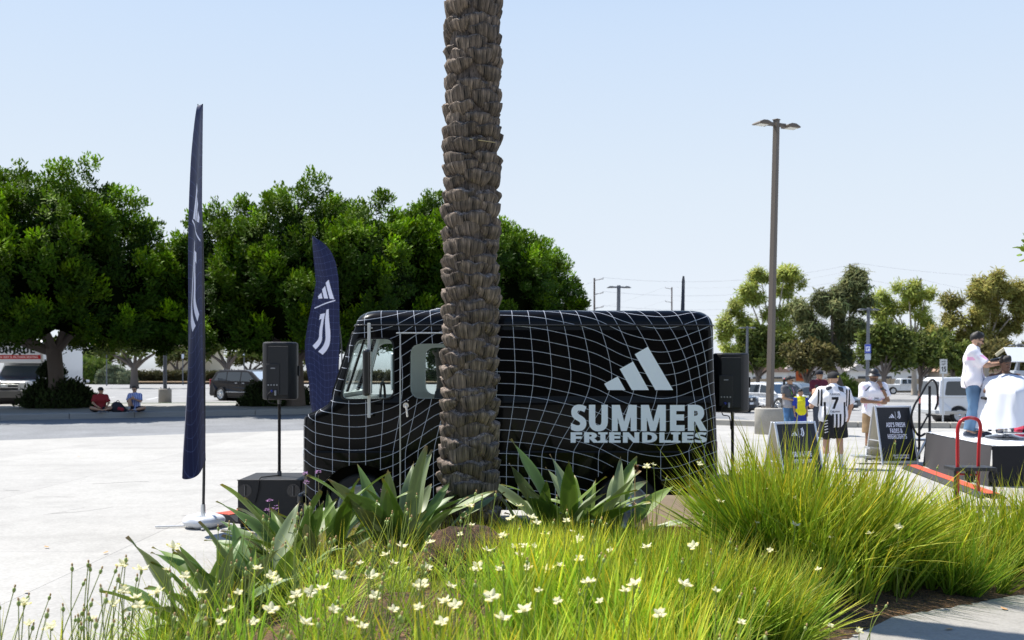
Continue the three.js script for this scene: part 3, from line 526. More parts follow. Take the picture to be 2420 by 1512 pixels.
{
  const P = (u, v, d) => at(u, v, d);
  let q = P(728, 0, 8.25); broadPlant('broad leaved green clump before the black road case and front wheel', q.x, q.z, 32, 1.36, 41, { wide: 0.42, spread: 0.78 });
  q = P(945, 0, 8.3); broadPlant('broad leaved green clump just left of the palm trunk', q.x, q.z, 28, 1.42, 42, { wide: 0.34, spread: 0.66 });
  q = P(1365, 0, 9.0); broadPlant('broad leaved green clump right of the palm under the van lettering', q.x, q.z, 44, 1.55, 43, { wide: 0.8, spread: 0.78 });
  q = P(500, 0, 6.35); broadPlant('darker broad leaved clump at the near left corner of the bed', q.x, q.z, 28, 1.12, 44, { wide: 0.36, spread: 0.95 });
  q = P(625, 0, 6.8); broadPlant('smaller broad leaved clump between the corner clump and the wheel', q.x, q.z, 20, 1.05, 45, { wide: 0.24, spread: 0.9 });
}
// grassy blades: tufts of arching blades, scattered as instances
function tuftGeo(n, L, w, spread, seed, dry) {
  const r = rng(seed), gs = [];
  for (let i = 0; i < n; i++) {
    const a = r() * Math.PI * 2, tilt = spread * Math.pow(r(), 0.7), bend = 0.1 + 0.75 * r() * r(), len = L * (0.55 + 0.5 * r()), x0 = (r() - 0.5) * 0.1, z0 = (r() - 0.5) * 0.1, tw = r() * Math.PI;
    const ca = Math.cos(a), sa = Math.sin(a), seg = 6;
    const g = gridGeo(1, seg, (u, v) => { const th = tilt + bend * v, ww = w * (1 - Math.pow(v, 2.2)) * (0.75 + 0.25 * v) * (u - 0.5); const out = len * v * Math.sin(tilt + bend * v * 0.5), up = len * v * Math.cos(tilt + bend * v * 0.5); return [x0 + ca * out + ww * Math.cos(a + tw), up, z0 + sa * out + ww * Math.sin(a + tw)]; });
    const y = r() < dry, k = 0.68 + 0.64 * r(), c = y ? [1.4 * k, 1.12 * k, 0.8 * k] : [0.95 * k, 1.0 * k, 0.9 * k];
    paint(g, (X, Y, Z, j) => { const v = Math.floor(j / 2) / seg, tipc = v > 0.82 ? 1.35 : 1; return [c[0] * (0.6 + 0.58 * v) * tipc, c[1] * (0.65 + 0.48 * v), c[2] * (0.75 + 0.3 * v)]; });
    gs.push(g);
  }
  return M(gs);
}
const bladeMat = leafMat(0.5, 0.7, 0.085, 0.56); bladeMat.vertexColors = true; bladeMat.roughness = 0.6;
const greenMat = leafMat(0.34, 0.5, 0.05, 0.52); greenMat.vertexColors = true; greenMat.roughness = 0.6;
function scatterGrass(name, label, region, n, seed, variants, mat, scale, leanTo, parent) {
  const r = rng(seed), lists = variants.map(() => []);
  let tries = 0, made = 0;
  while (made < n && tries++ < n * 40) {
    const p = region(r); if (!p) continue; made++;
    const k = Math.floor(r() * variants.length), s = scale(p[0], p[1], r), L = leanTo ? leanTo(p[0], p[1], r) : [0, 0], c = 0.72 + 0.5 * r(), y = 0.9 + 0.3 * r();
    lists[k].push([mat4(V(p[0], bedY(p[0], -p[1]) - 0.02, -p[1]), euler(L[1], 0, -L[0]).multiply(euler(0, r() * 6.28, 0)), V(s, s * (0.85 + 0.3 * r()), s)), col(c * y, c, c * 0.9)]);
  }
  const g = parent ?? thing(name, label, undefined); if (!parent) g.userData.kind = 'stuff';
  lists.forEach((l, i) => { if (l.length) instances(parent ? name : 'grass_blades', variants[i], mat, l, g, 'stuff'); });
  return g;
}
{
  const soft = [0, 1, 2, 3, 4].map((k) => tuftGeo(20, 0.62, 0.019, 0.42, 60 + k, 0.16)), tall = [0, 1, 2, 3].map((k) => tuftGeo(30, 1.0, 0.019, 0.5, 80 + k, 0.14)), fine = [0, 1, 2].map((k) => tuftGeo(40, 0.42, 0.006, 0.8, 90 + k, 0.16));
  const inBed = (m = 0.1) => (r) => { const x = lerp(-3.1, 8.4, r()), d = lerp(2.0, 9.6, r()); return polyDist(BED, x, d) > m ? [x, d] : null; };
  const dense = (x, d) => sstep(x + 0.1 * (d - 6), -0.5, 0.8) * (1 - 0.8 * sstep(Math.hypot(x + 0.3, d - 8.3), 1.0, 0.5));
  // thick blades on the right of the bed
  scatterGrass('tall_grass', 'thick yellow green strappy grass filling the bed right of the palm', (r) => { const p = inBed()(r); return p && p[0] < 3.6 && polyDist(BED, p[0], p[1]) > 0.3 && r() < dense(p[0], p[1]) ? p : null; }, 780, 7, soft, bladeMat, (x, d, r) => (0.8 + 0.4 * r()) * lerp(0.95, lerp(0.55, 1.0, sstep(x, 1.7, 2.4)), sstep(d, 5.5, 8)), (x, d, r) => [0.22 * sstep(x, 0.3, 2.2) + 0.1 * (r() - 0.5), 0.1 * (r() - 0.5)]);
  scatterGrass('sparse_grass', 'thin scattered grass blades over the bark left of the palm', (r) => { const p = inBed(0.05)(r); return p && p[0] < 0.4 && r() < 0.25 + 0.6 * sstep(p[1], 4.6, 2.6) ? p : null; }, 150, 8, fine, bladeMat, (x, d, r) => 0.85 + 0.6 * r());
  scatterGrass('low_grass', 'short yellow green blades among flowers at the near edge', (r) => { const p = inBed(0.02)(r); return p && p[1] < 4.9 && p[0] < 1.2 && r() < 0.1 + 0.9 * sstep(p[0], -1.0, 0.5) ? p : null; }, 150, 9, soft, bladeMat, (x, d, r) => 0.6 + 0.35 * r());
  const silver = leafMat(0.5, 0.54, 0.32, 0.35); silver.vertexColors = true;
  const sl = [0, 1].map((k) => tuftGeo(60, 0.42, 0.004, 0.75, 120 + k, 0.2));
  scatterGrass('pale_grass', 'pale silvery fine grass beneath the van front wheel', (r) => { const x = lerp(-2.6, -0.75, r()), d = lerp(8.0, 9.5, r()); return polyDist(BED, x, d) > 0.05 ? [x, d] : null; }, 60, 10, sl, silver, (x, d, r) => 0.8 + 0.4 * r());
  // the two big clumps on the right, each a plant of its own
  const clump = (label, cx, cd, R0, n, s, seed, lean) => {
    const g = thing('grass_clump', label, 'grass clump', [0, 0, 0], 0, 'big grass clumps by the path');
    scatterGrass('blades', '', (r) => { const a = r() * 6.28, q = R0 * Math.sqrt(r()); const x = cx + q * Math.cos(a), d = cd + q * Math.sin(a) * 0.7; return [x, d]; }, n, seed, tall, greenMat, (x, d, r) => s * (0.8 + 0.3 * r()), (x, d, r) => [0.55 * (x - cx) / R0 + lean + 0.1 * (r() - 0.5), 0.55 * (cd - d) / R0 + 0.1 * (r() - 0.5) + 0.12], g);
  };
  clump('tallest green grass clump spilling right toward the path before the striped jersey', 2.45, 8.3, 0.62, 110, 1.14, 21, 0.08);
  clump('green grass clump in front of the red hand truck', 4.4, 8.8, 0.6, 60, 0.86, 22, 0.02);
  clump('middle grass clump between the tallest clump and the hand truck', 3.5, 8.2, 0.55, 52, 0.66, 25, 0.12);
  clump('lower grass clump at the path edge leaning over the concrete', 1.25, 6.45, 0.6, 64, 0.74, 23, 0.12);
  clump('grass clump at the bed end below the black stage front', 5.2, 8.6, 0.55, 50, 0.85, 24, 0.0);
}
// boulder lumps at the palm foot
{
  const bm = std(0.22, 0.15, 0.11, 1, { map: soilTex, bumpMap: grainBump, bumpScale: 0.012 });
  const rock = (label, u, v, d, w, h, seed) => { const p = at(u, v, d); const g = new THREE.SphereGeometry(1, 36, 24), q = g.attributes.position; for (let i = 0; i < q.count; i++) { const x = q.getX(i), y = q.getY(i), z = q.getZ(i), k = 1 + 0.22 * fbm(x * 1.4 + seed, y * 1.4, z * 1.4) + 0.05 * noise3(x * 7, y * 7, z * 7 + seed); q.setXYZ(i, x * w * k, y * h * k, z * w * 0.8 * k); } g.computeVertexNormals(); const t = thing('boulder', label, 'rock', [p.x, bedY(p.x, p.z) + h * 0.35, p.z], seed, 'brown boulders at the palm foot'); part('rock', planarUV(g, 'x', 'y', 2), bm, t); };
  rock('rounded brown boulder at the foot of the palm', 1105, 1330, 7.7, 0.34, 0.26, 3);
  rock('small brown boulder left of the palm foot', 1010, 1345, 7.5, 0.17, 0.15, 8);
}
// flower stalks: pale petals with darker blotches, and green seed pods
const stemMat = leafMat(0.24, 0.3, 0.07, 0.2), podMat = std(0.3, 0.38, 0.1, 0.6), budMat = std(0.5, 0.32, 0.14, 0.8);
const petalTex = canvasTex(64, 64, (c) => { c.fillStyle = '#fbf7da'; c.fillRect(0, 0, 64, 64); c.fillStyle = '#f3e68c'; c.fillRect(0, 0, 64, 14); c.fillStyle = '#5a3a22'; c.beginPath(); c.ellipse(32, 50, 8, 5, 0, 0, 7); c.fill(); });
const petalMat = leafMat(0.86, 0.84, 0.7, 0.35, { map: petalTex }), petalPlain = leafMat(0.82, 0.79, 0.54, 0.35);
const petalGeo = (w, L, d) => gridGeo(4, 5, (u, v) => { const s = (u - 0.5) * 2; return [s * w * Math.pow(Math.sin(Math.PI * (0.08 + 0.84 * v)), 0.8), d * v * v - 0.004 * s * s + L * 0.3 * v * (1 - v), L * v]; });
const bigPetal = petalGeo(0.017, 0.04, 0.014), smallPetal = petalGeo(0.011, 0.036, 0.012);
const unitStem = (bend) => { const pts = [V(0, 0, 0), V(bend * 0.1, 0.35, bend * 0.05), V(bend * 0.35, 0.7, bend * 0.1), V(bend, 1, bend * 0.12)]; return taperTube(pts, [0.0042, 0.0034, 0.0028, 0.0024], 10, 5); };
const flowerProto = (() => { const g = new THREE.Group(); g.name = 'yellow_flower'; const stem = part('stem', unitStem(0.0), stemMat, g); const head = new THREE.Group(); head.name = 'bloom'; g.add(head); for (let k = 0; k < 6; k++) { const m = part('petal', k % 2 ? smallPetal : bigPetal, k % 2 ? petalPlain : petalMat, head); m.rotation.set(k % 2 ? -0.3 : 0.12, k * Math.PI / 3, 0, 'YXZ'); } part('pod', T(new THREE.SphereGeometry(0.0075, 8, 6).scale(1, 1.9, 1), 0, -0.012, 0), podMat, head); return g; })();
function stalkFrame(p, x, z) { const b = V(x, bedY(x, z) - 0.01, z), d = p.clone().sub(b), L = d.length(); return [b, new THREE.Quaternion().setFromUnitVectors(V(0, 1, 0), d.clone().divideScalar(L)), L]; }
{
  const r = rng(77);
  const F = [[412, 1292, 5.2], [290, 1332, 5.0], [335, 1345, 5], [395, 1345, 5.2], [55, 1424, 4.6], [70, 1472, 4.4], [295, 1395, 4.8], [322, 1410, 4.7], [270, 1425, 4.6], [330, 1430, 4.6], [565, 1400, 4.4], [610, 1342, 4.6], [700, 1405, 4.6], [735, 1400, 4.7], [690, 1425, 4.5], [720, 1470, 4.2], [885, 1408, 4.7], [950, 1290, 5.6], [1015, 1282, 5.9], [1115, 1240, 6.3], [1255, 1222, 7.2], [1225, 1195, 7.3], [1205, 1225, 7.2], [1240, 1290, 6.4], [1262, 1290, 6.4], [1220, 1292, 6.4], [1300, 1345, 5.6], [1325, 1335, 5.8], [1228, 1310, 6], [1350, 1255, 6.9], [1365, 1272, 6.7], [1360, 1280, 6.6], [1295, 1345, 5.6], [1315, 1420, 4.5], [1393, 1375, 4.4], [1500, 1378, 4.4], [1480, 1395, 4.4], [1530, 1292, 5.8], [1615, 1380, 4.8], [1690, 1395, 5.0], [1750, 1470, 4.6], [1870, 1175, 8.0], [1800, 1155, 8.2], [1760, 1175, 8.1], [1960, 1270, 7.4], [1930, 1345, 6.8], [2055, 1260, 7.6], [2120, 1245, 7.6], [2330, 1180, 8.4], [1525, 1102, 8.6], [1650, 1096, 8.6], [1545, 1098, 8.5], [1700, 1185, 8.0], [1790, 1235, 7.6], [985, 1435, 4.2], [1050, 1420, 4.3], [830, 1465, 4.0], [930, 1330, 5.4], [1075, 1430, 4.4], [1240, 1440, 4.2], [1440, 1300, 6.2], [2030, 1490, 5.9], [1965, 1478, 5.9], [640, 1440, 4.3], [880, 1360, 5], [1160, 1410, 4.4], [1110, 1195, 6.2], [1085, 1262, 6.1], [1180, 1345, 5.4], [1000, 1380, 4.8], [1370, 1320, 5.6], [1420, 1420, 4.6], [655, 1370, 4.8], [805, 1360, 5.0], [850, 1330, 5.3], [915, 1310, 5.5], [1010, 1340, 5.3], [1065, 1385, 4.9], [1130, 1340, 5.4], [1270, 1395, 4.8], [1560, 1450, 4.4], [1640, 1290, 6.2], [120, 1480, 4.3], [215, 1462, 4.4], [370, 1400, 4.7], [440, 1360, 5], [540, 1440, 4.4], [600, 1470, 4.2], [640, 1360, 5], [760, 1390, 4.8], [790, 1440, 4.4], [860, 1480, 4.1], [930, 1440, 4.3], [985, 1385, 4.8], [1045, 1470, 4.1], [1190, 1460, 4.2], [1250, 1340, 5.5], [480, 1400, 4.7], [520, 1470, 4.2], [1820, 1300, 6.6], [1880, 1240, 7.4], [1270, 1235, 6.9], [1290, 1262, 6.6], [1340, 1230, 7.1], [1190, 1265, 6.4], [1150, 1300, 5.9]];
  let first = true;
  F.forEach(([u, v, d]) => {
    const p = at(u + (r() - 0.5) * 6, v, d), x = p.x + (r() - 0.5) * 0.2 - 0.05, z = clamp(p.z + 0.1 * (r() - 0.5), -9.4, -2.2);
    if (p.y - bedY(x, z) < 0.12) p.y = bedY(x, z) + 0.2;
    const [b, q, L] = stalkFrame(p, x, z), f = first ? flowerProto : flowerProto.clone(); first = false;
    f.name = numbered('yellow_flower'); f.position.copy(b); f.quaternion.copy(q); f.userData.label = 'pale yellow flower open on a thin green stalk in the bed'; f.userData.category = 'flower'; f.userData.group = 'pale yellow flowers in the bed'; scene.add(f);
    f.children[0].scale.set(1, L, 1);
    const h = f.children[1]; h.position.set(0, L, 0); h.quaternion.copy(q.clone().invert().multiply(euler(0.7 * (r() - 0.2), 0, 0.9 * (r() - 0.5)).multiply(euler(0, r() * 6, 0)))); const s = 0.55 + 0.55 * r(); h.scale.set(s, s, s);
  });
  // seed stalks
  const podProto = (() => { const g = new THREE.Group(); part('stem', unitStem(0.05), stemMat, g); part('pod', T(new THREE.SphereGeometry(0.0085, 9, 7).scale(1, 1.5, 1), 0, 0, 0), podMat, g); part('withered_bud', T(new THREE.SphereGeometry(0.005, 7, 5).scale(1, 1.8, 1), 0.004, 0.02, 0.003), budMat, g); return g; })();
  const addPod = (p, x, z, k) => { const [b, q, L] = stalkFrame(p, x, z), f = k ? podProto.clone() : podProto; f.name = numbered('seed_stalk'); f.position.copy(b); f.quaternion.copy(q); f.userData.label = 'thin flower stalk ending in a green seed pod'; f.userData.category = 'seed stalk'; f.userData.group = 'seed stalks in the bed'; scene.add(f); f.children[0].scale.set(1, L, 1); f.children[1].position.set(0.05, L, 0.006); f.children[2].position.set(0.05, L, 0.006); };
  let k = 0;
  for (const [u, v, d] of [[147, 1348, 4.7], [185, 1335, 4.8], [190, 1345, 4.8], [215, 1345, 4.8], [250, 1345, 4.8], [245, 1395, 4.6], [190, 1425, 4.4], [170, 1440, 4.5], [125, 1445, 4.5], [160, 1470, 4.3], [20, 1430, 4.5], [10, 1390, 4.7], [275, 1325, 5], [240, 1470, 4.2], [300, 1370, 4.8], [345, 1465, 4.3], [385, 1465, 4.3], [420, 1395, 4.6], [1105, 1165, 6.4], [1152, 1170, 6.3], [1098, 1195, 6.2], [1120, 1180, 6.3], [1210, 1250, 6.8], [1450, 1190, 7.8], [1300, 1180, 7.4], [1270, 1262, 6.5], [1410, 1235, 7.0], [1520, 1240, 6.6], [1590, 1330, 5.6], [1480, 1335, 5.4], [1660, 1310, 6.0], [1720, 1300, 6.2], [2050, 1440, 6.4], [2075, 1425, 6.5], [1880, 1480, 5.4], [1760, 1400, 5.4], [2290, 1140, 8.3], [2350, 1160, 8.3], [2200, 1105, 8.6], [2100, 1050, 8.4], [1930, 1095, 8.3], [1650, 1145, 8.3], [1590, 1160, 8.2], [1560, 1130, 8.4], [1615, 1150, 8.3], [820, 1340, 5.2], [760, 1310, 5.6], [700, 1320, 5.4], [655, 1295, 5.6], [860, 1305, 5.6], [900, 1335, 5.3], [535, 1330, 5.2], [560, 1480, 4.1], [640, 1490, 4.0], [780, 1440, 4.3], [920, 1470, 4.1], [1030, 1350, 5], [1060, 1300, 5.6], [1150, 1290, 6], [1180, 1260, 6.3]]) {
    const p = at(u, v, d), x = p.x + (r() - 0.6) * 0.35, z = clamp(p.z + 0.2 * (r() - 0.5), -9.4, -2.2); if (p.y - bedY(x, z) < 0.1) p.y = bedY(x, z) + 0.2; addPod(p, x, z, k++);
  }
  for (let i = 0; i < 170; i++) { let x, d; do { x = lerp(-2.7, 1.9, r()); d = lerp(3.2, 7.2, r()); } while (polyDist(BED, x, d) < 0.05 || (x > -0.6 && r() < 0.5)); const h = 0.3 + 0.4 * r(); addPod(V(x + (r() - 0.5) * 0.3, bedY(x, -d) + h, -d + (r() - 0.5) * 0.2), x, -d, k++); }
}
// mauve starry flowers on thin stalks by the wheel and palm
{
  const r = rng(99), star = leafMat(0.55, 0.3, 0.55, 0.3), straw = leafMat(0.5, 0.46, 0.26, 0.2);
  for (const [u, v, d] of [[637, 1190, 8.9], [650, 1205, 8.9], [632, 1212, 8.9], [658, 1228, 8.8], [723, 1125, 9.1], [752, 1122, 9.1], [722, 1145, 9.1], [835, 1185, 9.2], [845, 1200, 9.1], [850, 1215, 9.1], [905, 1165, 9.3], [920, 1170, 9.3], [985, 1155, 9.3], [1000, 1160, 9.3], [990, 1200, 9.0], [828, 1215, 9.0], [612, 1255, 8.8]]) {
    const p = at(u, v, d), x = p.x + (r() - 0.4) * 0.1, z = p.z, [b, q, L] = stalkFrame(p, x, z);
    const f = thing('mauve_flower', 'small mauve starry flower cluster on a thin dry stalk', 'flower', b, 0, 'mauve flowers by the front wheel'); f.quaternion.copy(q);
    const st = part('stem', unitStem(0), straw, f); st.scale.set(0.7, L, 0.7);
    const gs = []; for (let k = 0; k < 9; k++) { const a = r() * 6.28, e = (r() - 0.3) * 1.4; for (let j = 0; j < 3; j++) gs.push(T(gridGeo(1, 2, (s, t) => [(s - 0.5) * 0.007 * Math.sin(Math.PI * (0.1 + 0.8 * t)), 0.004 * t, 0.014 * t]), Math.sin(a) * 0.022 * Math.cos(e), L + 0.02 + 0.022 * Math.sin(e), Math.cos(a) * 0.022 * Math.cos(e), r() * 2 - 1, a + j * 2.1, r())); }
    part('bloom', gs, star, f);
  }
}
// ---------------------------------------------------------------- trees
function sprigGeo(n, len, w, spread, seed, droop = 0) {       // a bunch of small leaves round a twig along +y
  const r = rng(seed), gs = [];
  for (let i = 0; i < n; i++) {
    const t = i / n, a = i * 2.4 + r(), up = lerp(0.2, 1.2, t) - droop * 1.9 * (0.4 + 0.6 * r()), q = euler(Math.PI / 2 - up, a, 0), L = len * (0.7 + 0.6 * r());
    const g = gridGeo(1, 2, (u, v) => [(u - 0.5) * w * Math.sin(Math.PI * (0.15 + 0.75 * v)), 0, 0].map((k, j) => j === 1 ? v * L : j === 2 ? 0.12 * L * v * v : k));
    g.applyQuaternion(q); g.translate((r() - 0.5) * 2 * spread, (t - 0.5) * spread * 2.2, (r() - 0.5) * 2 * spread);
    const k = 0.75 + 0.5 * r(); paint(g, [k * (0.9 + 0.3 * r()), k, k * 0.8]); gs.push(g);
  }
  return M(gs);
}
const barkMat = std(0.16, 0.13, 0.11, 0.95, { bumpMap: grainBump, bumpScale: 0.03 }), paleBark = std(0.42, 0.36, 0.29, 0.9, { bumpMap: grainBump, bumpScale: 0.02 });
const ficusLeaf = leafMat(0.026, 0.062, 0.003, 0.3); ficusLeaf.vertexColors = true; ficusLeaf.roughness = 0.6; ficusLeaf.specularIntensity = 0.15;
const ficusSprigs = [0, 1, 2].map((k) => sprigGeo(46, 0.15, 0.075, 0.21, 200 + k));
const upq = V(0, 1, 0);
// dense clipped crown: a dome of upright leafy tufts over an added black core standing for inner shade
function ficus(label, x, d, lobes, o) {
  const r = rng(o.seed), y0 = groundY(x, -d) + 0.2, t = thing('ficus_tree', label, 'tree', [x, y0, -d]);
  const under = o.under, pts = [], lim = [];
  // trunk and limbs
  part('trunk', taperTube([V(0, -0.3, 0), V(0.03, o.trunkH * 0.5, 0), V(-0.05, o.trunkH, 0.05)], [o.trunkR * 1.35, o.trunkR, o.trunkR * 1.05], 14, 12), barkMat, t);
  lobes.forEach((b, i) => { if (i < 7) part('limb', taperTube([V(0, o.trunkH - 0.25, 0), V(b[0] * 0.3, o.trunkH + 0.5 + 0.2 * r(), b[2] * 0.3), V(b[0] * 0.75, Math.max(o.trunkH + 1, b[1] - b[3] * 0.5), b[2] * 0.7), V(b[0], b[1], b[2])], [o.trunkR * 0.6, o.trunkR * 0.42, o.trunkR * 0.25, 0.05], 14, 7), barkMat, t); });
  const lists = [[], [], []], core = [], dark = [[], [], []];
  const inside = (p, skip, k) => lobes.some((b, i) => i !== skip && ((p.x - b[0]) / b[3]) ** 2 + ((p.y - b[1]) / b[4]) ** 2 + ((p.z - b[2]) / (b[5] ?? b[3])) ** 2 < k);
  lobes.forEach((b, li) => {
    const rz = b[5] ?? b[3], area = b[3] * b[4] * 12.5, nT = Math.round(area * (o.density ?? 0.56));
    for (let i = 0; i < nT; i++) {
      const yy = 1 - 2 * (i + 0.5) / nT, a = i * 2.39996 + r(), q = Math.sqrt(1 - yy * yy), dir = V(q * Math.cos(a), yy, q * Math.sin(a));
      const p = V(b[0] + b[3] * dir.x, b[1] + b[4] * dir.y, b[2] + rz * dir.z);
      if (dir.z < -0.55 && dir.y < 0.3) continue;
      if (inside(p, li, 0.86) || p.y < under) continue;
      const big = 0.5 + 0.42 * r(), tall = big * (dir.y > -0.2 ? 1.3 + 1.0 * r() : 0.9), jut = 0.05 + 1.0 * r() * r();
      const c0 = p.clone().addScaledVector(dir, jut), shade = 0.7 + 0.6 * r();
      const m = 26 + Math.floor(14 * r());
      for (let j = 0; j < m; j++) {
        const e = V(r() * 2 - 1, r() * 2 - 1, r() * 2 - 1); if (e.length() > 1) e.normalize(); e.multiplyScalar(0.95);
        const s = V(c0.x + e.x * big * (1 - 0.45 * Math.max(0, e.y)), c0.y + e.y * tall, c0.z + e.z * big * (1 - 0.45 * Math.max(0, e.y)));
        if (s.y < under - 0.3 * r()) continue;
        const n = V(e.x * 0.6 + dir.x * 0.5, 0.55 + 0.4 * e.y + dir.y * 0.3, e.z * 0.6 + dir.z * 0.5).normalize(), k = shade * (0.8 + 0.4 * r()), paintedSun = Math.pow(Math.max(0, e.y * 0.8 + 0.2), 1.9) * (0.35 + r());  // sunlight painted into the colour: upper leaves of each tuft brighter and yellower
        lists[Math.floor(r() * 3)].push([mat4(s, new THREE.Quaternion().setFromUnitVectors(upq, n).multiply(euler(0, r() * 6.3, 0)), 0.75 + 0.5 * r()), col(k * (1 + 9.5 * paintedSun), k * (1 + 6.6 * paintedSun), k * (1 + 0.8 * paintedSun))]);
      }
    }
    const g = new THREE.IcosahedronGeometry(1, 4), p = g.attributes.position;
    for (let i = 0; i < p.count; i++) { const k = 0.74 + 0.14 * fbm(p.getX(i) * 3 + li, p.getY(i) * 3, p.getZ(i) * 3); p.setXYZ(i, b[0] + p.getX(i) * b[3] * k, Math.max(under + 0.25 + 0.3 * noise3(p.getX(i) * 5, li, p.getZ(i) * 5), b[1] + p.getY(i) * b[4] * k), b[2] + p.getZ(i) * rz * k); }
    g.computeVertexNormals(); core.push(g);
  });
  const crown = new THREE.Group(); crown.name = 'crown'; t.add(crown);
  part('shade_core', core, phys(0.004, 0.007, 0.002, 1, { specularIntensity: 0 }), crown);  // opaque near-black blobs added to keep the crown gaps dark
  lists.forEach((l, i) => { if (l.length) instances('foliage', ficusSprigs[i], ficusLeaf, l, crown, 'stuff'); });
  return t;
}
{
  // lobes: x, y, z (from the trunk base), radius, half height, depth radius
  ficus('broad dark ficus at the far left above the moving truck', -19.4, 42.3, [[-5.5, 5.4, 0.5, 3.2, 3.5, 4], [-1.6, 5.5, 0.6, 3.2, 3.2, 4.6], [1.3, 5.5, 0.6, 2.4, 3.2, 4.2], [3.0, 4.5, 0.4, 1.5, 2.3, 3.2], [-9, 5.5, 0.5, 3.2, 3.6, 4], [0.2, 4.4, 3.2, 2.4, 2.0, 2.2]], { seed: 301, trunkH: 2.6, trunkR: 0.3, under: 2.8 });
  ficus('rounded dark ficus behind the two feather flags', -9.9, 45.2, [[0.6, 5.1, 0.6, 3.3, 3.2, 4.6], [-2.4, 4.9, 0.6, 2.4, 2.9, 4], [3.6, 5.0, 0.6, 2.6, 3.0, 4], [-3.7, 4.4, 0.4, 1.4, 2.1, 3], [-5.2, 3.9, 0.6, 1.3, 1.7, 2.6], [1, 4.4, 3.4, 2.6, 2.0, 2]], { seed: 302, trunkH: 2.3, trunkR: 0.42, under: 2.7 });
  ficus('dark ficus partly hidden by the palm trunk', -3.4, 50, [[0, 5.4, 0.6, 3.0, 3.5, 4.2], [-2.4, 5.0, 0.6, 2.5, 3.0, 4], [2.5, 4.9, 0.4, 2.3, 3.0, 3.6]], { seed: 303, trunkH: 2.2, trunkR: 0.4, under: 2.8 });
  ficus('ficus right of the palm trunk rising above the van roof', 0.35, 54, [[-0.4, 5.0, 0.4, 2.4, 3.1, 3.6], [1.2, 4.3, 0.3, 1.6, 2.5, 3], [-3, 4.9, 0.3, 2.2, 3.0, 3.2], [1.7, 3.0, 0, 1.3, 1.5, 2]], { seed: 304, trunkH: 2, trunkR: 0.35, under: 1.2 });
}
function bush(name, label, cat, x, d, w, h, seed, mat, density = 1, group) {
  const r = rng(seed), y0 = groundY(x, -d), t = thing(name, label, cat, [x, y0 + (d < 55 ? 0.2 : 0), -d], 0, group), lists = [[], [], []];
  const n = Math.round(170 * w * h * density);
  for (let i = 0; i < n; i++) { const a = r() * 6.283, e = Math.acos(r()), q = 0.55 + 0.47 * r(); const dir = V(Math.sin(e) * Math.cos(a), Math.cos(e), Math.sin(e) * Math.sin(a)); const lump = 1 + 0.3 * noise3(dir.x * 3 + seed, dir.y * 3, dir.z * 3), k = 0.7 + 0.6 * r(); lists[i % 3].push([mat4(V(dir.x * w / 2 * q * lump, dir.y * h * q * lump, dir.z * w * 0.4 * q * lump), new THREE.Quaternion().setFromUnitVectors(upq, dir.clone().add(V(0, 0.5, 0)).normalize()).multiply(euler(0, r() * 6, 0)), (0.8 + 0.5 * r()) * Math.min(1.3, Math.max(0.55, w / 3))), col(k, k, k)]); }
  const g = new THREE.Group(); g.name = 'foliage'; t.add(g);
  lists.forEach((l, i) => instances('leaves', ficusSprigs[i], mat, l, g, 'stuff'));
  return t;
}
const bushLeaf = leafMat(0.035, 0.06, 0.018, 0.25); bushLeaf.vertexColors = true;
const limeLeaf = leafMat(0.16, 0.24, 0.04, 0.4); limeLeaf.vertexColors = true;
const greyLeaf = leafMat(0.2, 0.24, 0.17, 0.25); greyLeaf.vertexColors = true;
const oliveLeaf = leafMat(0.12, 0.145, 0.045, 0.35); oliveLeaf.vertexColors = true;
const rustLeaf = leafMat(0.125, 0.125, 0.05, 0.32); rustLeaf.vertexColors = true;
bush('shrub', 'dark shrub at the foot of the far left ficus trunk', 'shrub', at(140, 950, 43).x, 43, 2.7, 1.15, 51, bushLeaf, 1.2);
bush('shrub', 'dark shrub growing as a collar round the left ficus trunk', 'shrub', at(123, 875, 43.2).x, 43.2, 1.0, 0.5, 52, bushLeaf, 2).position.y = at(123, 885, 43).y;
bush('shrub', 'dark round shrub in front of the dark minivan', 'shrub', at(625, 945, 45).x, 45, 1.9, 1.0, 53, bushLeaf, 1.3);
bush('shrub', 'dark shrub right of the speaker behind the navy flag', 'shrub', at(700, 940, 46).x, 46, 1.5, 0.8, 54, bushLeaf, 1.2);
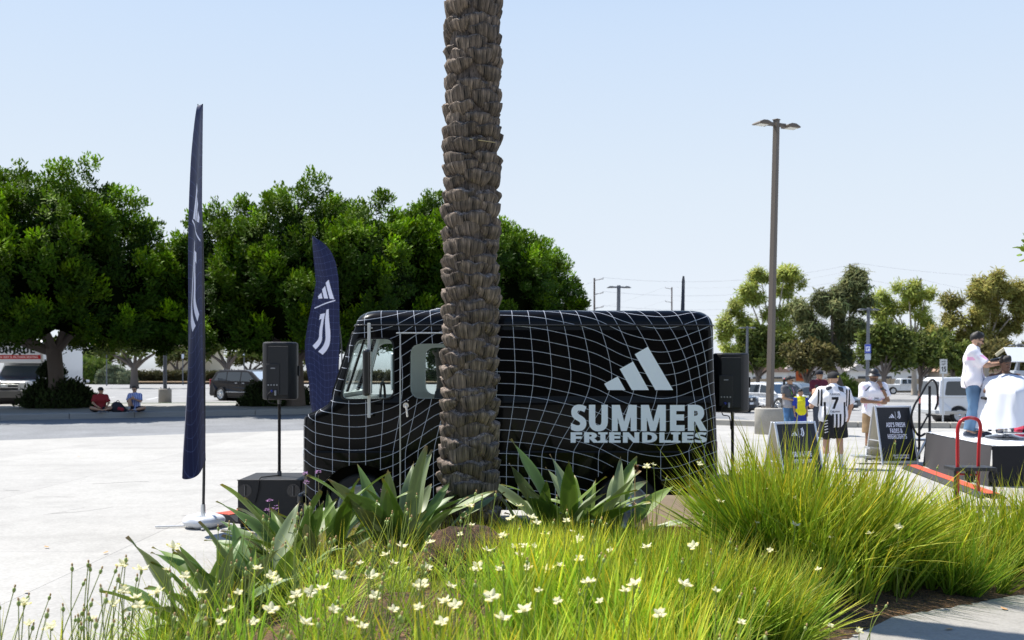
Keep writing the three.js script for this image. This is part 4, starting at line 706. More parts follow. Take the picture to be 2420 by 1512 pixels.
// open park trees across the far side of the left lot
function openTree(label, x, d, H, blobs, mat, o) {            // forked trunk with separate leaf masses; blobs: dx, y, dz, r
  const r = rng(o.seed), y0 = groundY(x, -d), t = thing(o.name ?? 'park_tree', label, 'tree', [x, y0, -d], 0, o.group), bark = o.bark ?? barkMat;
  const fork = V(o.leanX ?? 0, o.forkY, 0);
  part('trunk', taperTube([V(0, -0.3, 0), V((o.leanX ?? 0) * 0.35, o.forkY * 0.5, 0.05), fork], [o.r * 1.4, o.r, o.r * 0.85], 12, 9), bark, t);
  blobs.forEach((b, i) => { if (i < (o.limbs ?? 9)) part('limb', taperTube([fork.clone().add(V(0, -0.1, 0)), V(lerp(fork.x, b[0], 0.4) + 0.3 * (r() - 0.5), lerp(fork.y, b[1], 0.45), b[2] * 0.4), V(b[0], b[1], b[2])], [o.r * 0.6, o.r * 0.38, 0.04], 10, 6), bark, t); });
  const lists = o.sprigs.map(() => []);
  blobs.forEach((b, bi) => {
    const n = Math.round(b[3] * b[3] * (o.density ?? 42)), fl = o.flat ?? 0.75, sh = 0.85 + 0.3 * r();
    const subs = []; for (let k = 0; k < (o.subs ?? 12); k++) { const e = V(r() * 2 - 1, r() * 1.6 - 0.6, r() * 2 - 1).normalize(); subs.push([e.clone().multiplyScalar(b[3] * (0.3 + 0.8 * r())), b[3] * (0.2 + 0.26 * r())]); }
    for (let i = 0; i < n; i++) {
      const s = subs[i % subs.length], e = V(r() * 2 - 1, r() * 2 - 1, r() * 2 - 1); if (e.length() > 1) e.normalize();
      const p = V(b[0] + s[0].x + e.x * s[1], b[1] + (s[0].y + e.y * s[1]) * fl, b[2] + s[0].z * 0.8 + e.z * s[1]);
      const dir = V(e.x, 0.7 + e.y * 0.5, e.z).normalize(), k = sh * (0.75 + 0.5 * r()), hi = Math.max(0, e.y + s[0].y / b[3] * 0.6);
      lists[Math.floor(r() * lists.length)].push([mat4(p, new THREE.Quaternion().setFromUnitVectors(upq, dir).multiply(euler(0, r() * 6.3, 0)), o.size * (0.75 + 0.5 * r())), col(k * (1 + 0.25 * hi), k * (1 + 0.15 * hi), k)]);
    }
  });
  const crown = new THREE.Group(); crown.name = 'crown'; t.add(crown);
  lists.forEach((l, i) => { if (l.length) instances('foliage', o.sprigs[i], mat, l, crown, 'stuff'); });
  return t;
}
const eucSprig = [0, 1].map((k) => sprigGeo(22, 0.34, 0.085, 0.28, 230 + k, 0.55)), weepSprig = [0, 1].map((k) => sprigGeo(22, 0.42, 0.07, 0.3, 240 + k, 1.0)), roundSprig = [0, 1].map((k) => sprigGeo(26, 0.26, 0.13, 0.26, 250 + k, 0.1));
const eucLeaf = leafMat(0.31, 0.37, 0.085, 0.42); eucLeaf.vertexColors = true;
const weepLeaf = leafMat(0.14, 0.165, 0.075, 0.35); weepLeaf.vertexColors = true;
const eucGold = leafMat(0.27, 0.265, 0.075, 0.38); eucGold.vertexColors = true;
const shrubLeaf = leafMat(0.115, 0.16, 0.035, 0.34); shrubLeaf.vertexColors = true;
{
  // far park trees, left
  const pk = { sprigs: roundSprig, size: 1.5, density: 30, r: 0.34, forkY: 1.9, subs: 6 };
  const blob = (list, d, gy) => list.map(([u, v, r], i) => [0, 0, 0, 0].map(() => 0));
  const rel = (u0, d, list) => { const x0 = at(u0, 0, d).x, g = groundY(x0, -d); return list.map(([u, v, rp], i) => { const p = at(u, v, d); return [p.x - x0, p.y - g, ((i * 37) % 5 - 2) * 0.35, rp / px(d)]; }); };
  const tr = (label, u, d, list, mat, o) => openTree(label, at(u, 0, d).x, d, 0, rel(u, d, list), mat, { ...pk, ...o });
  tr('spreading park tree left of the near lamp pole across the lot', 318, 92, [[270, 815, 32], [318, 800, 34], [365, 815, 34], [240, 828, 22], [395, 822, 22]], shrubLeaf, { seed: 401 });
  tr('park tree right of the tall navy flag across the lot', 537, 92, [[500, 812, 30], [545, 800, 32], [590, 812, 34], [470, 826, 22]], shrubLeaf, { seed: 402 });
  tr('park tree behind the left speaker across the lot', 640, 96, [[620, 815, 30], [660, 800, 34], [705, 812, 34], [745, 805, 30]], shrubLeaf, { seed: 403 });
  tr('pale olive tree standing behind the hedge at left', 200, 128, [[190, 845, 22], [225, 850, 22], [255, 842, 24], [290, 846, 20]], oliveLeaf, { seed: 404, forkY: 1.2, size: 1.3 });
  tr('olive tree behind the hedge near the pale building', 420, 130, [[385, 846, 22], [420, 842, 26], [455, 848, 20]], oliveLeaf, { seed: 405, forkY: 1.2, size: 1.3 });
  tr('olive tree behind the hedge between the flags', 590, 130, [[560, 848, 22], [600, 842, 28], [640, 846, 24], [690, 846, 24], [740, 846, 22]], oliveLeaf, { seed: 406, forkY: 1.2, size: 1.3 });
  bush('shrub', 'bright lime shrub above the hedge at left', 'shrub', at(205, 0, 118).x, 118, 5.2, 3.0, 61, limeLeaf, 0.8);
  // eucalyptus row, right
  const eu = { name: 'eucalyptus_tree', sprigs: eucSprig, size: 1.25, density: 40, r: 0.26, bark: paleBark, flat: 0.8 };
  tr('pale yellow green eucalyptus right of the van behind the lamp post', 1815, 108, [[1740, 735, 30], [1715, 790, 24], [1760, 690, 28], [1800, 660, 30], [1850, 655, 28], [1880, 665, 22], [1770, 770, 26], [1720, 840, 28], [1830, 740, 26], [1870, 730, 24], [1860, 690, 22], [1790, 710, 20], [1710, 765, 20], [1750, 845, 22], [1850, 770, 20]], eucLeaf, { ...eu, seed: 411, forkY: 4.2, leanX: 0.4, density: 46, limbs: 15 });
  tr('weeping dark green eucalyptus with a thick leaning trunk', 1985, 92, [[1900, 740, 30], [1930, 790, 34], [1960, 730, 34], [1990, 700, 34], [2015, 665, 28], [2030, 650, 22], [2030, 720, 30], [2000, 780, 36], [1965, 820, 34], [2025, 790, 28], [1915, 770, 26], [1940, 705, 24], [2005, 840, 26]], weepLeaf, { ...eu, seed: 412, sprigs: weepSprig, forkY: 3.2, leanX: -1.0, r: 0.5, bark: barkMat, size: 1.4, density: 54 });
  tr('slender eucalyptus beside the utility pole with yellow green tops', 2160, 112, [[2085, 700, 28], [2075, 740, 26], [2140, 690, 34], [2165, 720, 26], [2180, 760, 26], [2105, 760, 24], [2150, 790, 28], [2190, 790, 20], [2120, 730, 20], [2185, 700, 20], [2090, 785, 24]], eucLeaf, { ...eu, seed: 413, forkY: 5.2, leanX: -0.2, limbs: 11 });
  tr('wide golden green eucalyptus behind the stage', 2330, 100, [[2260, 720, 32], [2300, 690, 36], [2340, 675, 36], [2385, 690, 36], [2400, 730, 34], [2350, 730, 40], [2300, 750, 36], [2250, 760, 28], [2380, 770, 34], [2320, 790, 36], [2230, 790, 22], [2265, 800, 26], [2420, 700, 30], [2360, 810, 30]], eucGold, { ...eu, seed: 414, forkY: 4.4, limbs: 12, density: 52 });
  const sh = { name: 'shade_tree', sprigs: roundSprig, size: 1.35, density: 58, r: 0.22, forkY: 2.1, flat: 0.85 };
  tr('bright green small tree behind the right speaker and lamp post', 1790, 96, [[1770, 800, 26], [1800, 790, 26], [1845, 815, 30], [1780, 840, 28], [1815, 845, 28], [1860, 845, 22], [1755, 830, 20]], shrubLeaf, { ...sh, seed: 421 });
  tr('brownish green small tree left of the weeping eucalyptus', 1905, 90, [[1880, 835, 24], [1905, 825, 26], [1940, 840, 26], [1920, 858, 24], [1880, 860, 20], [1955, 855, 20]], rustLeaf, { ...sh, seed: 422, forkY: 1.6 });
  tr('dark green tree with rusty flowers behind the bucket hat', 2088, 84, [[2070, 800, 26], [2100, 790, 28], [2130, 810, 28], [2080, 835, 28], [2115, 845, 28], [2060, 850, 22]], shrubLeaf, { ...sh, seed: 423 });
  tr('dark green tree behind the speed limit sign', 2175, 86, [[2160, 820, 24], [2190, 825, 26], [2215, 840, 28], [2170, 850, 26], [2150, 835, 20], [2235, 855, 24]], shrubLeaf, { ...sh, seed: 424 });
  tr('loose dark tree left of the barber on the stage', 2250, 90, [[2245, 830, 28], [2225, 800, 24], [2275, 840, 28], [2260, 865, 24]], shrubLeaf, { ...sh, seed: 425, density: 40 });
  tr('reddish brown bush tree behind the seated client', 2390, 88, [[2370, 830, 30], [2410, 840, 30], [2350, 850, 26], [2400, 865, 26], [2440, 830, 26]], rustLeaf, { ...sh, seed: 426 });
  bush('shrub', 'small green shrub by the fence left of the dark trunk', 'shrub', at(1992, 0, 104).x, 104, 2.6, 2.2, 62, limeLeaf, 0.8);
  bush('leafy_branch', 'leafy twig tip at the right edge of the sky', 'branch', at(2419, 0, 14).x + 0.25, 14, 0.24, 0.16, 63, limeLeaf, 1.4).position.y = at(2419, 585, 14).y;
  // grey green agaves in front of the hedge
  bush('agave_shrub', 'grey green agave clump before the far hedge', 'shrub', at(265, 0, 116).x, 116, 3.2, 2.0, 64, greyLeaf, 0.9);
  bush('agave_shrub', 'lower grey agave clump right of the first one', 'shrub', at(302, 0, 115).x, 115, 2.2, 1.5, 65, greyLeaf, 0.9);
  bush('agave_shrub', 'small grey agave behind the ficus trunk', 'shrub', at(172, 0, 117).x, 117, 2.4, 1.1, 66, greyLeaf, 0.9);
}
// clipped hedge along the far side, cream building and low houses, fence
{
  const r = rng(71), hedge = thing('hedge', 'long clipped brown green hedge along the far edge of the left lot', 'hedge'), lists = [[], [], []];
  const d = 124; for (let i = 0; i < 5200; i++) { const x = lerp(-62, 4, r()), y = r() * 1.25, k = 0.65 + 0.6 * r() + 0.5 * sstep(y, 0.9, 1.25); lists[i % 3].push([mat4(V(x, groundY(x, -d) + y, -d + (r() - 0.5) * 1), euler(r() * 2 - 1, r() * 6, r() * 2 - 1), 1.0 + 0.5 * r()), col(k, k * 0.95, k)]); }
  const hm = leafMat(0.075, 0.08, 0.035, 0.25); hm.vertexColors = true;
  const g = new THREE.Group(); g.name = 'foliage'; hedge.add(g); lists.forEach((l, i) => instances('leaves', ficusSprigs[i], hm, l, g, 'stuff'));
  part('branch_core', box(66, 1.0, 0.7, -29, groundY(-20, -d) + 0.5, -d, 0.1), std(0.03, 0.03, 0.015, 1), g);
  const wallM = std(0.55, 0.48, 0.33, 0.9), darkM = std(0.03, 0.035, 0.04, 0.3), roofM = std(0.32, 0.2, 0.14, 0.9), whiteM = std(0.66, 0.65, 0.62, 0.7);
  function house(name, label, cat, x, d, w, h, wallMat, roofMat, nWin, pitch = 0.28) {
    const y = groundY(x, -d), t = thing(name, label, cat, [x, y, -d]);
    part('wall', box(w, h + 0.3, 7, 0, h / 2 - 0.15, 0, 0.02), wallMat, t);
    const s = shapeOf([[-w / 2 - 0.4, h], [w / 2 + 0.4, h], [w / 2 - w * 0.12, h + w * 0.1 * (pitch / 0.28)], [-w / 2 + w * 0.12, h + w * 0.1 * (pitch / 0.28)]]); part('roof', T(extrude(s, 7.8), 0, 0, -3.9), roofMat, t);
    for (let k = 0; k < nWin; k++) { const f = part('window', box(1.5, 1.15, 0.1, -w / 2 + (k + 0.5) * w / nWin, h * 0.55, 3.52, 0.02), whiteM, t); part('pane', box(1.3, 0.95, 0.03, -w / 2 + (k + 0.5) * w / nWin, h * 0.55, 3.58, 0.005), darkM, f); }
    return t;
  }
  house('cream_building', 'cream building seen through the trees left of the tall flag', 'building', at(462, 0, 150).x, 150, 6.5, 6.2, wallM, roofM, 2, 0.1);
  const tan = std(0.47, 0.4, 0.3, 0.9);
  [['low house with a brown roof behind the right speaker', 1775, 150, 9, 2.6, whiteM, roofM], ['low house with a pinkish roof left of the lamp post', 1845, 158, 10, 3, tan, roofM], ['low pale house between the woman and the orange banner', 1905, 152, 9, 2.7, whiteM, std(0.42, 0.36, 0.33, 0.9)], ['low tan house behind the striped jersey', 1995, 156, 9, 2.7, tan, roofM], ['low white house behind the bucket hat', 2075, 150, 11, 2.8, whiteM, std(0.4, 0.37, 0.35, 0.9)], ['low house with a tan roof above the white pickup', 2165, 154, 11, 2.8, whiteM, std(0.42, 0.33, 0.25, 0.9)], ['low house with a brown roof behind the white passenger van', 2290, 150, 12, 2.7, tan, roofM]].forEach(([l, u, dd, w, h, m, rf]) => house('low_house', l, 'house', at(u, 0, dd).x, dd, w, h, m, rf, 3));
  // block wall fence behind the right lot, panel by panel with posts
  const f = thing('lot_fence', 'tan wooden fence along the far edge of the lower lot', 'fence'), fm = [0, 1, 2].map((k) => std(0.38 + 0.03 * k, 0.3 + 0.025 * k, 0.2 + 0.02 * k, 0.95)), pm = std(0.3, 0.24, 0.17, 0.95);
  for (let k = 0; k < 34; k++) { const x = 24 + k * 2.2, dd = 124; const y = groundY(x, -dd); part('panel', box(2.1, 1.75, 0.05, x, y + 0.85, -dd, 0.01), fm[k % 3], f); part('post', box(0.12, 1.9, 0.12, x + 1.1, y + 0.9, -dd, 0.01), pm, f); }
}
// ---------------------------------------------------------------- lamp posts, utility poles, wires, flags, signs
const bronze = std(0.13, 0.108, 0.088, 0.55, { metalness: 0.2 }), greyPole = std(0.13, 0.14, 0.16, 0.55, { metalness: 0.3 }), lens = std(0.75, 0.76, 0.7, 0.3);
const baseConcrete = std(0.43, 0.41, 0.37, 0.93, { map: concreteTex, bumpMap: grainBump, bumpScale: 0.004 });
function lampHead(parent, sx, y, L, yaw, mat) {
  const g = new THREE.Group(); g.name = 'lamp_head'; g.position.y = y; g.rotation.y = yaw; parent.add(g);
  part('arm', box(0.22, 0.1, 0.08, sx * 0.2, 0, 0, 0.01), mat, g);
  const P0 = [[0.28, -0.05], [L, -0.05], [L - 0.02, -0.01], [L - 0.16, 0.055], [0.42, 0.06], [0.28, 0.01]], s = roundPoly(sx > 0 ? P0 : P0.map(([a, b]) => [-a, b]).reverse(), 0.02), h = T(extrude(s, 0.32, 0.015), 0, 0, -0.16);
  part('housing', h, mat, g); part('lens', box(L - 0.42, 0.012, 0.24, sx * (L + 0.3) / 2, -0.056, 0, 0.004), lens, g);
}
function lampPost(label, x, gy, d, H, w, base, mat, o = {}) {
  const t = thing('lamp_post', label, 'lamp post', [x, gy, -d]);
  const by = base ? base[1] : 0;
  if (base) { part('concrete_base', T(new THREE.LatheGeometry([[0, 0], [base[0], 0], [base[0], base[1] - 0.03], [base[0] - 0.03, base[1]], [0, base[1]]].map(([a, b]) => new THREE.Vector2(a, b)), 40)), baseConcrete, t); part('base_plate', box(w * 2, 0.03, w * 2, 0, by + 0.015, 0, 0.005, 0, o.turn ?? 0.8, 0), mat, t); for (let k = 0; k < 4; k++) part('anchor_bolt', cyl(0.018, 0.018, 0.07, Math.cos(k * 1.571 + 0.8 + (o.turn ?? 0.8)) * w * 1.1, by + 0.06, Math.sin(k * 1.571 + 0.8 + (o.turn ?? 0.8)) * w * 1.1, 6), steel, t); }
  const pole = o.round ? rod(V(0, by, 0), V(o.lean ?? 0, H, 0), w / 2, w * 0.4, 12) : (() => { const g = new RoundedBoxGeometry(w, H - by, w, 1, 0.012).rotateY(o.turn ?? 0.8); const p = g.attributes.position; for (let i = 0; i < p.count; i++) { const k = (p.getY(i) + (H - by) / 2) / (H - by); p.setXYZ(i, p.getX(i) * (1 - 0.18 * k) + (o.lean ?? 0) * k, p.getY(i) + (H + by) / 2, p.getZ(i) * (1 - 0.18 * k)); } return g; })();
  part('pole', pole, mat, t);
  if (o.cap) part('pole_cap', box(w, 0.03, w, o.lean ?? 0, H + 0.015, 0, 0.008, 0, o.turn ?? 0.8, 0), mat, t);
  if (o.heads) { const g = new THREE.Group(); g.name = 'lamp_arms'; g.position.set((o.lean ?? 0), 0, 0); t.add(g); for (const s of [-1, 1]) lampHead(g, s, H - 0.12, o.heads, o.yaw ?? 0.5, mat); }
  return t;
}
{
  const p = at(1818, 0, 27.7), post = lampPost('tall bronze square lamp post on a thick round concrete base', p.x, 0, 27.7, 8.72, 0.165, [0.41, 0.72], bronze, { heads: 0.72, yaw: 0.42, lean: 0.19, cap: true, turn: 0.72 });
  part('hand_hole_cover', box(0.06, 0.12, 0.01, -0.045, 1.2, 0.1, 0.003, 0, -0.85, 0), bronze, post);
  const q = at(390, 941, 52); lampPost('dark round lamp pole on a concrete stub left of the tall flag', q.x, groundY(q.x, -52), 52, 6.4, 0.2, [0.33, 0.75], greyPole, { round: true, heads: 0.6 });
  const far = (label, u, v, d, H0) => { const a = at(u, v, d), g = groundY(a.x, -d); lampPost(label, a.x, g, d, a.y - g, 0.2, null, greyPole, { heads: 0.75, yaw: 0.1, lean: 0.1, turn: 0.8 }); };
  far('twin headed lamp post rising behind the van roof', 1458, 674, 62); far('dark twin headed lamp post before the slender eucalyptus', 2048, 727, 68); far('thin twin headed lamp post left of the bronze lamp post', 1763, 771, 88); far('twin headed lamp post at the right edge behind the stage', 2403, 812, 76);
  // small street signs and lamps across the left lot
  const thin = (label, u, v0, d) => { const a = at(u, v0, d), g = groundY(a.x, -d), t = thing('park_lamp', label, 'lamp post', [a.x, g, -d]); part('pole', cyl(0.05, 0.07, a.y - g, 0, (a.y - g) / 2, 0, 8), greyPole, t); part('lantern', cyl(0.14, 0.11, 0.5, 0, a.y - g + 0.2, 0, 10), std(0.6, 0.65, 0.75, 0.4), t); };
  thin('slim park lamp with a pale lantern left of the agaves', 252, 836, 106); thin('slim park lamp with a pale lantern above the minivan', 577, 838, 100); thin('slim park lamp behind the first lamp pole', 432, 846, 112);
  // utility poles with cross arms, and their wires
  const wood = std(0.11, 0.085, 0.07, 0.95), wires = [];
  const up = (label, u, v, d, arms, dir) => { const a = at(u, v, d), g = groundY(a.x, -d), H = a.y - g, t = thing('utility_pole', label, 'utility pole', [a.x, g, -d]); part('pole', cyl(0.13, 0.2, H, 0, H / 2, 0, 10), wood, t); const tips = []; arms.forEach((k) => { const y = H - 0.35 - k; part('cross_arm', rod(V(0, y, 0), V(dir * 1.35, y + 0.22, 0.2), 0.06, 0.05, 6), wood, t); part('insulator', cyl(0.05, 0.05, 0.22, dir * 1.3, y + 0.34, 0.2, 8), std(0.3, 0.3, 0.32, 0.4), t); tips.push(V(a.x + dir * 1.3, g + y + 0.42, -d + 0.2)); }); return tips; };
  const A = up('utility pole with three short arms rising behind the van roof', 1404, 657, 150, [0, 2.1, 4.2], 1), B = up('thinner utility pole with left arms beside the red flag', 1587, 679, 200, [0, 2.7, 5.4], -1), C = up('tall utility pole rising from the weeping eucalyptus', 2007, 623, 160, [0], 1), D = up('utility pole rising from the slender eucalyptus', 2175, 657, 170, [0], -1);
  const wire = (a, b, sag) => { const t = thing('power_line', 'thin power line sagging between utility poles', 'power line', [0, 0, 0], 0, 'power lines across the sky'); const pts = []; for (let k = 0; k <= 8; k++) { const s = k / 8; pts.push(a.clone().lerp(b, s).add(V(0, -sag * 4 * s * (1 - s), 0))); } part('wire', tube(pts, 0.018, 24, 4), std(0.45, 0.47, 0.5, 0.6), t); };
  const E = [at(2700, 640, 160), at(2700, 700, 165)], L0 = [at(1150, 690, 150), at(1150, 740, 150), at(1150, 780, 150)];
  A.forEach((a, k) => { wire(a, C[0].clone().add(V(0, -k * 2.3, 0)), 1.6); wire(L0[k], a, 1.4); });
  B.forEach((b, k) => { wire(b, C[0].clone().add(V(0, -1 - k * 2.4, 0)), 1.2); wire(b, at(1150, 760 + k * 18, 230), 2); });
  wire(C[0], E[0], 1.5); wire(C[0].clone().add(V(0, -2.4, 0)), E[1], 1.5); wire(D[0], at(2700, 725, 170), 1.2); wire(C[0].clone().add(V(0, -4.6, 0)), D[0].clone().add(V(0, -1.5, 0)), 0.8); wire(D[0].clone().add(V(0, -2.5, 0)), at(2700, 750, 170), 1.2);
}
// navy feather flags
const flagTex = canvasTex(512, 2048, (c, w, h) => {
  c.fillStyle = '#0f1840'; c.fillRect(0, 0, w, h);
  warpNet(c, w, h, 7, 0.16, 'rgba(120,135,185,0.55)', 2.4, 4);
  c.fillStyle = '#e4e4f4';
  drawBars(c, 90, 690, 330);
  c.save(); c.strokeStyle = '#e4e4f4'; c.lineWidth = 13; c.beginPath(); c.moveTo(60, 790); c.bezierCurveTo(160, 770, 260, 745, 440, 700); c.stroke(); c.restore();
  c.save(); c.translate(60, 1310); c.scale(1.05, 1); drawTwinStroke(c, 40, 0, 500); c.restore();
});
const flagMat = phys(1, 1, 1, 0.75, { map: flagTex, transmission: 0.12, thickness: 0 });
function featherFlag(label, x, z, gy, y0, y1, outline, shape, o = {}) {   // outline(t) -> [left, right] edge in metres from the pole; shape(t, s) bends the cloth
  const t = thing('feather_flag', label, 'flag', [x, gy, z]);
  part('pole', taperTube([V(0, 0.1, 0), V(0.01, y0, 0), V(0, (y0 + y1) / 2, 0), V(o.tipX ?? 0, y1, 0)], [0.017, 0.016, 0.013, 0.006], 20, 8), std(0.05, 0.05, 0.055, 0.35, { metalness: 0.4 }), t);
  const cloth = gridGeo(18, 70, (s, v) => { const q = shape(v, s); return [q[0], q[1] ?? lerp(y0, y1, v), q[2], o.mirror ? 1 - s : s, v]; });
  part('banner', cloth, flagMat, t);
  return t;
}
{
  // flag seen almost edge on: cloth runs from the pole toward the viewer
  const p = at(480, 1245, 11.35);
  const f = featherFlag('tall navy feather flag seen nearly edge on at left', p.x, p.z, 0, 0.76, 4.82, null, (v, s) => {
    const W = v > 0.82 ? 0.72 * Math.pow(Math.max(0, 1 - (v - 0.82) / 0.18), 0.55) : lerp(0.66, 0.72, v), y = lerp(0.76, 4.82, v);
    const k = 1 - v, bow = -0.07 * Math.sin(v * Math.PI) * 0, lean = -0.05 * Math.sin(v * 3.1);
    const hem = v < 0.03 ? -0.16 * Math.sin(s * Math.PI * 0.8) * (1 - v / 0.03) * 1 : 0;
    const sz = s * W * 0.86 + 0.02, wide = 0.205 * Math.pow(k, 0.75) + 0.05, sx = 0.03 * k + lean * 0.5 + 0.31 * sz - s * wide + 0.045 * Math.sin(s * 6.3 + v * 5) * (0.25 + k) * s;
    return [sx + 0.0, y + hem - 0.02 * s, sz];
  }, { tipX: -0.06 });
  // weighted base: grey water bag over a cross foot
  part('base_spike', cyl(0.025, 0.03, 0.2, 0, 0.16, 0, 10), alu, f);
  part('water_bag', (() => { const g = new THREE.TorusGeometry(0.155, 0.085, 14, 40).rotateX(Math.PI / 2), q = g.attributes.position; for (let i = 0; i < q.count; i++) { const X = q.getX(i), Z = q.getZ(i), a = Math.atan2(Z, X), k = 1 - 0.2 * Math.pow(Math.max(0, Math.cos(a * 2 + 0.4)), 12); q.setXYZ(i, X * (0.98 + 0.06 * noise3(X * 9, 1, Z * 9)), 0.075 + q.getY(i) * 0.78 * k + 0.008 * noise3(X * 14, 2, Z * 14), Z * 1.0); } g.computeVertexNormals(); return g; })(), std(0.62, 0.64, 0.67, 0.35), f);
  for (const [a, L] of [[2.95, 0.52], [1.3, 0.3], [-0.25, 0.32], [-1.9, 0.3]]) part('foot', box(L, 0.016, 0.03, Math.cos(a) * L / 2, 0.02, -Math.sin(a) * L / 2 * -1, 0.004, 0, -a, 0), std(0.6, 0.61, 0.62, 0.35, { metalness: 0.5 }), f);
  // flag facing the viewer behind the van
  const q = at(803, 998, 22.8), k = 1 / px(22.8), X = (u) => (u - 803) * k;
  const Lf = [[0.58, 742], [1.05, 735], [1.5, 733], [1.95, 724], [2.4, 722], [2.9, 728], [3.4, 738], [3.8, 745], [4.2, 741], [4.6, 738], [4.83, 738]], Rt = [[0.58, 790], [1.5, 800], [2.4, 803], [3.4, 802], [3.9, 800], [4.25, 794], [4.5, 783], [4.68, 768], [4.8, 750], [4.83, 742]];
  const ed = (T0, y) => { let i = 0; while (i < T0.length - 2 && y > T0[i + 1][0]) i++; return lerp(T0[i][1], T0[i + 1][1], clamp((y - T0[i][0]) / (T0[i + 1][0] - T0[i][0]), 0, 1)); };
  const f2 = featherFlag('navy feather flag with white emblems standing behind the van front', q.x, q.z, 0, 0.58, 4.83, null, (v, s) => { const y = lerp(0.58, 4.83, v), l = X(ed(Lf, y)), r = X(ed(Rt, y)); return [lerp(l, r, s), y + 0.02 * Math.sin(s * 4), 0.16 * Math.sin(s * 5 + v * 6) * (1 - s) * (0.4 + 0.6 * (1 - v)) + 0.02]; }, { tipX: X(742) });
  part('water_bag', T(new THREE.TorusGeometry(0.2, 0.1, 10, 28).rotateX(Math.PI / 2), 0, 0.09, 0), std(0.5, 0.51, 0.53, 0.5), f2);
  // small leaning flag far behind
  const b = at(1605, 990, 40), t = thing('thin_flag', 'thin red and black flag leaning up behind the van roof', 'flag', [b.x, groundY(b.x, -40), -40]); const H = at(0, 652, 40).y - groundY(b.x, -40), kk = 1 / px(40);
  part('pole', rod(V(0, 0, 0), V(10 * kk, H, 0), 0.02, 0.012), steel, t);
  part('banner', gridGeo(3, 24, (s, v) => { const y = lerp(1.2, H, v); return [lerp(0, 10 * kk, y / H) + (s - 0.55) * (11 - 3 * v) * kk * (v > 0.97 ? 0.6 : 1), y, 0.05 * Math.sin(v * 9 + s * 2)]; }), std(0.02, 0.025, 0.04, 0.8), t);
  part('red_panel', gridGeo(2, 14, (s, v) => { const y = lerp(1.4, H * 0.76, v); return [lerp(0, 10 * kk, y / H) - (0.5 * (1 - v * 0.75)) * 11 * kk * s - 0.03, y, 0.05 * Math.sin(v * 7) + 0.03]; }), std(0.45, 0.03, 0.04, 0.7), t);
}
// A frame boards
{
  const face = (lines, foot) => canvasTex(512, 720, (c, w, h) => {
    c.fillStyle = '#0b0b10'; c.fillRect(0, 0, w, h); warpNet(c, w, h, 22, 0.05, 'rgba(120,120,140,0.32)', 1.3, 2); c.fillStyle = '#f2f2f8';
    drawBars(c, 175, 150, 90); c.fillRect(278, 62, 4, 112); drawTwinStroke(c, 304, 162, 108);
    lines.forEach(([s, x0, x1, y0, y1]) => fitText(c, s, x0, y0, x1, y1, 2)); if (foot) foot.forEach(([s, x0, x1, y0, y1]) => fitText(c, s, x0, y0, x1, y1, 1));
  });
  const texA = face([['GRAB A FREE', 150, 410, 335, 398], ['JUVENTUS HOME', 95, 450, 424, 486], ['FLAG', 190, 350, 512, 572]]);
  const texB = face([["ADI'S FRESH", 118, 408, 210, 272], ['FADES &', 168, 358, 290, 352], ['HIGHLIGHTS', 120, 412, 366, 428]], [['SIGN UP TO GET A FREE CUT', 160, 410, 636, 660], ['COURTESY OF ADIDAS', 172, 400, 668, 690]]);
  const frameM = std(0.62, 0.64, 0.67, 0.32, { metalness: 0.55 }), backM = std(0.62, 0.58, 0.48, 0.8);
  function aFrame(label, x, d, yaw, H, Wd, tex) {
    const t = thing('sandwich_board', label, 'sign', [x, 0, -d], yaw); const a = 0.28;
    for (const s of [1, -1]) {
      const g = new THREE.Group(); g.name = s > 0 ? 'front_panel' : 'rear_panel'; g.position.y = H; g.rotation.x = -s * a; t.add(g); const L = H / Math.cos(a), z = s * 0.03;
      part('board', box(Wd - 0.05, L * 0.93, 0.012, 0, -L * 0.47, z, 0.002), backM, g);
      if (s > 0) { const pg = new THREE.PlaneGeometry(Wd - 0.07, L * 0.9); part('poster', T(pg, 0, -L * 0.47, z + 0.009), std(1, 1, 1, 0.4, { map: tex }), g); }
      for (const k of [-1, 1]) part('frame_leg', box(0.034, L, 0.03, k * (Wd / 2 - 0.017), -L / 2, z + 0.006 * s, 0.008), frameM, g);
      part('frame_bar', box(Wd - 0.07, 0.034, 0.03, 0, -0.02, z + 0.006 * s, 0.008), frameM, g); part('frame_bar', box(Wd - 0.07, 0.034, 0.03, 0, -L * 0.94, z + 0.006 * s, 0.008), frameM, g);
    }
    for (const k of [-1, 1]) part('brace', box(0.02, 0.02, H * 0.44, k * (Wd / 2 - 0.02), H * 0.42, 0, 0.004), frameM, t);
    return t;
  }
  let p = at(1908, 0, 15); aFrame('black sandwich board near the grass offering something free', p.x - 0.22, 15, 0.36, 1.0, 0.74, texA);
  p = at(2106, 0, 18.8); aFrame('black sandwich board in front of the bucket hat man', p.x, 18.8, 0.1, 1.1, 0.72, texB);
}
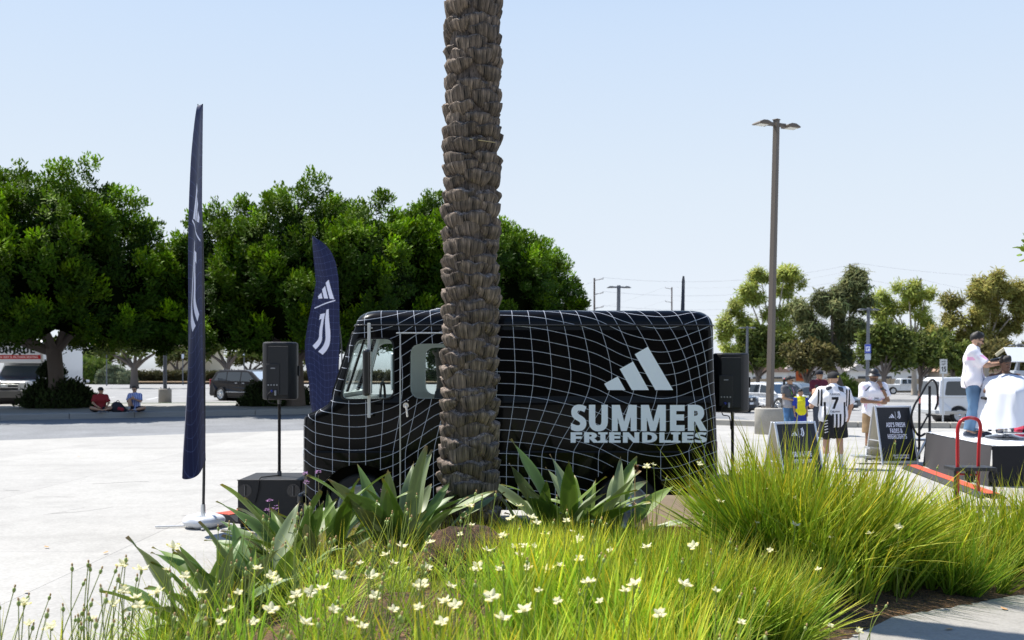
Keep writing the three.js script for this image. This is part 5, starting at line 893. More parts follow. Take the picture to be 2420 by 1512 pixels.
// speed limit sign and small blue parking signs
{
  const p = at(2229, 866, 42), g = groundY(p.x, -42), t = thing('speed_sign', 'white speed limit fifteen sign on a thin metal post', 'sign', [p.x, g, -42]);
  part('post', box(0.06, p.y - g + 0.3, 0.04, -0.02, (p.y - g + 0.3) / 2, -0.03, 0.006), alu, t);
  part('plate', box(0.32, 0.62, 0.012, 0, p.y - g, 0, 0.004), std(0.7, 0.7, 0.68, 0.5), t);
  part('plate_face', T(new THREE.PlaneGeometry(0.31, 0.61), 0, p.y - g, 0.008), std(1, 1, 1, 0.5, { map: canvasTex(160, 320, (c, w, h) => { c.fillStyle = '#d7d8d4'; c.fillRect(0, 0, w, h); c.strokeStyle = '#222'; c.lineWidth = 4; c.strokeRect(6, 6, w - 12, h - 12); c.fillStyle = '#1a1a1a'; fitText(c, 'SPEED', 28, 28, 132, 70, 2); fitText(c, 'LIMIT', 34, 88, 126, 130, 2); fitText(c, '15', 28, 160, 132, 270, 4); }) }), t);
  const blue = (label, u, v, d) => { const a = at(u, v, d), gg = groundY(a.x, -d), s = thing('parking_sign', label, 'sign', [a.x, a.y, -d + 0.16]); part('plate', box(0.42, 0.62, 0.02, 0, 0, 0, 0.005), std(0.6, 0.62, 0.7, 0.5), s); part('plate_face', T(new THREE.PlaneGeometry(0.41, 0.6), 0, 0, 0.013), std(1, 1, 1, 0.5, { map: canvasTex(96, 140, (c, w, h) => { c.fillStyle = '#3c55b8'; c.fillRect(0, 0, w, h); c.fillStyle = '#f4f4ff'; c.fillRect(14, 34, 68, 76); c.fillStyle = '#3c55b8'; c.fillRect(28, 50, 16, 44); c.fillRect(52, 50, 18, 20); }) }), s); part('lower_plate', box(0.4, 0.4, 0.02, 0, -0.56, 0, 0.005), std(0.55, 0.6, 0.66, 0.5), s); };
  blue('blue and white parking sign on the dark lamp post', 2048, 824, 68); blue('blue parking sign at the right edge behind the client', 2402, 890, 74);
  // solar panel on a post at the right edge
  const q = at(2425, 838, 44), gs = groundY(q.x, -44), sp = thing('solar_panel', 'pale tilted solar panel on struts at the right edge', 'solar panel', [q.x, gs, -44]);
  part('panel', box(1.9, 0.05, 0.95, 0.1, q.y - gs, 0, 0.01, 0.75, 0, 0), std(0.62, 0.64, 0.66, 0.35), sp); part('strut', rod(V(-0.35, q.y - gs - 0.1, 0), V(-0.55, q.y - gs - 0.85, 0), 0.04), alu, sp); part('strut', rod(V(0.25, q.y - gs - 0.1, 0), V(0.1, q.y - gs - 0.85, 0), 0.04), alu, sp); part('box', box(0.7, 0.5, 0.4, -0.3, q.y - gs - 0.95, 0, 0.02), std(0.45, 0.48, 0.52, 0.5), sp); part('post', cyl(0.06, 0.06, q.y - gs - 0.9, -0.2, (q.y - gs - 0.9) / 2, 0), alu, sp);
  // orange banner and dark sign by the fence
  const bn = (label, u0, u1, v0, v1, d, draw) => { const a = at(u0, v0, d), b = at(u1, v1, d), cx = (a.x + b.x) / 2, gg = groundY(cx, -d), w = b.x - a.x, h = a.y - b.y, s = thing('fence_banner', label, 'banner', [cx, gg, -d]); part('cloth', box(w, h, 0.03, 0, (a.y + b.y) / 2 - gg, 0, 0.005), std(0.3, 0.2, 0.12, 0.8), s); part('print', T(new THREE.PlaneGeometry(w, h), 0, (a.y + b.y) / 2 - gg, 0.02), std(1, 1, 1, 0.7, { map: canvasTex(192, 160, draw) }), s); for (const k of [-1, 1]) part('post', cyl(0.05, 0.05, a.y - gg, k * w / 2, (a.y - gg) / 2, -0.05, 8), steel, s); };
  bn('orange banner on the fence behind the woman', 1880, 1909, 872, 900, 100, (c, w, h) => { c.fillStyle = '#c9622c'; c.fillRect(0, 0, w, h); c.fillStyle = '#7a3420'; c.beginPath(); c.ellipse(96, 80, 62, 48, 0.3, 0, 7); c.fill(); c.fillStyle = '#b8552a'; c.fillRect(70, 50, 50, 40); });
  bn('dark banner with white lettering behind the man in maroon', 1911, 1935, 876, 899, 99, (c, w, h) => { c.fillStyle = '#1c2022'; c.fillRect(0, 0, w, h); c.fillStyle = '#e4e0da'; fitText(c, 'ANTI', 50, 30, 150, 66, 2); fitText(c, 'FREE', 40, 80, 160, 106, 2); fitText(c, 'TICKETS', 30, 118, 170, 144, 2); });
}
// ---------------------------------------------------------------- parked vehicles
const carPaint = (r, g, b, rough = 0.3) => phys(r, g, b, rough, { clearcoat: 0.6, clearcoatRoughness: 0.06 });
const lampGlass = phys(0.7, 0.74, 0.78, 0.08, { clearcoat: 1 }), redGlass = phys(0.4, 0.02, 0.02, 0.12, { clearcoat: 1 }), blackTrim = std(0.018, 0.018, 0.02, 0.55);
// x runs along the car (front = +x), y up, z across. o.low / o.top: side outlines from rear to front
function makeCar(o) {
  const t = thing(o.name, o.label, o.cat, [o.x, o.y, o.z], o.turn, o.group), W = o.W, hb = W / 2;
  const xs = o.low.map((p) => p[0]), x0 = Math.min(...xs), x1 = Math.max(...xs), L = x1 - x0, sill = o.sill ?? 0.28;
  const s = new THREE.Shape(); s.moveTo(x0 + 0.03, sill + 0.1);
  o.low.forEach(([x, y]) => s.lineTo(x, y)); s.lineTo(x1 - 0.02, sill + 0.08); s.lineTo(x1 - 0.1, sill);
  for (const wx of [...o.wheels].reverse()) { const R1 = o.r * 1.16; s.lineTo(wx + R1, sill); for (let k = 0; k <= 12; k++) { const a = k / 12 * Math.PI; s.lineTo(wx + R1 * Math.cos(a), Math.max(sill, o.r + R1 * Math.sin(a) * 0.98)); } s.lineTo(wx - R1, sill); }
  s.lineTo(x0 + 0.1, sill); s.closePath();
  const plan = (x) => 1 - (o.nose ?? 0.1) * Math.pow(sstep(x, x1 - 0.75, x1), 1.6) - (o.tail ?? 0.06) * Math.pow(sstep(x, x0 + 0.6, x0), 1.6);
  const shape3 = (g, f) => { const p = g.attributes.position; for (let i = 0; i < p.count; i++) p.setZ(i, f(p.getX(i), p.getY(i), p.getZ(i))); g.computeVertexNormals(); return g; };
  const bv = 0.06, low = extrude(s, W - bv * 2, bv, 8); low.translate(0, 0, -hb + bv);
  const lowZ = (x, y, z) => z * plan(x) * (1 - 0.05 * sstep(y, 0.62, 0.25) - 0.03 * sstep(y, 0.8, 1.1));
  part('body', shape3(low, lowZ), o.paint, t);
  const tb = o.top[0][1], tt = Math.max(...o.top.map((p) => p[1])), tumble = o.tumble ?? 0.2, gw = hb * 0.965;
  const gz = (y) => gw * (1 - tumble * clamp((y - tb) / (tt - tb), 0, 1));
  const top = extrude(shapeOf(o.top), 2 * gw - 0.1, 0.05, 6); top.translate(0, 0, -gw + 0.05);
  const cabin = part('cabin', shape3(top, (x, y, z) => z * gz(y) / gw * (o.capPlan ? plan(x) : 1)), o.paint, t);
  (o.windows ?? []).forEach((w) => { for (const k of [-1, 1]) { const g = new THREE.ShapeGeometry(roundPoly(w, o.winR ?? 0.05), 4), p = g.attributes.position; for (let i = 0; i < p.count; i++) p.setZ(i, k * (gz(p.getY(i)) + 0.006)); g.computeVertexNormals(); part('side_window', g, darkGlass, t); } });
  const across = (a, b, m0, m1, nm, mat) => { const dx = b[0] - a[0], dy = b[1] - a[1], l = Math.hypot(dx, dy), nx = dy / l * 0.008, ny = -dx / l * 0.008, sg = o.flip ? -1 : 1; const up = Math.abs(ny); const g = gridGeo(6, 2, (u, v) => { const x = lerp(a[0], b[0], v), y = lerp(a[1], b[1], v), ww = (gz(y) - lerp(m0, m1, v)); return [x + (nx > 0 === (a[0] > 0) ? nx : -nx), y + up, lerp(-ww, ww, u)]; }); return part(nm, g, mat, t); };
  const T0 = o.top;
  if (o.front) across(...o.front, 0.06, 0.09, 'windscreen', o.screen ?? darkGlass);
  if (o.rear) across(...o.rear, 0.08, 0.1, 'rear_window', darkGlass);
  for (const wx of o.wheels) for (const k of [-1, 1]) { wheelParts(t, wx, o.r, k * (hb - 0.12), o.r, 0.21, k, o.r * 0.68, o.rim ?? alu, 5); }
  for (const wx of o.wheels) part('wheel_well', cyl(o.r * 1.15, o.r * 1.15, W - 0.25, wx, o.r, 0, 20, Math.PI / 2), blackTrim, t);
  part('underbody', box(L - 0.5, 0.16, W - 0.3, (x0 + x1) / 2, sill - 0.02, 0, 0.02), blackTrim, t);
  (o.lights ?? []).forEach(([nm, w, h, d, x, y, z, mat, ry]) => { for (const k of [-1, 1]) part(nm, box(w, h, d, x, y, k * z, 0.02, 0, k * (ry ?? 0), 0), mat, t); });
  (o.boxes ?? []).forEach(([nm, w, h, d, x, y, z, mat, r]) => part(nm, box(w, h, d, x, y, z, r ?? 0.02), mat, t));
  for (const k of [-1, 1]) if (o.mirror) part('side_mirror', box(0.12, 0.16, 0.22, o.mirror[0], o.mirror[1], k * (hb + 0.08), 0.05), o.mirrorMat ?? o.paint, t);
  for (const k of [-1, 1]) for (const hx of o.handles ?? []) part('door_handle', box(0.18, 0.03, 0.03, hx[0], hx[1], k * (hb * 0.985 + 0.006), 0.01), o.handleMat ?? chrome, t);
  for (const k of [-1, 1]) for (const [dx, ya, yb] of o.seams ?? []) part('door_seam', box(0.012, yb - ya, 0.006, dx, (ya + yb) / 2, k * (hb * 0.985 + 0.001), 0.002), blackTrim, t);
  return t;
}
const white = carPaint(0.74, 0.75, 0.76), silver = carPaint(0.42, 0.44, 0.46), slate = carPaint(0.06, 0.075, 0.095), blueGrey = carPaint(0.2, 0.25, 0.31);
const place = (u, d, dy = 0) => { const x = at(u, 0, d).x; return { x, y: groundY(x, -d) + dy, z: -d }; };
const SEDAN = { L: 4.6, W: 1.8, r: 0.33, wheels: [-1.35, 1.35], sill: 0.24, low: [[-2.28, 0.62], [-2.25, 0.9], [-1.7, 0.98], [1.0, 0.92], [1.9, 0.78], [2.25, 0.62]], top: [[-1.75, 0.94], [-1.0, 1.4], [-0.5, 1.46], [0.1, 1.44], [1.05, 0.92]], windows: [[[-1.2, 1.0], [-0.85, 1.34], [-0.4, 1.38], [-0.4, 0.99]], [[-0.34, 0.99], [-0.34, 1.38], [0.08, 1.37], [0.75, 0.98]]], front: [[1.0, 0.98], [0.16, 1.42]], rear: [[-1.7, 0.99], [-1.02, 1.38]], mirror: [0.62, 1.02], handles: [[-0.9, 0.86], [0.05, 0.84]], seams: [[-0.38, 0.34, 0.95], [0.7, 0.34, 0.92], [-1.25, 0.6, 0.95]], lights: [['headlight', 0.2, 0.13, 0.36, 2.08, 0.68, 0.62, lampGlass, -0.3], ['tail_light', 0.12, 0.16, 0.34, -2.2, 0.78, 0.66, redGlass, 0.1]], boxes: [['grille', 0.05, 0.14, 0.7, 2.24, 0.52, 0, blackTrim], ['number_plate', 0.02, 0.12, 0.34, 2.28, 0.42, 0, white]] };
const SUV = { L: 4.55, W: 1.84, r: 0.37, wheels: [-1.35, 1.35], sill: 0.3, nose: 0.16, low: [[-2.2, 0.7], [-2.2, 1.0], [-1.8, 1.06], [1.1, 1.04], [1.85, 0.98], [2.2, 0.86], [2.28, 0.66]], top: [[-2.1, 1.0], [-1.75, 1.58], [-1.2, 1.68], [0.0, 1.66], [0.4, 1.58], [1.2, 1.02]], windows: [[[-1.75, 1.12], [-1.5, 1.5], [-1.05, 1.55], [-1.05, 1.1]], [[-1.0, 1.1], [-1.0, 1.56], [-0.2, 1.57], [-0.2, 1.09]], [[-0.14, 1.09], [-0.14, 1.57], [0.25, 1.52], [0.85, 1.07]]], front: [[1.16, 1.06], [0.4, 1.58]], rear: [[-2.06, 1.1], [-1.76, 1.56]], mirror: [0.75, 1.12], handles: [[-0.8, 0.97], [0.1, 0.97]], seams: [[-0.17, 0.42, 1.05], [0.9, 0.42, 1.02], [-1.1, 0.6, 1.06]], lights: [['headlight', 0.26, 0.13, 0.42, 2.08, 0.88, 0.62, lampGlass, -0.35], ['fog_lamp', 0.06, 0.14, 0.2, 2.22, 0.5, 0.68, blackTrim], ['tail_light', 0.1, 0.2, 0.3, -2.18, 0.95, 0.7, redGlass]], boxes: [['grille', 0.06, 0.26, 0.82, 2.25, 0.74, 0, blackTrim, 0.03], ['emblem', 0.02, 0.12, 0.16, 2.29, 0.78, 0, chrome], ['lower_intake', 0.05, 0.12, 0.9, 2.25, 0.42, 0, blackTrim], ['number_plate', 0.02, 0.12, 0.32, 2.3, 0.54, 0, lampGlass]] };
makeCar({ ...SUV, name: 'parked_suv', label: 'white sport utility car facing us beside the right speaker', cat: 'car', paint: white, ...place(1822, 60), turn: -1.0 });
makeCar({ ...SUV, name: 'parked_suv', label: 'blue grey parked car showing behind the lamp post', cat: 'car', paint: blueGrey, ...place(1885, 66), turn: -0.75 });
makeCar({ ...SEDAN, name: 'parked_car', label: 'pale silver car partly hidden beyond the white sport utility', cat: 'car', paint: silver, ...place(1775, 70), turn: -0.9 });
makeCar({ ...SEDAN, name: 'parked_car', label: 'dark slate car parked behind the boy in yellow', cat: 'car', paint: slate, ...place(1945, 62), turn: -0.95 });
makeCar({ ...SEDAN, name: 'parked_car', label: 'white sedan parked far off by the fence right of the speaker', cat: 'car', paint: white, ...place(1805, 116), turn: 0 });
makeCar({ ...SEDAN, name: 'parked_car', label: 'light blue car behind the woman in grey', cat: 'car', paint: carPaint(0.45, 0.52, 0.6), ...place(1925, 74), turn: -0.8 });
makeCar({ ...SEDAN, name: 'parked_car', label: 'white sedan behind the left ficus trunk', cat: 'car', paint: white, ...place(165, 62), turn: 1.9 });
makeCar({ ...SUV, name: 'parked_suv', label: 'dark vehicle partly hidden by the right loudspeaker', cat: 'car', paint: slate, ...place(1700, 58), turn: -0.9 });
// pickup, far right
makeCar({ name: 'pickup_truck', label: 'white crew cab pickup parked along the far fence', cat: 'pickup truck', W: 1.95, r: 0.4, wheels: [-1.75, 1.75], sill: 0.42, paint: white, ...place(2138, 116), turn: 0, low: [[-2.85, 0.8], [-2.85, 1.15], [-0.5, 1.15], [1.1, 1.15], [2.6, 1.1], [2.8, 0.95], [2.82, 0.6]], top: [[-0.95, 1.12], [-0.85, 1.75], [-0.6, 1.83], [0.55, 1.83], [1.15, 1.14]], windows: [[[-0.7, 1.22], [-0.62, 1.7], [-0.1, 1.72], [-0.1, 1.22]], [[0.0, 1.22], [0.0, 1.72], [0.48, 1.7], [0.85, 1.22]]], front: [[1.12, 1.18], [0.6, 1.8]], rear: [[-0.94, 1.2], [-0.87, 1.72]], mirror: [0.8, 1.28], handles: [[-0.5, 1.05], [0.2, 1.05]], seams: [[-0.05, 0.5, 1.15], [0.95, 0.5, 1.15], [-0.95, 0.6, 1.15]], lights: [['headlight', 0.14, 0.2, 0.32, 2.74, 0.92, 0.72, lampGlass], ['tail_light', 0.06, 0.3, 0.12, -2.84, 1.0, 0.86, redGlass]], boxes: [['grille', 0.06, 0.26, 1.0, 2.8, 0.9, 0, chrome], ['bumper', 0.16, 0.2, 1.85, 2.85, 0.55, 0, chrome], ['rear_bumper', 0.14, 0.16, 1.8, -2.9, 0.55, 0, chrome]] });
// minivan, left lot: rear quarter view, nose turned away to the right
{
  const tan = phys(0.022, 0.018, 0.017, 0.35, { clearcoat: 0.25, clearcoatRoughness: 0.1, specularIntensity: 0.4 }), sunshade = std(0.75, 0.8, 0.8, 0.35, { metalness: 0.5 });
  makeCar({ name: 'minivan', label: 'dark brown minivan with a silver sunshade parked behind the shrub', cat: 'minivan', W: 1.98, r: 0.37, wheels: [-1.55, 1.5], sill: 0.27, nose: 0.14, tumble: 0.14, paint: tan, ...place(598, 56), turn: -0.55, rim: alu,
    low: [[-2.5, 0.7], [-2.5, 1.02], [-2.3, 1.12], [1.15, 1.08], [2.1, 0.98], [2.5, 0.8], [2.55, 0.6]], top: [[-2.4, 1.06], [-2.05, 1.62], [-1.7, 1.74], [0.2, 1.74], [0.7, 1.64], [1.6, 1.06]], windows: [[[-2.1, 1.14], [-1.85, 1.58], [-1.15, 1.62], [-1.15, 1.12]], [[-1.08, 1.12], [-1.08, 1.62], [-0.05, 1.62], [-0.05, 1.11]], [[0.03, 1.11], [0.03, 1.62], [0.5, 1.6], [1.15, 1.09]]], front: [[1.56, 1.1], [0.7, 1.64]], screen: sunshade, rear: [[-2.38, 1.14], [-2.08, 1.6]], mirror: [1.0, 1.16], mirrorMat: blackTrim, handles: [[-0.3, 1.0], [0.25, 1.0]], seams: [[-0.02, 0.4, 1.08], [-1.12, 0.4, 1.1], [1.15, 0.45, 1.06]], lights: [['headlight', 0.24, 0.18, 0.42, 2.3, 0.82, 0.68, lampGlass, -0.3], ['tail_light', 0.1, 0.42, 0.16, -2.47, 1.0, 0.84, redGlass]], boxes: [['rocker_strip', 2.2, 0.03, 2.0, 0, 0.5, 0, chrome, 0.01], ['grille', 0.05, 0.2, 0.9, 2.52, 0.66, 0, blackTrim]] });
}
// passenger van on the right, side on
const VANP = { W: 2.0, r: 0.37, wheels: [-1.75, 1.75], sill: 0.38, nose: 0.1, tumble: 0.1, tail: 0.05, low: [[-2.68, 0.6], [-2.72, 0.9], [-2.7, 1.2], [1.55, 1.2], [2.35, 1.08], [2.75, 0.95], [2.8, 0.6]], top: [[-2.68, 1.18], [-2.58, 1.95], [-2.4, 2.08], [1.0, 2.1], [1.3, 2.02], [1.95, 1.16]], windows: [[[-2.42, 1.27], [-2.3, 1.9], [-1.15, 1.92], [-1.15, 1.27]], [[-1.05, 1.27], [-1.05, 1.92], [0.1, 1.92], [0.1, 1.27]], [[0.25, 1.27], [0.25, 1.92], [0.95, 1.92], [1.5, 1.27]]], winR: 0.1, front: [[1.92, 1.2], [1.32, 2.0]], rear: [[-2.69, 1.3], [-2.6, 1.9]], mirror: [1.5, 1.35], mirrorMat: blackTrim, handles: [[0.4, 1.12]], seams: [[0.18, 0.45, 1.2], [1.6, 0.5, 1.18], [-1.1, 0.6, 1.2]], lights: [['headlight', 0.1, 0.22, 0.32, 2.74, 0.9, 0.74, lampGlass], ['tail_light', 0.06, 0.42, 0.13, -2.71, 1.05, 0.88, redGlass]], boxes: [['grille', 0.06, 0.26, 1.0, 2.77, 0.88, 0, blackTrim], ['bumper', 0.16, 0.18, 1.95, 2.82, 0.52, 0, chrome], ['rear_bumper', 0.2, 0.16, 1.9, -2.76, 0.52, 0, silver], ['lower_cladding', 4.9, 0.16, 2.02, 0, 0.5, 0, carPaint(0.5, 0.47, 0.42), 0.03]] };
makeCar({ ...VANP, name: 'passenger_van', label: 'white passenger van parked beyond the kerb behind the barber', cat: 'van', paint: white, ...place(2330, 46), turn: 0.04, rim: std(0.6, 0.6, 0.6, 0.4) });
makeCar({ ...VANP, name: 'passenger_van', label: 'second white van seen behind the seated client', cat: 'van', paint: white, ...place(2475, 53), turn: 0.04 });
// box truck at the far left, facing us
{
  const p = place(60, 50); const t = makeCar({ name: 'moving_truck', label: 'white moving truck with a lettered box over its cab, facing us at far left', cat: 'truck', W: 2.15, r: 0.4, wheels: [-2.6, 1.55], sill: 0.5, nose: 0.08, tumble: 0.12, paint: white, ...p, turn: -Math.PI / 2 + 0.1,
    low: [[-0.6, 0.9], [-0.6, 1.25], [1.0, 1.28], [2.3, 1.2], [2.5, 1.08], [2.55, 0.7]], top: [[-0.6, 1.22], [-0.5, 1.9], [-0.3, 1.98], [0.35, 1.98], [1.05, 1.24]], windows: [[[-0.35, 1.32], [-0.3, 1.85], [0.3, 1.85], [0.75, 1.32]]], front: [[1.03, 1.28], [0.38, 1.96]], screen: phys(0.02, 0.05, 0.075, 0.05, { clearcoat: 1 }), mirror: [0.85, 1.4], mirrorMat: white, lights: [['headlight', 0.12, 0.34, 0.3, 2.5, 0.98, 0.86, lampGlass]], boxes: [['grille_frame', 0.1, 0.42, 1.4, 2.53, 0.98, 0, chrome, 0.04], ['grille', 0.06, 0.34, 1.26, 2.57, 0.98, 0, blackTrim, 0.02], ['grille_bar', 0.05, 0.05, 1.26, 2.6, 1.06, 0, chrome, 0.01], ['grille_bar', 0.05, 0.05, 1.26, 2.6, 0.92, 0, chrome, 0.01], ['emblem', 0.05, 0.14, 0.34, 2.62, 0.98, 0, alu, 0.03], ['bumper', 0.26, 0.36, 2.15, 2.62, 0.6, 0, std(0.12, 0.12, 0.12, 0.5), 0.05], ['hood_lip', 0.1, 0.06, 1.5, 2.5, 1.2, 0, white, 0.02]] });
  part('cargo_box', box(4.6, 2.3, 2.4, -2.7, 2.05, 0, 0.05), white, t);
  part('attic', extrude(shapeOf([[-0.5, 2.1], [-0.5, 3.22], [0.95, 3.22], [1.15, 3.1], [0.85, 2.1]]), 2.36, 0.02).translate(0, 0, -1.18), white, t);
  part('attic_sign', (() => { const g = new THREE.PlaneGeometry(2.2, 0.86).rotateY(Math.PI / 2); const p2 = g.attributes.position; for (let i = 0; i < p2.count; i++) p2.setX(i, 1.03 + 0.3 * p2.getY(i) * 0.88 + 0.03); g.translate(0, 2.58, 0); return g; })(), std(1, 1, 1, 0.5, { map: canvasTex(512, 200, (c, w, h) => { c.fillStyle = '#e9ebee'; c.fillRect(0, 0, w, h); c.fillStyle = '#15181c'; fitText(c, 'U-HAUL', 60, 30, 452, 100, 5); c.fillStyle = '#c22020'; c.fillRect(0, 122, w, 46); c.fillStyle = '#f3d9d4'; fitText(c, 'ONE WAY & IN-TOWN MOVING', 30, 134, 482, 156, 1); }) }), t);
}
// ---------------------------------------------------------------- people: one continuous body each, meshed from a smooth distance field
function fieldMesh(prims, cell, opts = {}) {                  // prims: {a, b, ra, rb, k, cut:[[point, dir]...], sq:[sx,sy,sz]}; surface nets
  const lo = V(1e9, 1e9, 1e9), hi = V(-1e9, -1e9, -1e9), pad = 0.05 + cell;
  for (const p of prims) { const m = Math.max(p.ra, p.rb) + pad; for (const q of [p.a, p.b]) { lo.min(q.clone().addScalar(-m)); hi.max(q.clone().addScalar(m)); } }
  const n = [0, 1, 2].map((i) => Math.max(3, Math.ceil((hi.getComponent(i) - lo.getComponent(i)) / cell) + 1)), f = new Float32Array(n[0] * n[1] * n[2]).fill(1);
  const id = (x, y, z) => x + n[0] * (y + n[1] * z);
  for (const p of prims) {
    const k = p.k ?? 0.035, m = Math.max(p.ra, p.rb) + k + 0.03 + cell * 2, d = p.b.clone().sub(p.a), L2 = Math.max(1e-9, d.lengthSq());
    const r0 = [0, 1, 2].map((i) => Math.max(0, Math.floor((Math.min(p.a.getComponent(i), p.b.getComponent(i)) - m - lo.getComponent(i)) / cell))), r1 = [0, 1, 2].map((i) => Math.min(n[i] - 1, Math.ceil((Math.max(p.a.getComponent(i), p.b.getComponent(i)) + m - lo.getComponent(i)) / cell)));
    for (let z = r0[2]; z <= r1[2]; z++) for (let y = r0[1]; y <= r1[1]; y++) for (let x = r0[0]; x <= r1[0]; x++) {
      const X = lo.x + x * cell, Y = lo.y + y * cell, Z = lo.z + z * cell, px_ = X - p.a.x, py = Y - p.a.y, pz = Z - p.a.z, t = clamp((px_ * d.x + py * d.y + pz * d.z) / L2, 0, 1);
      const sx = (px_ - d.x * t) / (p.sq?.[0] ?? 1), sy = (py - d.y * t) / (p.sq?.[1] ?? 1), sz = (pz - d.z * t) / (p.sq?.[2] ?? 1);
      let v = Math.sqrt(sx * sx + sy * sy + sz * sz) - lerp(p.ra, p.rb, t);
      if (p.rough) v += p.rough * noise3(X * 16, Y * 11, Z * 16);
      if (p.cut) for (const [q, c] of p.cut) v = Math.max(v, (X - q.x) * c.x + (Y - q.y) * c.y + (Z - q.z) * c.z);
      const i = id(x, y, z), o = f[i];
      if (p.sub) { f[i] = Math.max(o, -v); continue; }
      const h = clamp(0.5 + 0.5 * (o - v) / k, 0, 1); f[i] = lerp(o, v, h) - k * h * (1 - h);
    }
  }
  if (opts.cut) for (let z = 0; z < n[2]; z++) for (let y = 0; y < n[1]; y++) for (let x = 0; x < n[0]; x++) { const X = lo.x + x * cell, Y = lo.y + y * cell, Z = lo.z + z * cell; for (const [q, c] of opts.cut) f[id(x, y, z)] = Math.max(f[id(x, y, z)], (X - q.x) * c.x + (Y - q.y) * c.y + (Z - q.z) * c.z); }
  const pos = [], map = new Int32Array(n[0] * n[1] * n[2]).fill(-1), idx = [];
  for (let z = 0; z < n[2] - 1; z++) for (let y = 0; y < n[1] - 1; y++) for (let x = 0; x < n[0] - 1; x++) {
    let c = 0, ax = 0, ay = 0, az = 0;
    const v = [id(x, y, z), id(x + 1, y, z), id(x, y + 1, z), id(x + 1, y + 1, z), id(x, y, z + 1), id(x + 1, y, z + 1), id(x, y + 1, z + 1), id(x + 1, y + 1, z + 1)].map((i) => f[i]);
    let neg = 0; for (const q of v) if (q < 0) neg++; if (!neg || neg === 8) continue;
    for (const [i, j] of EDGES) if (v[i] < 0 !== v[j] < 0) { const t = v[i] / (v[i] - v[j]); ax += lerp(i & 1, j & 1, t); ay += lerp(i >> 1 & 1, j >> 1 & 1, t); az += lerp(i >> 2 & 1, j >> 2 & 1, t); c++; }
    map[id(x, y, z)] = pos.length / 3; pos.push(lo.x + (x + ax / c) * cell, lo.y + (y + ay / c) * cell, lo.z + (z + az / c) * cell);
  }
  const quad = (a, b, c, d, flip) => { if (a < 0 || b < 0 || c < 0 || d < 0) return; flip ? idx.push(a, c, b, a, d, c) : idx.push(a, b, c, a, c, d); };
  for (let z = 1; z < n[2] - 1; z++) for (let y = 1; y < n[1] - 1; y++) for (let x = 1; x < n[0] - 1; x++) {
    const o = f[id(x, y, z)] < 0;
    if (o !== f[id(x + 1, y, z)] < 0) quad(map[id(x, y - 1, z - 1)], map[id(x, y, z - 1)], map[id(x, y, z)], map[id(x, y - 1, z)], !o);
    if (o !== f[id(x, y + 1, z)] < 0) quad(map[id(x - 1, y, z - 1)], map[id(x - 1, y, z)], map[id(x, y, z)], map[id(x, y, z - 1)], !o);
    if (o !== f[id(x, y, z + 1)] < 0) quad(map[id(x - 1, y - 1, z)], map[id(x, y - 1, z)], map[id(x, y, z)], map[id(x - 1, y, z)], !o);
  }
  const g = new THREE.BufferGeometry(); g.setAttribute('position', new THREE.Float32BufferAttribute(pos, 3)); g.setIndex(idx); g.computeVertexNormals();
  g.setAttribute('uv', new THREE.Float32BufferAttribute(new Float32Array(pos.length / 3 * 2), 2));
  return g;
}
const EDGES = [[0, 1], [2, 3], [4, 5], [6, 7], [0, 2], [1, 3], [4, 6], [5, 7], [0, 4], [1, 5], [2, 6], [3, 7]];
const cap = (a, b, ra, rb = ra, o = {}) => ({ a, b, ra, rb, ...o });

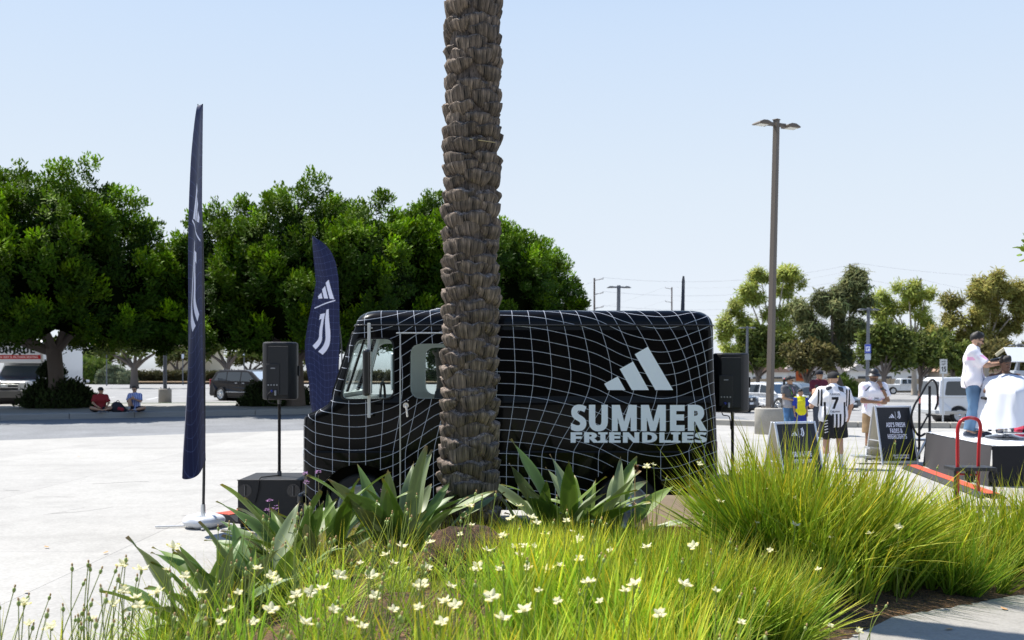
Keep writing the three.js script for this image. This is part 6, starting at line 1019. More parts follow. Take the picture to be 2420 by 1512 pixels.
function person(o) {                                          // local frame: faces +z, left hand is +x, height 1.75 scaled by o.scale
  const t = thing('person', o.label, o.cat ?? 'person', o.pos, o.turn), s = o.scale ?? 1, J = {};
  const def = { pelvis: [0, 0.96, 0], waist: [0, 1.1, 0], chest: [0, 1.3, 0], neck: [0, 1.47, -0.01], head: [0, 1.625, 0.015], shL: [0.185, 1.42, -0.01], elL: [0.225, 1.14, -0.03], wrL: [0.225, 0.9, 0.05], hipL: [0.095, 0.93, 0], knL: [0.105, 0.5, 0.015], anL: [0.11, 0.09, -0.02], toL: [0.135, 0.035, 0.14] };
  for (const k of ['sh', 'el', 'wr', 'hip', 'kn', 'an', 'to']) { const q = def[k + 'L']; def[k + 'R'] = [-q[0], q[1], q[2]]; }
  for (const k in def) J[k] = V(...(o.j?.[k] ?? def[k]));
  const fat = o.fat ?? 1, side = J.shL.clone().sub(J.shR).normalize(), hside = J.hipL.clone().sub(J.hipR).normalize(), mid = side.clone().add(hside).normalize();
  const off = (p, v, k) => p.clone().addScaledVector(v, k);
  const torso = (e) => [
    cap(off(J.chest, side, -0.075 * fat), off(J.chest, side, 0.075 * fat), 0.108 * fat + e, 0.108 * fat + e, { k: 0.05, rough: e ? 0.008 : 0 }),
    cap(off(J.waist, mid, -0.06 * fat), off(J.waist, mid, 0.06 * fat), 0.1 * fat * (o.belly ?? 1) + e, 0.1 * fat * (o.belly ?? 1) + e, { k: 0.06, rough: e ? 0.01 : 0 }),
    cap(off(J.pelvis, hside, -0.065 * fat), off(J.pelvis, hside, 0.065 * fat), 0.108 * fat + e, 0.108 * fat + e, { k: 0.06, rough: e ? 0.008 : 0 }),
    cap(off(J.chest, side, -0.06 * fat), off(J.waist, mid, -0.05 * fat), 0.095 * fat + e), cap(off(J.chest, side, 0.06 * fat), off(J.waist, mid, 0.05 * fat), 0.095 * fat + e),
    cap(off(J.waist, mid, -0.05 * fat), off(J.pelvis, hside, -0.055 * fat), 0.098 * fat + e), cap(off(J.waist, mid, 0.05 * fat), off(J.pelvis, hside, 0.055 * fat), 0.098 * fat + e),
    cap(J.shR, J.shL, 0.05 + e, 0.05 + e, { k: 0.05 }), cap(J.neck, J.chest, 0.075 * fat + e * 0.5, 0.09 * fat + e, { k: 0.05 }), cap(off(J.neck, V(0, 1, 0), -0.03), J.shL, 0.045 + e, 0.05 + e), cap(off(J.neck, V(0, 1, 0), -0.03), J.shR, 0.045 + e, 0.05 + e)];
  const body = [...torso(0), cap(J.chest, J.pelvis, 0.09 * fat)];
  body.push(cap(off(J.neck, V(0, 1, 0), -0.04), J.head.clone().add(V(0, -0.05, -0.015)), 0.056, 0.052, { k: 0.03 }));
  for (const k of ['L', 'R']) {
    body.push(cap(J['sh' + k], J['el' + k], 0.05, 0.04, { k: 0.03 }), cap(J['el' + k], J['wr' + k], 0.041, 0.027, { k: 0.02 }));
    body.push(cap(J['hip' + k], J['kn' + k], 0.085 * fat, 0.056, { k: 0.04 }), cap(J['kn' + k], J['an' + k], 0.055, 0.036, { k: 0.03 }), cap(J['kn' + k].clone().lerp(J['an' + k], 0.15), J['kn' + k].clone().lerp(J['an' + k], 0.45), 0.05, 0.054, { k: 0.03 }), cap(J['an' + k], J['to' + k], 0.038, 0.03, { k: 0.03 }));
  }
  const tint = (g, c) => paint(g, c), skin = o.skin, geos = [tint(fieldMesh(body, 0.017), skin)];
  // head with brow, nose, jaw, lips, ears
  const H = (g) => g.applyMatrix4(new THREE.Matrix4().compose(J.head, euler(o.head?.[1] ?? 0, o.head?.[0] ?? 0, o.head?.[2] ?? 0), V(1, 1, 1)));
  const v0 = (x, y, z) => V(x, y, z), hd = [cap(v0(0, 0.035, -0.02), v0(0, 0.035, 0.01), 0.083, 0.08, { sq: [0.94, 1.08, 1.05] }), cap(v0(0, -0.02, 0.02), v0(0, -0.07, 0.038), 0.062, 0.042, { k: 0.03 }), cap(v0(-0.03, -0.055, 0.0), v0(0.03, -0.055, 0.0), 0.045, 0.045, { k: 0.03 }), cap(v0(0, 0.012, 0.088), v0(0, -0.018, 0.105), 0.011, 0.015, { k: 0.014 }), cap(v0(-0.035, 0.028, 0.078), v0(0.035, 0.028, 0.078), 0.012, 0.012, { k: 0.016 }), cap(v0(-0.02, -0.05, 0.082), v0(0.02, -0.05, 0.082), 0.009, 0.009, { k: 0.01 }), cap(v0(0, -0.082, 0.07), v0(0, -0.085, 0.062), 0.018, 0.02, { k: 0.02 })];
  for (const k of [-1, 1]) hd.push(cap(v0(k * 0.082, 0.015, -0.012), v0(k * 0.08, -0.025, -0.004), 0.016, 0.011, { k: 0.01, sq: [0.55, 1, 1] }));
  geos.push(H(paint(fieldMesh(hd, 0.0065), (x, y, z) => { const eye = z > 0.06 && Math.abs(y - 0.008) < 0.011 && Math.abs(Math.abs(x) - 0.031) < 0.014, lip = z > 0.075 && Math.abs(y + 0.05) < 0.008 && Math.abs(x) < 0.024, beard = o.beard && z > 0.0 && y < -0.03 && !lip; const k = eye ? 0.18 : lip ? 0.7 : beard ? 0.3 : 1; return [skin[0] * k, skin[1] * k * (lip ? 0.8 : 1), skin[2] * k * (lip ? 0.85 : 1)]; })));
  // hands: palm, four fingers of two bones, thumb from the side of the palm
  for (const k of ['L', 'R']) {
    const w = J['wr' + k], dir = (o.hand?.[k]?.dir ? V(...o.hand[k].dir) : w.clone().sub(J['el' + k])).normalize(), up0 = o.hand?.[k]?.palm ? V(...o.hand[k].palm) : V(k === 'L' ? -1 : 1, 0, 0.25);
    const nrm = up0.clone().addScaledVector(dir, -up0.dot(dir)).normalize(), lat = dir.clone().cross(nrm).normalize().multiplyScalar(k === 'L' ? -1 : 1), curl = o.hand?.[k]?.curl ?? 0.5, P = (f, l, q) => w.clone().addScaledVector(dir, f).addScaledVector(lat, l).addScaledVector(nrm, q);
    const hp = [cap(P(0, 0, 0), P(0.03, 0, 0), 0.024, 0.024), cap(P(0.025, -0.022, 0), P(0.085, -0.028, 0), 0.017, 0.015, { k: 0.02 }), cap(P(0.025, 0.022, 0), P(0.08, 0.028, 0), 0.017, 0.015, { k: 0.02 }), cap(P(0.02, 0, 0), P(0.085, 0, 0), 0.018, 0.015, { k: 0.02 })];
    [0.068, 0.076, 0.072, 0.056].forEach((len, i) => { const l = (1.5 - i) * 0.0195, a = P(0.085, l, 0), c1 = Math.cos(curl), s1 = Math.sin(curl), b = a.clone().addScaledVector(dir, len * 0.55 * c1).addScaledVector(nrm, len * 0.55 * s1), e = b.clone().addScaledVector(dir, len * 0.5 * Math.cos(curl * 2.1)).addScaledVector(nrm, len * 0.5 * Math.sin(curl * 2.1)); hp.push(cap(a, b, 0.0095, 0.0088, { k: 0.005 }), cap(b, e, 0.0088, 0.0072, { k: 0.004 })); });
    const th = P(0.025, 0.03, 0.004), t2 = P(0.058, 0.052, 0.014 + curl * 0.012), t3 = P(0.088, 0.05, 0.018 + curl * 0.024); hp.push(cap(th, t2, 0.013, 0.0105, { k: 0.01 }), cap(t2, t3, 0.0105, 0.008, { k: 0.004 }));
    geos.push(tint(fieldMesh(hp, 0.006), o.gloves?.includes(k) ? [0.015, 0.015, 0.018] : skin));
  }
  const G = new THREE.Group(); G.name = 'figure'; const skinMat = std(1, 1, 1, 0.55, { vertexColors: true });
  part('body', geos, skinMat, t).scale.setScalar(s);
  const add = (name, g, m) => { const q = part(name, g, m, t); q.scale.setScalar(s); return q; };
  const along = (a, b, k) => a.clone().lerp(b, k), D = (a, b) => b.clone().sub(a).normalize();
  // shirt with flat hem and cuffs
  if (o.shirt) {
    const e = o.shirt.loose ?? 0.022, pr = torso(e), down = D(J.waist, J.pelvis), hem = J.pelvis.clone().addScaledVector(down, o.shirt.hem ?? 0.06);
    pr.push(cap(off(J.pelvis, hside, -0.07 * fat), off(J.pelvis, hside, 0.07 * fat).addScaledVector(down, 0.0), 0.112 * fat + e, 0.112 * fat + e, { k: 0.05, rough: 0.008 }), cap(J.pelvis, J.pelvis.clone().addScaledVector(down, 0.12), 0.12 * fat + e, 0.13 * fat + e, { k: 0.06, rough: 0.01 }));
    const tor = pr.map((p) => ({ ...p, cut: [[hem, down]] }));
    for (const k of ['L', 'R']) { const a = J['sh' + k], b = J['el' + k], f = o.shirt.sleeve ?? 0.72; if (f > 1) { tor.push(cap(a, b, 0.055 + e, 0.046 + e, { k: 0.03 }), cap(b, along(b, J['wr' + k], f - 1), 0.046 + e, 0.036 + e, { k: 0.02 })); } else { const q = along(a, b, f); tor.push(cap(a, along(a, b, f + 0.15), 0.056 + e, 0.062 + e, { k: 0.04, rough: 0.007, cut: [[q, D(a, b)]] })); } }
    const g = fieldMesh(tor, 0.0145), p = g.attributes.position, nn = g.attributes.normal, uv = g.attributes.uv;
    for (let i = 0; i < p.count; i++) { const bk = nn.getZ(i) < 0 ? 1 : 0, x = p.getX(i) * (bk ? -1 : 1); uv.setXY(i, clamp(0.25 + x / 1.2, 0.002, 0.498) + bk * 0.5, clamp((p.getY(i) - (o.shirt.y0 ?? 0.78)) / 0.8, 0, 1)); }
    add('shirt', g, o.shirt.mat);
  }
  const trouser = (name, d) => {
    const pr = [], e = d.loose ?? 0.014;
    pr.push(cap(off(J.pelvis, hside, -0.066 * fat), off(J.pelvis, hside, 0.066 * fat), 0.112 * fat + e, 0.112 * fat + e, { k: 0.05 }));
    for (const k of ['L', 'R']) { const a = J['hip' + k], b = J['kn' + k], c = J['an' + k]; if (d.len <= 1) { const q = along(a, b, d.len); pr.push(cap(a, along(a, b, d.len + 0.1), 0.09 * fat + e, 0.08 * fat + e + (d.flare ?? 0.012), { k: 0.03, rough: 0.006, cut: [[q, D(a, b)]] })); } else { pr.push(cap(a, b, 0.088 * fat + e, 0.06 + e, { k: 0.03, rough: 0.008 }), cap(b, along(b, c, (d.len - 1) * 1.06), 0.06 + e, 0.045 + e + (d.flare ?? 0), { k: 0.03, rough: 0.009, cut: [[along(b, c, d.len - 1), D(b, c)]] })); } }
    const up = D(J.pelvis, J.waist);
    add(name, paint(fieldMesh(pr, 0.0145, { cut: [[J.pelvis.clone().addScaledVector(up, 0.1), up]] }), (x, y, z) => { const k = 0.88 + 0.24 * noise3(x * 13, y * 9, z * 13); return [k, k, k]; }), d.mat);
  };
  if (o.trousers) trouser('trousers', o.trousers);
  if (o.shorts) trouser('shorts', o.shorts);
  if (o.socks) for (const k of ['L', 'R']) add('sock', fieldMesh([cap(along(J['kn' + k], J['an' + k], o.socks.from ?? 0.6), J['an' + k], 0.046, 0.042)], 0.012), o.socks.mat);
  if (o.shoes) for (const k of ['L', 'R']) { const a = J['an' + k], b = J['to' + k], sh = new THREE.Group(); sh.name = 'shoe'; sh.scale.setScalar(s); t.add(sh); const hl = along(a, b, -0.3); hl.y = b.y + 0.012; part('upper', fieldMesh([cap(a.clone().add(V(0, -0.02, 0)), hl, 0.046, 0.04), cap(hl, b, 0.042, 0.04, { k: 0.03, sq: [1, 0.95, 1] }), cap(b, b.clone().addScaledVector(D(hl, b), 0.05), 0.038, 0.032, { k: 0.03 })], 0.009), o.shoes, sh); part('sole', fieldMesh([cap(hl.clone().setY(b.y - 0.022), b.clone().setY(b.y - 0.022).addScaledVector(D(hl, b), 0.06), 0.045, 0.043, { sq: [1, 0.3, 1] })], 0.008), o.soleMat ?? std(0.6, 0.6, 0.58, 0.7), sh); }
  // hair and headwear
  if (o.hair) { const hp = [cap(v0(0, 0.05, -0.032), v0(0, 0.058, -0.005), 0.088, 0.085, { sq: [0.98, 1.05, 1.04], rough: 0.006, cut: [[v0(0, 0.03, 0.02), v0(0, -0.75, 0.66)]] })]; if (o.hair.top) hp.push(cap(v0(-0.03, 0.115, -0.02), v0(0.03, 0.115, 0.04), 0.035 + o.hair.top, 0.034 + o.hair.top, { k: 0.02, rough: 0.012 }), cap(v0(-0.04, 0.1, 0.05), v0(0.04, 0.105, 0.06), 0.03, 0.03, { k: 0.02, rough: 0.012 })); if (o.hair.tail) hp.push(cap(v0(0, 0.05, -0.11), v0(0, 0.02, -0.15), 0.035, 0.035, { k: 0.02 }), cap(v0(0, 0.02, -0.15), v0(0.01, -0.16, -0.15), 0.036, 0.02, { k: 0.02, rough: 0.01 })); if (o.hair.bang) hp.push(cap(v0(-0.04, 0.075, 0.07), v0(0.04, 0.075, 0.07), 0.026, 0.026, { k: 0.02, rough: 0.008 })); add('hair', H(fieldMesh(hp, 0.0075)), std(...(o.hair.color ?? [0.012, 0.01, 0.009]), 0.6)); if (o.hair.tie) add('hair_tie', H(fieldMesh([cap(v0(0, 0.045, -0.128), v0(0, 0.03, -0.135), 0.04, 0.036, { rough: 0.01 })], 0.009)), std(0.5, 0.02, 0.03, 0.7)); }
  if (o.cap) { const c = o.cap, cp = [cap(v0(0, 0.058, -0.025), v0(0, 0.062, 0.005), 0.097, 0.095, { sq: [0.97, 1.02, 1.04], cut: [[v0(0, 0.03, 0), v0(0, -1, -0.02)]] })], hat = new THREE.Group(); hat.name = 'cap'; hat.scale.setScalar(s); t.add(hat); part('crown_panel', H(fieldMesh(cp, 0.007)), c, hat); if (o.bucket) part('brim', H(T(new THREE.LatheGeometry([[0.09, 0.062], [0.102, 0.03], [0.142, -0.012], [0.145, -0.008], [0.105, 0.04], [0.09, 0.07]].map(([a, b]) => new THREE.Vector2(a, b)), 28), 0, 0.01, -0.01)), c, hat); else { const z = o.capBack ? -1 : 1; part('brim', H(gridGeo(10, 6, (u, v) => { const a = (u - 0.5) * 2.3, q = 0.088 + v * 0.085 * Math.pow(Math.cos(a * 0.62), 0.7); return [q * Math.sin(a) * (1 - 0.1 * v), 0.042 - v * 0.012 + 0.012 * Math.cos(a * 1.5) * 1, z * (q * Math.cos(a) + 0.004)]; })), c, hat); part('button', H(T(new THREE.SphereGeometry(0.009, 8, 6), 0, 0.157, -0.01)), c, hat); if (o.patch) part('patch', H(T(box(0.05, 0.03, 0.006, 0, 0, 0, 0.003), 0.02, 0.062, -0.128, 0, 0, 0)), std(0.6, 0.5, 0.06, 0.6), hat); } }
  if (o.glasses) add('sunglasses', H(M([box(0.05, 0.034, 0.012, -0.033, 0.008, 0.094, 0.008), box(0.05, 0.034, 0.012, 0.033, 0.008, 0.094, 0.008), box(0.03, 0.008, 0.01, 0, 0.016, 0.096, 0.003), box(0.006, 0.01, 0.1, -0.084, 0.016, 0.045, 0.002), box(0.006, 0.01, 0.1, 0.084, 0.016, 0.045, 0.002)])), std(0.012, 0.012, 0.014, 0.15));
  (o.extra ?? []).forEach(([nm, g, m]) => add(nm, typeof g === 'function' ? g(J, H) : g, m));
  return t;
}
const shirtTex = (front, back, base) => canvasTex(1024, 512, (c) => { c.fillStyle = base; c.fillRect(0, 0, 1024, 512); c.save(); front(c); c.restore(); c.save(); c.translate(512, 0); (back ?? front)(c); c.restore(); });
const clothMat = (tex) => std(1, 1, 1, 0.8, tex ? { map: tex } : {});
const cloth = (r, g, b) => std(r, g, b, 0.85), clothV = (r, g, b) => std(r, g, b, 0.85, { vertexColors: true });
const stripes = (c, n, col2, x0 = 0, x1 = 512) => { c.fillStyle = col2; const w = (x1 - x0) / n; for (let k = 0; k < n; k += 2) c.fillRect(x0 + k * w, 0, w, 512); };
const pinkTex = shirtTex((c) => { const g = [[70, 110], [330, 120], [150, 260], [300, 320], [200, 400], [90, 330], [380, 250]]; c.globalAlpha = 0.75; g.forEach(([x, y], k) => { c.fillStyle = k % 2 ? '#f3b4d6' : '#f7c9e2'; c.save(); c.translate(x, y); c.rotate(k); for (let i = 0; i < 6; i++) c.fillRect(-44 + (i * 37 % 60), -20 + (i * 23 % 40), 34, 9); c.restore(); }); c.globalAlpha = 1; c.fillStyle = '#20242e'; fitText(c, 'Jeep', 218, 226, 296, 256, 2); c.strokeStyle = '#20283c'; c.lineWidth = 5; for (let k = 0; k < 3; k++) { c.beginPath(); c.moveTo(340 + k * 9, 92); c.lineTo(420 + k * 9, 150); c.stroke(); c.beginPath(); c.moveTo(172 - k * 9, 92); c.lineTo(92 - k * 9, 150); c.stroke(); } }, (c) => { c.globalAlpha = 0.4; c.fillStyle = '#f6c6e0'; c.fillRect(30, 200, 60, 26); c.fillRect(420, 210, 60, 26); c.globalAlpha = 1; c.strokeStyle = '#20283c'; c.lineWidth = 5; for (let k = 0; k < 3; k++) { c.beginPath(); c.moveTo(340 + k * 9, 92); c.lineTo(420 + k * 9, 150); c.stroke(); } }, '#f2eff5');
const jerseyTex = shirtTex((c) => { stripes(c, 15, '#101014', 60, 450); }, (c) => { c.fillStyle = '#f4f3f4'; c.fillRect(124, 0, 268, 322); c.fillStyle = '#101014'; [[92, 124], [392, 424]].forEach(([a, b]) => c.fillRect(a, 190, b - a, 322)); [[150, 180], [206, 236], [264, 294], [322, 352]].forEach(([a, b]) => c.fillRect(a, 328, b - a, 184)); [[10, 34], [54, 78], [434, 458], [478, 502]].forEach(([a, b]) => c.fillRect(a, 40, b - a, 200)); fitText(c, 'VLAHOVIC', 172, 84, 346, 110, 0.5); c.beginPath(); c.moveTo(206, 130); c.lineTo(310, 130); c.lineTo(310, 158); c.lineTo(252, 268); c.lineTo(214, 268); c.lineTo(268, 162); c.lineTo(206, 162); c.closePath(); c.fill(); fitText(c, 'Cygames', 184, 286, 332, 318, 1); }, '#f1f0f2');
const denim = clothV(0.115, 0.215, 0.35), jeansDark = clothV(0.05, 0.065, 0.09), khaki = clothV(0.3, 0.2, 0.105), blackCloth = clothV(0.012, 0.012, 0.015);
const SK = { light: [0.5, 0.3, 0.2], tan: [0.42, 0.245, 0.15], brown: [0.27, 0.145, 0.085], dark: [0.14, 0.07, 0.042] };
const shoeWhite = cloth(0.55, 0.55, 0.56), shoeDark = cloth(0.03, 0.035, 0.05);

// man in the number seven striped jersey, back turned, phone raised
{
  const p = at(1968, 0, 18.1);
  person({ label: 'man seen from behind in a striped jersey numbered seven and black cap', pos: [p.x, 0, p.z], turn: Math.PI - 0.12, scale: 0.985, skin: SK.light, fat: 1.22, belly: 1.16, shirt: { mat: clothMat(jerseyTex), loose: 0.034, hem: 0.2, sleeve: 0.86, y0: 0.72 }, shorts: { len: 0.85, mat: blackCloth, loose: 0.03, flare: 0.03 }, shoes: shoeWhite, socks: { mat: cloth(0.6, 0.6, 0.6) }, cap: cloth(0.014, 0.014, 0.016), patch: true, head: [0.75, 0.02, 0], glasses: false,
    j: { elR: [-0.33, 1.16, 0.05], shR: [-0.215, 1.41, 0], shL: [0.215, 1.41, 0], elL: [0.38, 1.14, 0.06], wrL: [0.31, 1.36, 0.2], wrR: [-0.31, 0.95, 0.14], knL: [0.12, 0.5, 0.02], anL: [0.14, 0.09, -0.02], knR: [-0.12, 0.5, 0.02], anR: [-0.14, 0.09, -0.02], toL: [0.17, 0.035, 0.14], toR: [-0.17, 0.035, 0.14] }, hand: { L: { dir: [-0.1, 1, 0.25], palm: [-0.6, 0, 0.6], curl: 0.9 } },
    extra: [['phone', () => T(box(0.075, 0.15, 0.01, 0, 0, 0, 0.006), 0.25, 1.46, 0.26, -0.2, 0.5, 0), std(0.02, 0.02, 0.025, 0.2)], ['scarf', (J) => fieldMesh([cap(V(-0.12, 1.47, -0.05), V(0.1, 1.48, -0.08), 0.035, 0.04, { rough: 0.02 }), cap(V(-0.1, 1.46, -0.09), V(-0.19, 1.36, -0.08), 0.035, 0.03, { rough: 0.02 })], 0.011), std(0.06, 0.065, 0.08, 0.9)]] });
  const q = at(1928, 0, 18.4); const bag = thing('drawstring_bag', 'black and white striped drawstring bag hanging at the jersey man’s side', 'bag', [q.x, 0.62, -17.75], 0.2); part('sack', fieldMesh([cap(V(0, 0.05, 0), V(0.02, 0.28, 0), 0.13, 0.09, { sq: [1, 1, 0.45], rough: 0.015 })], 0.015), std(1, 1, 1, 0.8, { map: canvasTex(128, 64, (c) => { c.fillStyle = '#121216'; c.fillRect(0, 0, 128, 64); }) }), bag); for (let k = 0; k < 5; k++) part('stripe', box(0.07, 0.014, 0.012, -0.05, 0.06 + k * 0.05, 0.062 - k * 0.004, 0.004, 0, 0, 0.3), cloth(0.6, 0.6, 0.6), bag); part('cord', tube([V(0.02, 0.33, 0), V(0.06, 0.55, -0.05), V(0.1, 0.78, -0.1)], 0.006, 10, 5), shoeWhite, bag);
}
// bucket hat man, hand to chin
{
  const p = at(2090, 0, 19.6);
  person({ label: 'man in a black bucket hat and pink marked jersey, hand at chin', pos: [p.x - 0.22, 0, p.z], turn: 0.05, scale: 1.02, skin: SK.brown, shirt: { mat: clothMat(pinkTex), loose: 0.03, hem: 0.1, sleeve: 0.8 }, shorts: { len: 0.92, mat: khaki, loose: 0.026, flare: 0.02 }, shoes: shoeDark, socks: { mat: cloth(0.7, 0.7, 0.7), from: 0.7 }, cap: std(0.016, 0.016, 0.018, 0.45), bucket: true, glasses: true, beard: true, hair: {}, head: [-0.1, -0.05, 0],
    j: { elL: [0.25, 1.17, 0.06], wrL: [0.075, 1.44, 0.17], elR: [-0.235, 1.15, 0.05], wrR: [0.06, 1.13, 0.2] }, hand: { L: { dir: [-0.35, 0.9, -0.1], palm: [-0.3, 0.2, -0.9], curl: 1.1 }, R: { dir: [1, 0.02, 0.0], palm: [0, 0, -1], curl: 0.5 } },
    extra: [['wristwatch', (J) => fieldMesh([cap(J.wrL.clone().lerp(J.elL, 0.12), J.wrL.clone().lerp(J.elL, 0.2), 0.033)], 0.008), std(0.015, 0.015, 0.018, 0.3)]] });
}
// woman with ponytail, boy in yellow, man in maroon
{
  const tee = shirtTex((c) => { const gr = ['#6fae3a', '#3d8f6a', '#b04a63', '#c9c9c9', '#7a2f5a']; gr.forEach((k, i) => { c.strokeStyle = k; c.lineWidth = 15; c.beginPath(); c.moveTo(170 + i * 34, 90); c.bezierCurveTo(200 + i * 30, 140, 220 + i * 26, 190, 250 + i * 12, 230); c.stroke(); }); c.fillStyle = '#98989c'; c.fillRect(0, 270, 512, 242); }, (c) => {}, '#55565a');
  let p = at(1864, 0, 26);
  person({ label: 'woman with a dark ponytail in grey printed shirt and blue jeans', pos: [p.x, 0, p.z], turn: 0.5, scale: 0.92, skin: SK.tan, fat: 1.1, belly: 1.08, shirt: { mat: clothMat(tee), loose: 0.02, hem: 0.08, sleeve: 0.62 }, trousers: { len: 1.93, mat: clothV(0.08, 0.2, 0.4), loose: 0.01 }, shoes: shoeWhite, hair: { tail: true, tie: true, bang: true }, glasses: true, head: [0.75, 0.02, 0], j: { elR: [-0.24, 1.15, 0.02], wrR: [-0.04, 1.08, 0.24], elL: [0.25, 1.15, 0.0], wrL: [0.1, 1.06, 0.24] }, hand: { R: { palm: [0, 0, -1], curl: 0.8 }, L: { palm: [0, 0, -1], curl: 0.8 } },
    extra: [['waist_pouch', fieldMesh([cap(V(0.06, 1.0, 0.2), V(0.2, 1.02, 0.15), 0.055, 0.05, { sq: [1, 0.9, 0.6] })], 0.012), cloth(0.02, 0.02, 0.024)], ['pouch_strap', tube([V(-0.16, 1.46, 0.1), V(-0.02, 1.28, 0.17), V(0.1, 1.04, 0.2)], 0.009, 10, 5), cloth(0.02, 0.02, 0.024)]] });
  p = at(1891, 0, 25.8);
  person({ label: 'boy in a yellow and blue football shirt and blue shorts beside the woman', cat: 'boy', pos: [p.x, 0, p.z], turn: 0.0, scale: 0.72, skin: SK.tan, fat: 0.95, shirt: { mat: clothMat(shirtTex((c) => { c.fillStyle = '#243a9c'; c.fillRect(0, 60, 132, 260); c.fillRect(380, 60, 132, 260); c.fillStyle = '#d8c30f'; c.fillRect(190, 190, 130, 12); }, null, '#e0d713')), loose: 0.026, hem: 0.1, sleeve: 0.85 }, shorts: { len: 0.8, mat: clothV(0.02, 0.04, 0.3), loose: 0.03, flare: 0.02 }, socks: { mat: cloth(0.6, 0.62, 0.7), from: 0.3 }, shoes: shoeDark, hair: { bang: true, top: 0.004 }, head: [-0.15, 0, 0.06], j: { head: [0, 1.64, 0.015] } });
  p = at(1935, 0, 27.2);
  person({ label: 'man in a maroon shirt and dark cap standing behind the jersey man', pos: [p.x, 0, p.z], turn: 0.35, scale: 1.0, skin: SK.tan, shirt: { mat: clothMat(shirtTex((c) => { c.fillStyle = '#8f2a48'; c.fillRect(150, 150, 200, 8); c.fillStyle = '#d9c7cc'; c.fillRect(205, 180, 100, 16); }, null, '#5c1428')), loose: 0.03, hem: 0.1, sleeve: 0.85 }, trousers: { len: 1.95, mat: clothV(0.06, 0.07, 0.09), loose: 0.02, flare: 0.01 }, shoes: shoeWhite, cap: cloth(0.016, 0.018, 0.026), hair: {}, head: [0.2, 0, 0], j: { elR: [-0.25, 1.15, 0.04], wrR: [-0.22, 1.2, 0.26] } });
}
// two men sitting on the kerb in the shade
{
  const sit = (u, d) => { const p = at(u, 0, d); return [p.x, 0.115, p.z]; };
  person({ label: 'man in a red shirt and dark cap sitting cross legged on the shaded kerb', pos: sit(238, 38.6), turn: 0.55, skin: SK.tan, fat: 1.12, belly: 1.12, shirt: { mat: cloth(0.24, 0.012, 0.016), loose: 0.03, hem: 0.06, sleeve: 0.85 }, shorts: { len: 0.85, mat: clothV(0.02, 0.02, 0.028), loose: 0.024 }, shoes: shoeDark, cap: cloth(0.014, 0.014, 0.016), head: [0.75, 0.05, 0],
    j: { pelvis: [0, 0.12, -0.1], waist: [0, 0.27, -0.11], chest: [0, 0.5, -0.06], neck: [0, 0.68, -0.02], head: [0, 0.835, 0.03], shL: [0.195, 0.62, -0.03], shR: [-0.195, 0.62, -0.03], elL: [0.29, 0.38, 0.06], wrL: [0.2, 0.26, 0.24], elR: [-0.29, 0.38, 0.06], wrR: [-0.16, 0.24, 0.26], hipL: [0.1, 0.12, -0.04], hipR: [-0.1, 0.12, -0.04], knL: [0.38, 0.2, 0.26], knR: [-0.38, 0.2, 0.26], anL: [0.02, 0.1, 0.42], anR: [-0.04, 0.1, 0.34], toL: [-0.1, 0.06, 0.46], toR: [0.1, 0.06, 0.36] } });
  const blueStripe = clothMat(shirtTex((c) => stripes(c, 17, '#24479f', 10, 500), null, '#b9c3df'));
  person({ label: 'younger man in blue and white stripes sitting on the shaded kerb', pos: sit(318, 38.9), turn: 0.1, skin: SK.tan, shirt: { mat: blueStripe, loose: 0.026, hem: 0.12, sleeve: 0.85, y0: 0 }, shorts: { len: 0.85, mat: clothV(0.014, 0.014, 0.018), loose: 0.022 }, shoes: shoeDark, socks: { mat: cloth(0.3, 0.3, 0.32), from: 0.75 }, hair: { top: 0.006 }, glasses: true, head: [-0.2, 0.05, 0],
    j: { pelvis: [0, 0.12, -0.1], waist: [0, 0.29, -0.12], chest: [0, 0.53, -0.07], neck: [0, 0.72, -0.03], head: [0, 0.88, 0.0], shL: [0.185, 0.66, -0.05], shR: [-0.185, 0.66, -0.05], elL: [0.25, 0.42, 0.06], wrL: [0.06, 0.52, 0.2], elR: [-0.25, 0.42, 0.02], wrR: [-0.06, 0.54, 0.2], hipL: [0.1, 0.12, -0.04], hipR: [-0.1, 0.12, -0.04], knL: [0.42, 0.18, 0.22], knR: [-0.13, 0.5, 0.22], anL: [0.04, 0.09, 0.38], anR: [-0.12, 0.11, 0.3], toL: [-0.1, 0.06, 0.42], toR: [-0.13, 0.05, 0.46] }, hand: { L: { palm: [0, 0, -1], curl: 0.9 }, R: { palm: [0, 0, -1], curl: 0.9 } } });
  const p = at(279, 0, 38.7), b = thing('backpack', 'dark backpack with a red pocket on the kerb between the two sitting men', 'backpack', [p.x, 0.115, p.z], 0.3);
  part('sack', fieldMesh([cap(V(-0.12, 0.16, 0), V(0.12, 0.14, 0), 0.16, 0.15), cap(V(-0.08, 0.26, 0), V(0.02, 0.26, 0), 0.16, 0.15, { k: 0.06 }), cap(V(0.1, 0.12, 0.02), V(0.3, 0.07, 0.04), 0.13, 0.06, { k: 0.06 })], 0.02), cloth(0.016, 0.016, 0.024), b);
  part('pocket', fieldMesh([cap(V(0.04, 0.16, 0.12), V(0.16, 0.12, 0.12), 0.085, 0.075, { sq: [1, 1, 0.6] })], 0.014), cloth(0.3, 0.02, 0.03), b); part('strap', tube([V(-0.08, 0.4, 0.02), V(0, 0.47, 0.02), V(0.06, 0.39, 0.02)], 0.014, 10, 6), cloth(0.02, 0.02, 0.03), b);
}
